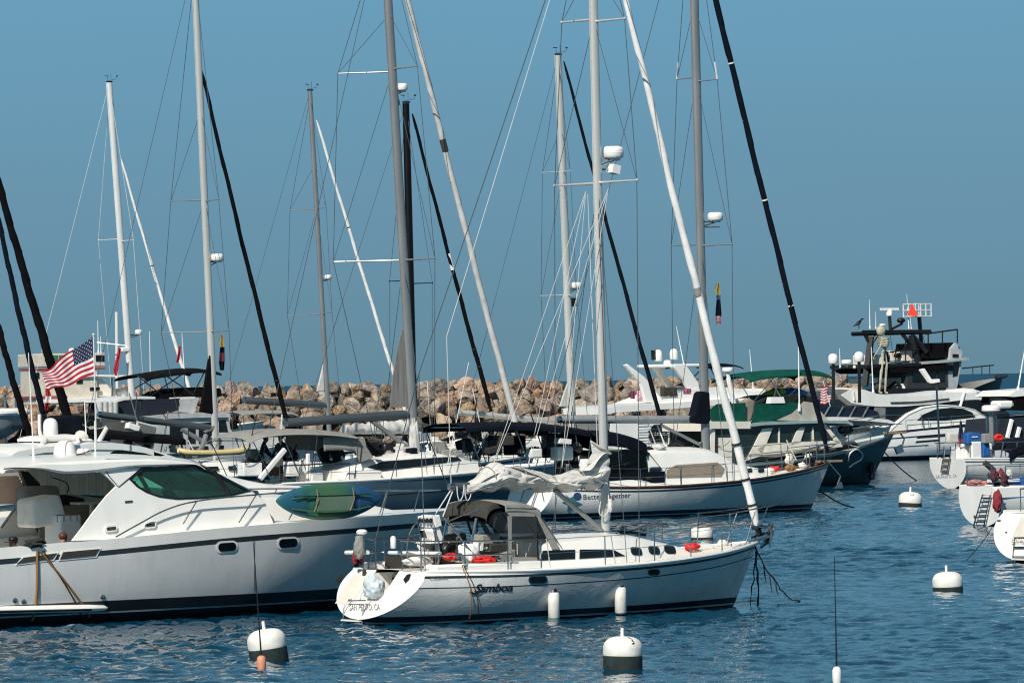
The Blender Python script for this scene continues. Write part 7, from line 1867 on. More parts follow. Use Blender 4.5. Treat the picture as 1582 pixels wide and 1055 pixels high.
# ---- coupe flybridge yacht with a swooping roof
def swoop_yacht():
    b = Boat("flybridge_yacht", "white flybridge yacht with a long swooping roof and shaded overhang aft", "motor yacht", at(1400, 690, 276), (4.6, 0), 30)
    S = b.root
    h = power_hull(b, 15, 4.7, [(0, 1.6), (.4, 2.0), (1, 2.7)], [ANTI, BOOT, BOOT], [(.2, 0, 2), (.4, 1, 1), (('s', 0), 2, 6)])
    P = P3(b, [(1300, 610), (1316, 601), (1336, 602), (1360, 610), (1392, 612), (1440, 610), (1470, 606), (1486, 605.5), (1510, 609), (1530, 615), (1545, 623)], -1.95)
    Q = P3(b, [(1300, 611), (1320, 623), (1340, 626), (1366, 628), (1392, 628), (1440, 624), (1470, 620), (1486, 618), (1510, 617), (1530, 619), (1545, 624)], -1.95)
    rows = []
    for a, c in zip(P, Q):
        zt, zb = max(a.z, c.z + .02), c.z
        rows.append([Vector((a.x, 1.95 * k / 5, zt + .12 * (1 - (k / 5) ** 2))) for k in range(-5, 6)] + [Vector((a.x, 1.93 * k / 5, zb)) for k in range(5, -6, -1)])
    MB().grid(rows, True, caps=True).build("roof", WHITE, S, angle=40)
    b.tube("roof_groove", DGREYC, P3(b, [(1376, 622), (1420, 621), (1466, 616)], -1.97), .05, 6)
    sg_ = mat("shaded_grey_gelcoat", (.22, .21, .20), .5)  # grey carries the shadow at the stern end, painted into the gelcoat
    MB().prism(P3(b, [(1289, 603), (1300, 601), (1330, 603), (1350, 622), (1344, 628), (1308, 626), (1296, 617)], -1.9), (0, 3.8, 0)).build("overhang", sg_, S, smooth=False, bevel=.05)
    side_panels(b, "overhang_window", DARKGL, [(1306, 606), (1326, 604), (1336, 614), (1338, 619), (1312, 620)], 1.93, .03)
    for x in (1318, 1325): b.tube("overhang_mullion", CREAM, P3(b, [(x, 605), (x + 2, 619)], -1.96), .06, 6)
    side_panels(b, "cabin_side", mat("black_glazing", (.008, .009, .011), .2), [(1366, 700), (1368, 628), (1440, 625), (1486, 620), (1520, 618), (1545, 625), (1560, 640), (1560, 700)], 1.85, .05)
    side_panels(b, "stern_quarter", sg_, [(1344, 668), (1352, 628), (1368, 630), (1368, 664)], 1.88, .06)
    b.tube("mullion", WHITE, P3(b, [(1490, 606), (1482, 632)], -1.95), .08, 6)
    aerial(b, (1349, 608), (1346, 536), -1.0, .04)
    MB().prism(P3(b, [(1423, 571), (1429, 569), (1440, 586), (1452, 585), (1453, 590), (1441, 592), (1437, 590)], -.4), (0, .3, 0)).build("radar_wing", WHITE, S, smooth=False, bevel=.04)
    b.tube("radar_post", BLACK, [b.L(1447, 590, -.3), b.L(1450, 640, -.3)], .1, 7)
    blob("folded_awning", PLASTW, S, b.L(1485, 606.5, -1.2), (2.6, 1.0, .5), 6, .15)
    return b
swoop_yacht()
stripe_flag("national_flag", "furled dark striped flag hanging behind the green canvas trawler", (1286, 597), (1282, 622), (1268, 597), (1268, 626), 270, .12, ((1272, 590), (1284, 632)), waves=1)

def mast_platform():
    """pair of dark posts with domes standing on the swoop-roofed yacht's aft deck"""
    b = Boat("dark_flybridge", "navy hulled yacht carrying two white domes on tall black posts", "motor yacht", at(1290, 690, 254), (4.0, 0), 30)
    S = b.root
    h = power_hull(b, 6.5, 3.4, [(0, 1.5), (.5, 1.8), (1, 2.3)], [ANTI, BOOT, HULLW], [(.2, 0, 2), (.4, 1, 1), (('s', 0), 2, 6)])
    side_panels(b, "cabin_side", mat("navy_house", (.010, .014, .030), .3), [(1262, 650), (1264, 627), (1340, 630), (1356, 636), (1360, 644), (1352, 652)], 1.8, .05)
    slab(b, "foredeck", WHITE, [(1258, 645), (1290, 644), (1340, 645), (1372, 648), (1382, 652)], 2.0, .18)
    for x in (1276, 1297, 1316, 1336): b.tube("rail_strut", STEEL, P3(b, [(x + 6, 628), (x - 4, 646)], -1.85), .05, 6)
    dome(b, 1287, 554, 15, 16, .8, post=(1288, 622, 1)); dome(b, 1327, 551, 15, 16, -.8, post=(1328, 622, 1))
    radome(b, 1308, 559, 17, 7, None, None)
    b.tube("dome_crossbar", BLACK, [b.L(1290, 571, .4), b.L(1308, 567, 0), b.L(1322, 569, -.4)], .05, 6); b.tube("dome_crossbar", STEEL, [b.L(1308, 562, 0), b.L(1308, 567, 0)], .08, 6)
    MB().ball(b.L(1320, 567, -.4), .09, 10).build("camera_ball", PLASTW, S)
    aerial(b, (1298, 568), (1297, 538), 0, .03)
    return b
mast_platform()

# ---- big dark trawler with the skeleton
def big_trawler():
    b = Boat("expedition_trawler", "big dark trawler with a black mast gantry, crow's nest and open upper bridge", "trawler", at(1420, 640, 304), (8.3, 0), 27)
    S = b.root
    h = Hull(b, 13.2, 5.2, [(0, 2.0), (.42, 2.4), (.62, 3.3), (.8, 4.2), (1, 4.75)], xs=(0, .05), xb=.34, tm=.5, r=.9, p=2.6, ns=3.5, nb=1.2, es=.5, eb=1.1)
    h.build([(.3, 0, 2), (('s', -.2), 1, 6), (('s', 0), 2, 1)], [ANTI, mat("black_green_hull", (.012, .017, .020), .4), BLACK], cols=30, transom=1, deckmat=DGREYC, deck_drop=.5)
    TK = mat("black_painted_steel", (.008, .010, .012), .45)
    GW = mat("pale_grey_house", (.40, .43, .44), .5)
    def beam(name, p0, p1, r, y=0.0, m=TK, y1=None): return MB().tube([b.L(*p0, y), b.L(*p1, y if y1 is None else y1)], r, 4, oval=(1, .8)).build(name, m, S, smooth=False)
    # gantry
    for y in (-1.9, 1.9):
        beam("gantry_leg", (1336, 596), (1346, 520), .26, y); beam("gantry_leg", (1420, 566), (1408, 518), .26, y)
        beam("gantry_brace", (1346, 530), (1356, 516), .14, y); beam("gantry_brace", (1408, 534), (1394, 516), .14, y); beam("gantry_brace", (1412, 520), (1432, 544), .15, y)
        beam("gantry_brace", (1344, 532), (1336, 516), .14, y); beam("gantry_beam", (1316, 516), (1438, 513), .17, y); beam("gantry_rail", (1332, 511.5), (1438, 510.5), .07, y)
    beam("gantry_beam", (1344, 516), (1344, 516), .15, -1.9, TK, 1.9); beam("gantry_beam", (1408, 515), (1408, 515), .15, -1.9, TK, 1.9)
    # radar mast and crow's nest
    beam("radar_post", (1376, 514), (1374, 486), .13); beam("radar_arm", (1378, 508), (1394, 500), .1)
    MB().lathe([(.1, -.25), (.2, -.2), (.22, 0), (.16, .14), (0, .18)], b.L(1374, 483), 14).box(b.L(1374, 478) + Vector((0, 0, .02)), (1.35, .16, .16)).build("radar_scanner", PLASTW, S)
    MB().ball(b.L(1392, 495), .24, 12, sc=(1.2, 1, .75)).build("searchlight", BLACK, S)
    beam("crow_nest_post", (1426, 560), (1420, 488), .16)
    nb_ = MB()
    z0, z1 = b.L(1420, 489).z, b.L(1420, 470).z; xc, xd = b.L(1405, 480).x, b.L(1429, 480).x
    for z in (z0, (z0 + z1) / 2, z1): nb_.tube([(xc, -.75, z), (xd, -.75, z), (xd, .75, z), (xc, .75, z), (xc, -.75, z)], .045, 5)
    for x in (xc, lerp(xc, xd, .33), lerp(xc, xd, .66), xd):
        for y in (-.75, .75): nb_.tube([(x, y, z0), (x, y, z1)], .045, 5)
    nb_.build("crow_nest", ALUW, S); MB().box(((xc + xd) / 2, 0, z0), (xd - xc, 1.5, .06)).build("crow_nest_floor", DGREYC, S, smooth=False)
    # upper bridge, pilothouse, saloon
    def house(name, m, x0, x1, yb, yt, hw, bev=.06):
        q0, q1 = b.L(x0, yb, -hw), b.L(x1, yt, -hw)
        return MB().box(((q0.x + q1.x) / 2, 0, (q0.z + q1.z) / 2), (q1.x - q0.x, hw * 2, q1.z - q0.z)).build(name, m, S, smooth=False, bevel=bev)
    MB().prism(P3(b, [(1426, 553), (1430, 530), (1476, 529), (1470, 552)], -1.8), (0, 3.6, 0)).build("bridge_windbreak", BLACKC, S, smooth=False)
    MB().prism(P3(b, [(1466, 556), (1468, 538), (1476, 529), (1482, 535), (1488, 545), (1486, 554)], -1.95), (0, 3.9, 0)).build("bridge_front", GW, S, smooth=False, bevel=.05)
    sdq = P3(b, [(1472, 552), (1472, 547), (1481, 547), (1481, 552)], -2.0); MB().prism(sdq, (0, .04, 0)).build("window", DARKGL, S, smooth=False)
    slab(b, "bridge_deck", GW, [(1424, 559.5), (1460, 557), (1490, 553.5), (1497, 553)], 2.4, .14)
    slab(b, "black_deck", BLACK, [(1340, 564), (1400, 561.5), (1425, 560.5)], 2.35, .2)
    MB().prism(P3(b, [(1345, 567), (1358, 563.5), (1400, 562), (1440, 561), (1472, 564), (1474, 572), (1440, 573), (1400, 575), (1356, 577), (1348, 574)], -2.3), (0, 4.6, 0)).build("deck_awning", BLACKC, S, smooth=False, bevel=.05)
    house("saloon", mat("dim_grey_house", (.03, .033, .035), .5), 1400, 1466, 602, 570, 2.1)
    MB().prism(P3(b, [(1462, 602), (1464, 560), (1486, 557), (1478, 602)], -2.1), (0, 4.2, 0)).build("pilothouse", GW, S, smooth=False)
    for pix in ([(1474, 560), (1483, 559), (1479, 580), (1472, 582)], [(1434, 590), (1434, 573), (1446, 573), (1444, 590)], [(1448, 590), (1449, 573), (1460, 573), (1460, 590)], [(1410, 590), (1410, 573), (1430, 573), (1430, 590)]):
        MB().prism(P3(b, pix, -2.14), (0, .04, 0)).build("window", DARKGL, S, smooth=False)
    house("stern_seat", PLASTW, 1351, 1357, 592, 583, 1.6); house("stern_seat", PLASTW, 1360, 1367, 592, 583, 1.6); house("deck_chest", PLASTW, 1391, 1405, 600, 583, 1.5)
    house("console", CREAM, 1393, 1410, 558, 541, 1.0); house("white_locker", CREAM, 1347, 1370, 566, 548, 1.2)
    for x in (1360, 1383, 1398, 1418): blob("deck_clutter", [DGREYC, GREYC, SAILG, BLACK][int(x) % 4], S, b.L(x, 600, -1.6), (1.0, .7, .7), int(x), .3)
    b.box("side_bulwark", TK, b.L(1398, 612, -2.2), (6.0, .2, 1.0))
    # rails
    for z0_, pts in ((0, [(1430, 516), (1456, 512), (1479, 509)]), (0, [(1375, 544), (1404, 540), (1420, 540)])):
        for y in (-2.2, 2.2): b.tube("guard_rail", TK, [b.L(*p, y) for p in pts], .055, 6)
    for x, yt, yb in ((1434, 515, 530), (1456, 512, 530), (1479, 509, 530), (1384, 540, 560), (1399, 520, 560)): b.tube("stanchion", TK, [b.L(x, yt, -2.2), b.L(x, yb, -2.2)], .05, 6)
    for y in (-1.0, 1.0):
        b.tube("bow_rail", STEEL, [b.L(*p, y) for p in ((1486, 569), (1510, 566.5), (1535, 564))], .05, 6)
        for x, yt, yb in ((1503, 567, 578), (1517, 566, 582), (1529, 565, 580)): b.tube("stanchion", STEEL, [b.L(x, yt, y), b.L(x, yb, y)], .04, 6)
    MB().tube([(h.xbo(4.7) - .5, 0, 4.7), (h.xbo(4.7) + .35, 0, 4.85)], [.2, .12], 8).build("anchor_roller", STEEL, S)
    aerial(b, (1344, 508), (1343, 463), .5, .03); aerial(b, (1353, 508), (1353, 482), -.5, .03); aerial(b, (1404, 508), (1401, 455), .4, .03); aerial(b, (1408, 508), (1406, 490), -.4, .03)
    b.tube("gps_post", PLASTW, [b.L(1363, 512), b.L(1363, 504)], .05, 6); MB().lathe([(.08, -.06), (.24, -.02), (.22, .05), (0, .1)], b.L(1363, 502), 12).build("gps_dome", PLASTW, S)
    return b, h
BIG, BIGH = big_trawler()
def nest_flag():
    o = at(1410, 489, 303); t = thing("signal_triangle", "bright red-orange triangular marker tied to the trawler's crow's nest", "marker", o)
    P = [at(x, y, 302.2) - o for x, y in ((1402, 487), (1408.5, 469), (1409.5, 469), (1418, 487), (1412, 489))]
    MB().prism(P, (0, .05, 0)).build("cloth", SIGNRED, t, smooth=False)
nest_flag()
def bird():
    p = BIG.w(BIG.L(1327, 508, -1.9)); t = thing("bird", "small dark bird perched at the aft end of the black gantry", "bird", p, BIG.th)
    rows = []
    for x, z, r in ((-.42, .18, .02), (-.28, .24, .06), (-.1, .34, .12), (.06, .42, .13), (.16, .52, .085), (.2, .6, .075), (.26, .64, .06), (.34, .63, .02), (.44, .62, .008)):
        rows.append([Vector((x, r * math.cos(2 * math.pi * k / 10), z + r * math.sin(2 * math.pi * k / 10))) for k in range(10)])
    MB().grid(rows, True, caps=True).tube([(0, .04, .3), (.01, .04, 0)], .015, 5).tube([(0, -.04, .3), (.01, -.04, 0)], .015, 5).build("body", BLACK, t)
bird()
def skeleton():
    o = BIG.w(BIG.L(1366, 607, -2.6)); t = thing("skeleton_figure", "giant pale skeleton figure propped standing against the big trawler's gantry", "skeleton", o, BIG.th)
    J = lambda px, py, y=0.0: BIG.inv(at(px, py, o.y)) - BIG.inv(o) + Vector((0, y, 0))
    sk = MB().ball(J(1361, 511), .31, 14, sc=(1.0, .85, 1.12)).box(J(1362.5, 516), (.26, .26, .16)); sk.build("skull", BONE, t)
    for y in (-.1, .1): MB().ball(J(1363.4, 511) + Vector((.16, y, 0)), .06, 8).build("eye_socket", BLACK, t)
    mb = MB()
    spine = [J(1361, 518), J(1364, 526), J(1366, 536), J(1365, 546)]
    mb.tube(catmull(spine, 5), .085, 6)
    for k in range(6):
        c = J(1364.5, 522.5 + k * 2.5); r = .46 - .03 * abs(k - 2)
        mb.tube([c + Vector((r * .8 * math.cos(a), r * math.sin(a), -.06 * math.cos(a))) for a in [2 * math.pi * j / 14 for j in range(15)]], .036, 5)
    mb.tube([J(1358, 522, -.35), J(1364, 521), J(1370, 522, .35)], .05, 6)
    mb.build("ribcage", BONE, t)
    MB().tube([J(1360, 544, -.28), J(1364, 547), J(1370, 543, .28), J(1366, 540), J(1360, 544, -.28)], .07, 6).build("pelvis", BONE, t)
    for pts in ([J(1358, 522, -.36), J(1356, 533, -.42), J(1352, 543, -.3), J(1349, 549, -.2)], [J(1370, 522, .36), J(1374, 534, .42), J(1372, 546, .3), J(1369, 552, .2)]):
        am = MB().tube(pts[:3], .06, 6).tube(pts[2:], .055, 6)
        for k in range(5): am.tube([pts[3], pts[3] + Vector((.04 * (k - 2), .02 * k, -.12)), pts[3] + Vector((.06 * (k - 2), .03 * k, -.24))], .018, 5)
        am.build("arm", BONE, t)
    for pts in ([J(1361, 546, -.2), J(1360, 566, -.25), J(1357, 584, -.2), J(1356, 606, -.2), J(1360, 607, -.22)], [J(1369, 546, .2), J(1373, 562, .22), J(1370, 580, .2), J(1370, 606, .2), J(1374, 607, .2)]):
        lg = MB(); m0 = pts[1].lerp(pts[2], .5)
        lg.tube([pts[0], pts[1], m0], [.11, .06, .11], 6).tube([m0, pts[3]], [.10, .055], 6).tube([pts[3], pts[4]], .07, 6)
        lg.build("leg", BONE, t)
skeleton()

# ---- three sterns at the right edge
def right_stern(label, wl, xw, LW, B, sheer, th, xs, txt, tp, th_txt, zst=-.02, **k):
    b = Boat("sailboat", label, "sailboat", water_at(*wl), xw, th)
    h = Hull(b, LW, B, sheer, xs=xs, xb=.4, tm=.5, r=k.get("r", .84), p=2.2, ns=k.get("ns", 2.8), nb=1.3, es=k.get("es", .5), eb=.9, zst=zst, tumble=k.get("tum", .08))
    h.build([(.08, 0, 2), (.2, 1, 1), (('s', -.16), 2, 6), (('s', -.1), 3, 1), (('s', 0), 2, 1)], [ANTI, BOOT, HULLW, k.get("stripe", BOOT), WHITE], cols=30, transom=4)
    h.rail("toe_rail", k.get("toe", WHITE), .035, .01, n=24)
    if txt: lettering(b, txt, lambda x, y: h.stern_pix(x, y, .02), tp[0], tp[1], th_txt, k.get("lm", LETTERP), name="port_lettering", shear=.12)
    return b, h
def sterns():
    # Sausalito boat
    b, h = right_stern("white sloop lettered Sausalito on its stern, the farthest of three at right", (1470, 755), (0, 0), 12, 3.7, [(0, 1.32), (.5, 1.25), (1, 1.7)], 28, (-.05, -.12), "SAUSALITO, CA.", ((1446.5, 738.5), (1479, 736.5)), 5, r=.80, ns=2.4, es=.62)
    S = b.root
    ld = MB()
    a0, a1 = h.stern_pix(1456, 729, .08), h.stern_pix(1466, 729, .08); c0, c1 = h.stern_pix(1461, 700, .08), h.stern_pix(1471, 700, .08)
    ld.tube([a0, c0, c0 + Vector((0, 0, .3))], .035, 6).tube([a1, c1, c1 + Vector((0, 0, .3))], .035, 6); lad = ld.build("stern_ladder", STEEL, S)
    for q in (.1, .4, .7): MB().box((a0.lerp(c0, q) + a1.lerp(c1, q)) / 2, (.08, (a0 - a1).length, .06)).build("rung", TEAK, lad, smooth=False)
    z = h.zs(0)
    for sg in (-1, 1):
        pts = [Vector((x, sg * (h.hbx(max(x, .1)) - .1), z)) for x in (.15, 1.2, 2.4, 4.0, 6.0, 8.0, 10)]
        stanchions(b, pts, .68, 2, lr=.018, r=.022)
    b.tube("pushpit_rail", STEEL, [(.12, 1.45, z + .68), (.0, .5, z + .68)], .022, 6); b.tube("pushpit_rail", STEEL, [(.12, -1.45, z + .68), (.0, -.5, z + .68)], .022, 6)
    trunk(b, "coachroof", [(3.8, 1.2, 1.85, 1.2, 1.05), (6, 1.25, 1.85, 1.1, .9), (8.5, 1.4, 1.6, .5, .4)], WHITE)
    b.box("rail_pad", SAILG, b.L(1475, 676, .5), (.9, .3, .5), bevel=.1)
    b.box("cockpit_locker", PLASTW, b.L(1508, 700, -.6), (1.4, .5, .85), bevel=.05); b.box("horseshoe_case", PLASTW, b.L(1490, 704, .2), (.7, .5, .7), bevel=.1)
    MB().prism(P3(b, [(1495, 686), (1496, 670), (1502, 667.5), (1514, 668), (1518, 672), (1518, 686)], -1.35), (0, .45, 0)).build("outboard_cowl", BLUEC, S, smooth=False, bevel=.06)
    MB().box(b.L(1506, 674.8, -1.38), (.3, .02, .05)).build("cowl_stripe", PLASTW, S, smooth=False)
    MB().box(b.L(1507, 698, -1.3), (.5, .25, .9)).build("outboard_leg", PLASTW, S, smooth=False, bevel=.05)
    MB().prism(P3(b, [(1520, 684), (1529, 684), (1531, 706), (1519, 706)], -1.5), (0, .3, 0)).build("rolled_banner", BLUEC, S, smooth=False, bevel=.05)
    MB().box(b.L(1523, 677, -1.5), (.3, .3, .42)).build("jerry_can", GREYC, S, smooth=False, bevel=.03)
    lettering(b, "GEL", lambda x, y: b.L(x, y, -1.53), (1521, 699), (1528, 699), 6, PLASTW) if False else None
    dr = radome(b, 1531, 631, 29, 11, None, None)
    b.tube("radar_post", ALUG, [b.L(1531, 637), b.L(1533, 705)], .11, 8)
    for x in (1524, 1539): b.tube("post_brace", STEEL, [b.L(1531, 660), b.L(x, 642), b.L(x + 1, 690)], .035, 6)
    b.tube("ring_buoy", RED, [b.L(1543 + 5 * math.cos(a), 676 + 3 * math.sin(a), -1.3) for a in [math.pi * j / 8 for j in range(17)]], .09, 8)
    g = [(q.x, q.z) for q in P3(b, [(1526, 693), (1545, 682), (1580, 676), (1620, 674)], 0)]
    canvas_top(b, "bimini", g, 1.7, NAVY, side=.35, droop=.2)
    for x in (1550, 1572): b.tube("bimini_frame", STEEL, [b.L(x, 682, -1.4), b.L(x - 6, 722, -1.5)], .035, 6)
    mast_x = 5.2; MB().tube([(mast_x, 0, 1.8), (mast_x - .2, 0, 15.5)], .11, 12, oval=(1, .7)).build("mast", ALU, S)
    MB().tube([b.L(1521, 714, -1.95), b.L(1536, 727, -2.0)], .13, 8).build("rail_fender", DGREYC, S)
    cloth_flag("furled striped flag drooping at the stern of the Sausalito sloop", [(1483, 1486, 651), (1482, 1487, 660), (1481, 1488, 668), (1480, 1490, 678), (1482, 1489, 690), (1485, 1488, 696)], b.w((0, 0, 0)).y - .3, [mat("flag_blue", (.012, .022, .07)), mat("faded_flag_red", (.36, .06, .09), .8, var=.5, scale=14)])
    b.tube("flag_staff", STEEL, [b.L(1484, 649, .1), b.L(1488, 706, .1)], .025, 6)
    b.tube("side_pole", STEEL, [b.L(1447, 600, .9), b.L(1452, 700, 1.2)], .05, 6)
    # middle one with the ladder
    b2, h2 = right_stern("white sailboat with a steel stern ladder, between the two other sterns at right", (1519, 812), (0, 0), 11, 3.05, [(0, 1.30), (.5, 1.2), (1, 1.6)], 28, (-.04, -.05), None, None, 0, r=.86, ns=3.4, es=.5)
    S = b2.root
    a0, a1 = h2.stern_pix(1508, 812, .1), h2.stern_pix(1524, 812, .1); c0, c1 = h2.stern_pix(1522, 764, .1), h2.stern_pix(1534, 764, .1)
    ld = MB().tube([a0, c0, c1, a1], .028, 6); lad = ld.build("stern_ladder", STEEL, S)
    for q in (.12, .28, .44, .6, .76, .9): MB().tube([a0.lerp(c0, q), a1.lerp(c1, q)], .028, 6).build("rung", STEEL, lad)
    sd = h2.stern_pix(1506, 798, .0); MB().lathe([(0, -.02), (.06, -.02), (.05, .02), (0, .03)], sd, 10, axis=(-1, 0, 0)).build("exhaust_outlet", DGREYC, S)
    z = h2.zs(0)
    blob("red_awning_bundle", mat("red_white_cloth", (.62, .28, .26), .9, var=.6, scale=5), S, (.35, .9, z + .1), (.4, 1.2, .2), 3, .25)
    blob("maroon_cover", mat("maroon_cover", (.22, .02, .03), .85), S, b2.L(1541, 775, -1.5), (.3, .28, .75), 7, .2)
    for k in range(7): blob("hung_gear", [mat("dark_plum", (.07, .02, .03), .8), BLACK, SAILG, mat("maroon_cover", (.22, .02, .03))][k % 4], S, b2.L(1535 + 4 * k, 735 + 5 * (k % 3), -1.3 + .4 * (k % 4)), (.26, .24, .42), 60 + k, .35)
    MB().box(b2.L(1550, 742, -1.0), (1.2, .12, .1)).build("rail_board", PLASTW, S, smooth=False)
    for sg in (-1, 1):
        pts = [Vector((x, sg * (h2.hbx(max(x, .1)) - .1), z)) for x in (.15, 1.2, 2.4, 4.0, 6.0, 8.0)]
        stanchions(b2, pts, .66, 2, lr=.014, r=.02)
    b2.box("sail_locker", BLUEC, b2.L(1572, 748, -.6), (1.6, .6, .45), bevel=.1); b2.box("coaming", PLASTW, b2.L(1562, 760, -1.2), (1.4, .3, .4), bevel=.05); b2.box("coaming", PLASTW, b2.L(1576, 765, -1.0), (1.0, .4, .5), bevel=.05)
    trunk(b2, "coachroof", [(3.6, 1.2, 1.8, 1.2, 1.05), (6, 1.2, 1.85, 1.1, .9), (8, 1.3, 1.6, .5, .4)], WHITE)
    MB().tube([(4.8, 0, 1.8), (4.6, 0, 15.5)], .11, 12, oval=(1, .7)).build("mast", ALU, S)
    # nearest: round white sugar scoop
    b3, h3 = right_stern("white round-sterned sloop cut by the right edge, nearest of the three sterns", (1571, 870), (0, 0), 11, 3.8, [(0, 1.32), (.5, 1.2), (1, 1.6)], 29, (-.1, .55), "SAN FRANCISCO", ((1564, 841), (1606, 840)), 8.5, zst=.1, r=.88, ns=2.3, es=.6, tum=.14, lm=LETTERG)
    S = b3.root
    a0, a1 = h3.stern_pix(1569, 860, .06), h3.stern_pix(1594, 860, .06); c0, c1 = h3.stern_pix(1570, 830, .05), h3.stern_pix(1595, 830, .05)
    ld = MB().tube([a0 - Vector((.05, 0, .25)), c0, c1, a1 - Vector((.05, 0, .25))], .025, 6); lad = ld.build("swim_ladder", STEEL, S)
    for q in (0, .5): MB().tube([a0.lerp(c0, q), a1.lerp(c1, q)], .028, 6).build("rung", STEEL, lad)
    MB().box((a0 + a1) / 2 - Vector((.05, 0, .06)), (.08, (a0 - a1).length, .04)).build("rung", PLASTW, lad, smooth=False)
    for x, y in ((1544, 804), (1555, 822), (1553, 778)): q = h3.stern_pix(x, y, 0); MB().box(q + Vector((-.01, 0, 0)), (.03, .14 if y == 804 else .05, .04)).build("fairlead", DGREYC, S, smooth=False)
    rows = []
    for i in range(9):
        zz = lerp(.55, 1.2, i / 8); rows.append([Vector((h3.xst(zz) - .012 - .04 * math.sin(math.pi * i / 8) * math.sin(math.pi * k / 10), lerp(-.9, .55, k / 10), zz)) for k in range(11)])
    MB().grid(rows).build("moulded_step", CREAM, S)
    z = h3.zs(0)
    for x, yy in ((1.0, 1.2), (1.4, 1.5), (1.0, .5), (1.0, -.6), (1.0, -1.2), (1.5, -1.5)): b3.tube("stanchion", STEEL, [(x, yy, z), (x, yy, z + .6)], .016, 6)
    b3.tube("pushpit_rail", STEEL, [(2.4, 1.55, z + .6), (1.4, 1.5, z + .6), (1.0, 1.2, z + .6), (.95, .5, z + .6)], .018, 6); b3.tube("pushpit_rail", STEEL, [(2.4, -1.55, z + .6), (1.4, -1.5, z + .6), (1.0, -1.2, z + .6), (.95, -.5, z + .6)], .018, 6)
    trunk(b3, "coachroof", [(3.6, 1.2, 1.8, 1.2, 1.05), (6, 1.2, 1.85, 1.1, .9), (8, 1.3, 1.6, .5, .4)], WHITE)
    MB().tube([(4.8, 0, 1.8), (4.6, 0, 15.5)], .11, 12, oval=(1, .7)).build("mast", ALU, S)
    line_thing("thin dark line slanting into the water beside the nearest stern at right", h3.b.w((.2, 1.4, .9)), water_at(1492, 866), .012, ROPEK, .05)
    # dark-topped motor boat behind them
    b4 = Boat("motor_boat", "white motor boat with black canvas partly cut by the right edge", "motor boat", at(1575, 690, 232), (3.0, 0), 28); S = b4.root
    power_hull(b4, 10, 3.8, [(0, 1.4), (.5, 1.6), (1, 2.2)], [ANTI, BOOT, HULLW], [(.2, 0, 2), (.4, 1, 1), (('s', 0), 2, 5)])
    MB().box(b4.L(1552, 618, -.6), (1.1, 1.0, .25)).build("radar_base", BLACK, S, smooth=False)
    MB().box(b4.L(1549, 625, -1.0), (1.0, .8, .4)).build("outboard_cowl", PLASTW, S, smooth=False, bevel=.12)
    MB().prism(P3(b4, [(1558, 612), (1570, 603), (1640, 598), (1640, 606), (1566, 613)], -1.5), (0, 3.0, 0)).build("hardtop", WHITE, S, smooth=False)
    MB().prism(P3(b4, [(1562, 632), (1566, 612), (1640, 606), (1640, 634)], -1.4), (0, 2.8, 0)).build("canvas_enclosure", BLACKC, S, smooth=False)
    MB().prism(P3(b4, [(1540, 676), (1545, 648), (1640, 640), (1640, 676)], -1.5), (0, 3.0, 0)).build("dark_cockpit", mat("dark_navy_canvas", (.010, .016, .03), .8), S, smooth=False)
    b4.tube("canopy_pole", PLASTW, [b4.L(1563, 648, -1.6), b4.L(1556, 676, -1.6)], .12, 6); b4.tube("canopy_pole", PLASTW, [b4.L(1575, 660, -1.6), b4.L(1571, 676, -1.6)], .12, 6)
    aerial(b4, (1572, 604), (1584, 535), -.5, .04)
sterns()
# ================================================================ loose gear, poles and lines that crowd the decks
def crowd(b, seed, area, ys, n, mats, names=("deck_gear",), tall=.5):
    rng = random.Random(seed)
    for k in range(n):
        px, py = rng.uniform(area[0], area[2]), rng.uniform(area[1], area[3]); y = rng.uniform(*ys)
        q = b.L(px, py, y); m = mats[rng.randrange(len(mats))]; kind = rng.random()
        if kind < .34:
            h = rng.uniform(.5, 1.6) * tall * 2
            b.tube("pole", rng.choice((STEEL, BLACK, BLACK, ALUW, ALUG)), [q, q + Vector((rng.uniform(-.5, .5), rng.uniform(-.2, .2), h))], rng.uniform(.014, .03), 6)
        elif kind < .6:
            MB().box(q, (rng.uniform(.2, .7), rng.uniform(.2, .5), rng.uniform(.15, .5)), Matrix.Rotation(rng.uniform(-.3, .3), 3, 'Y')).build("locker", m, b.root, smooth=False, bevel=.03)
        elif kind < .85:
            blob("bundle", m, b.root, q, (rng.uniform(.25, .6), rng.uniform(.2, .5), rng.uniform(.2, .5)), seed * 50 + k, .3, n=12)
        else:
            e = q + Vector((rng.uniform(-1.2, 1.2), rng.uniform(-.5, .5), rng.uniform(-.3, .8)))
            b.tube("slack_line", rng.choice((WIREW, ROPEK, WIRE)), sag(q, e, .15, 8), .014, 5)
MIX = [BLACK, NAVY, DGREYC, BLACK, WHITE, GREYC, DKINT, CREAM, BLACKC]
crowd(BLU, 1, (372, 690, 470, 728), (-1.4, 1.3), 26, MIX)
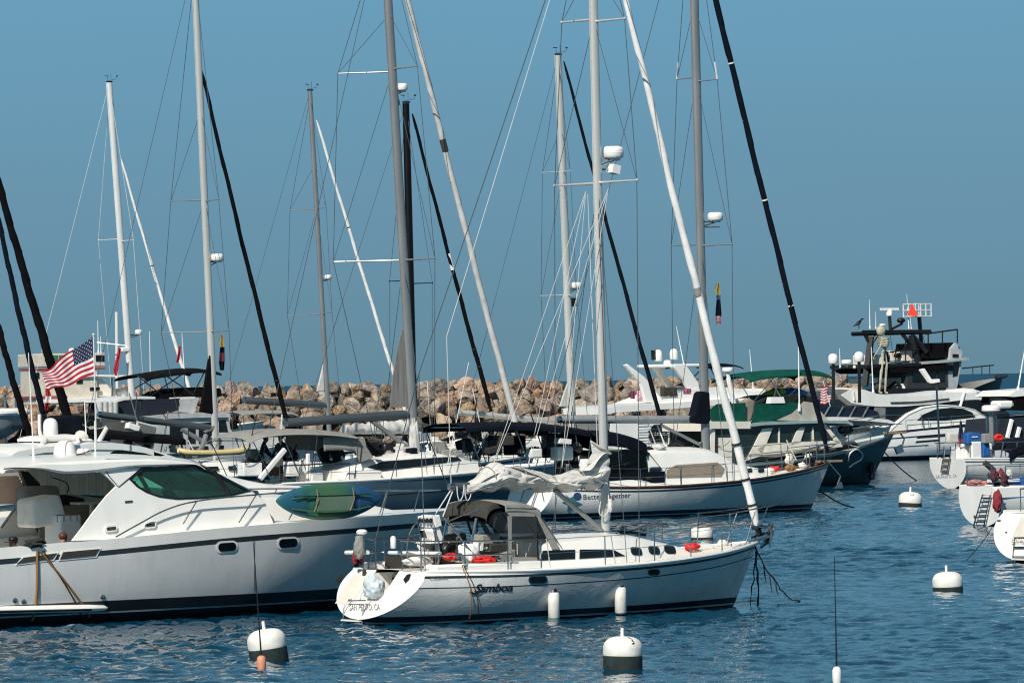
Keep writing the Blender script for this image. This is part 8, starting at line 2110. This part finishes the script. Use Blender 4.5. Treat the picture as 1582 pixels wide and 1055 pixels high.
crowd(BLU, 2, (560, 686, 640, 702), (-.6, .9), 9, MIX, tall=.3)
crowd(BLU, 3, (650, 690, 740, 705), (-.8, .8), 10, [SAILG, BLACK, CREAM, GREYC], tall=.25)
crowd(TOG, 4, (715, 680, 905, 716), (-1.3, 1.3), 34, MIX)
crowd(TOG, 5, (985, 685, 1075, 696), (-.8, .8), 9, [SAILG, BLACK, CREAM, GREYC, BLACK], tall=.3)
crowd(TOG, 6, (1165, 708, 1270, 716), (-.5, .5), 9, [SAILG, BLACK, CREAM, BROWN, ROPEY], tall=.3)
crowd(b5, 7, (740, 668, 880, 690), (-1.2, 1.2), 18, MIX)
crowd(b6, 8, (350, 655, 460, 690), (-1.3, 1.3), 20, MIX)
crowd(b7, 9, (560, 672, 640, 694), (-1.2, 1.2), 16, MIX)
crowd(b7, 10, (655, 670, 760, 694), (-1.0, 1.0), 14, MIX, tall=.4)
crowd(b8, 11, (110, 650, 270, 700), (-1.4, 1.4), 24, MIX)
crowd(b8, 12, (275, 680, 345, 705), (-1.2, 1.2), 10, MIX, tall=.3)
crowd(TRW, 13, (1100, 675, 1150, 700), (-1.9, -1.2), 8, MIX)
crowd(TRW, 14, (1220, 684, 1330, 694), (-1.0, .6), 14, [CREAM, BLACK, TEAK, GREYC, SAILG], tall=.4)
crowd(BIG, 15, (1350, 590, 1470, 604), (-2.0, 1.5), 26, [BLACK, DGREYC, GREYC, BLACK, WHITE], tall=.7)
crowd(BIG, 16, (1346, 546, 1440, 560), (-1.5, 1.5), 16, [BLACK, DGREYC, GREYC, BLACK, CREAM], tall=.5)
crowd(ARC, 17, (960, 655, 1090, 690), (-2.0, -1.0), 18, [WHITE, BLACK, CREAM, GREYC, DGREYC])
crowd(SPC, 18, (1335, 662, 1380, 676), (-1.0, 1.0), 10, [BLACK, CREAM, GREYC, WHITE], tall=.4)
crowd(SAM, 19, (655, 836, 790, 866), (-.9, .9), 22, [BLACK, SAILW, DGREYC, GREYC, BLACK, CREAM], tall=.3)
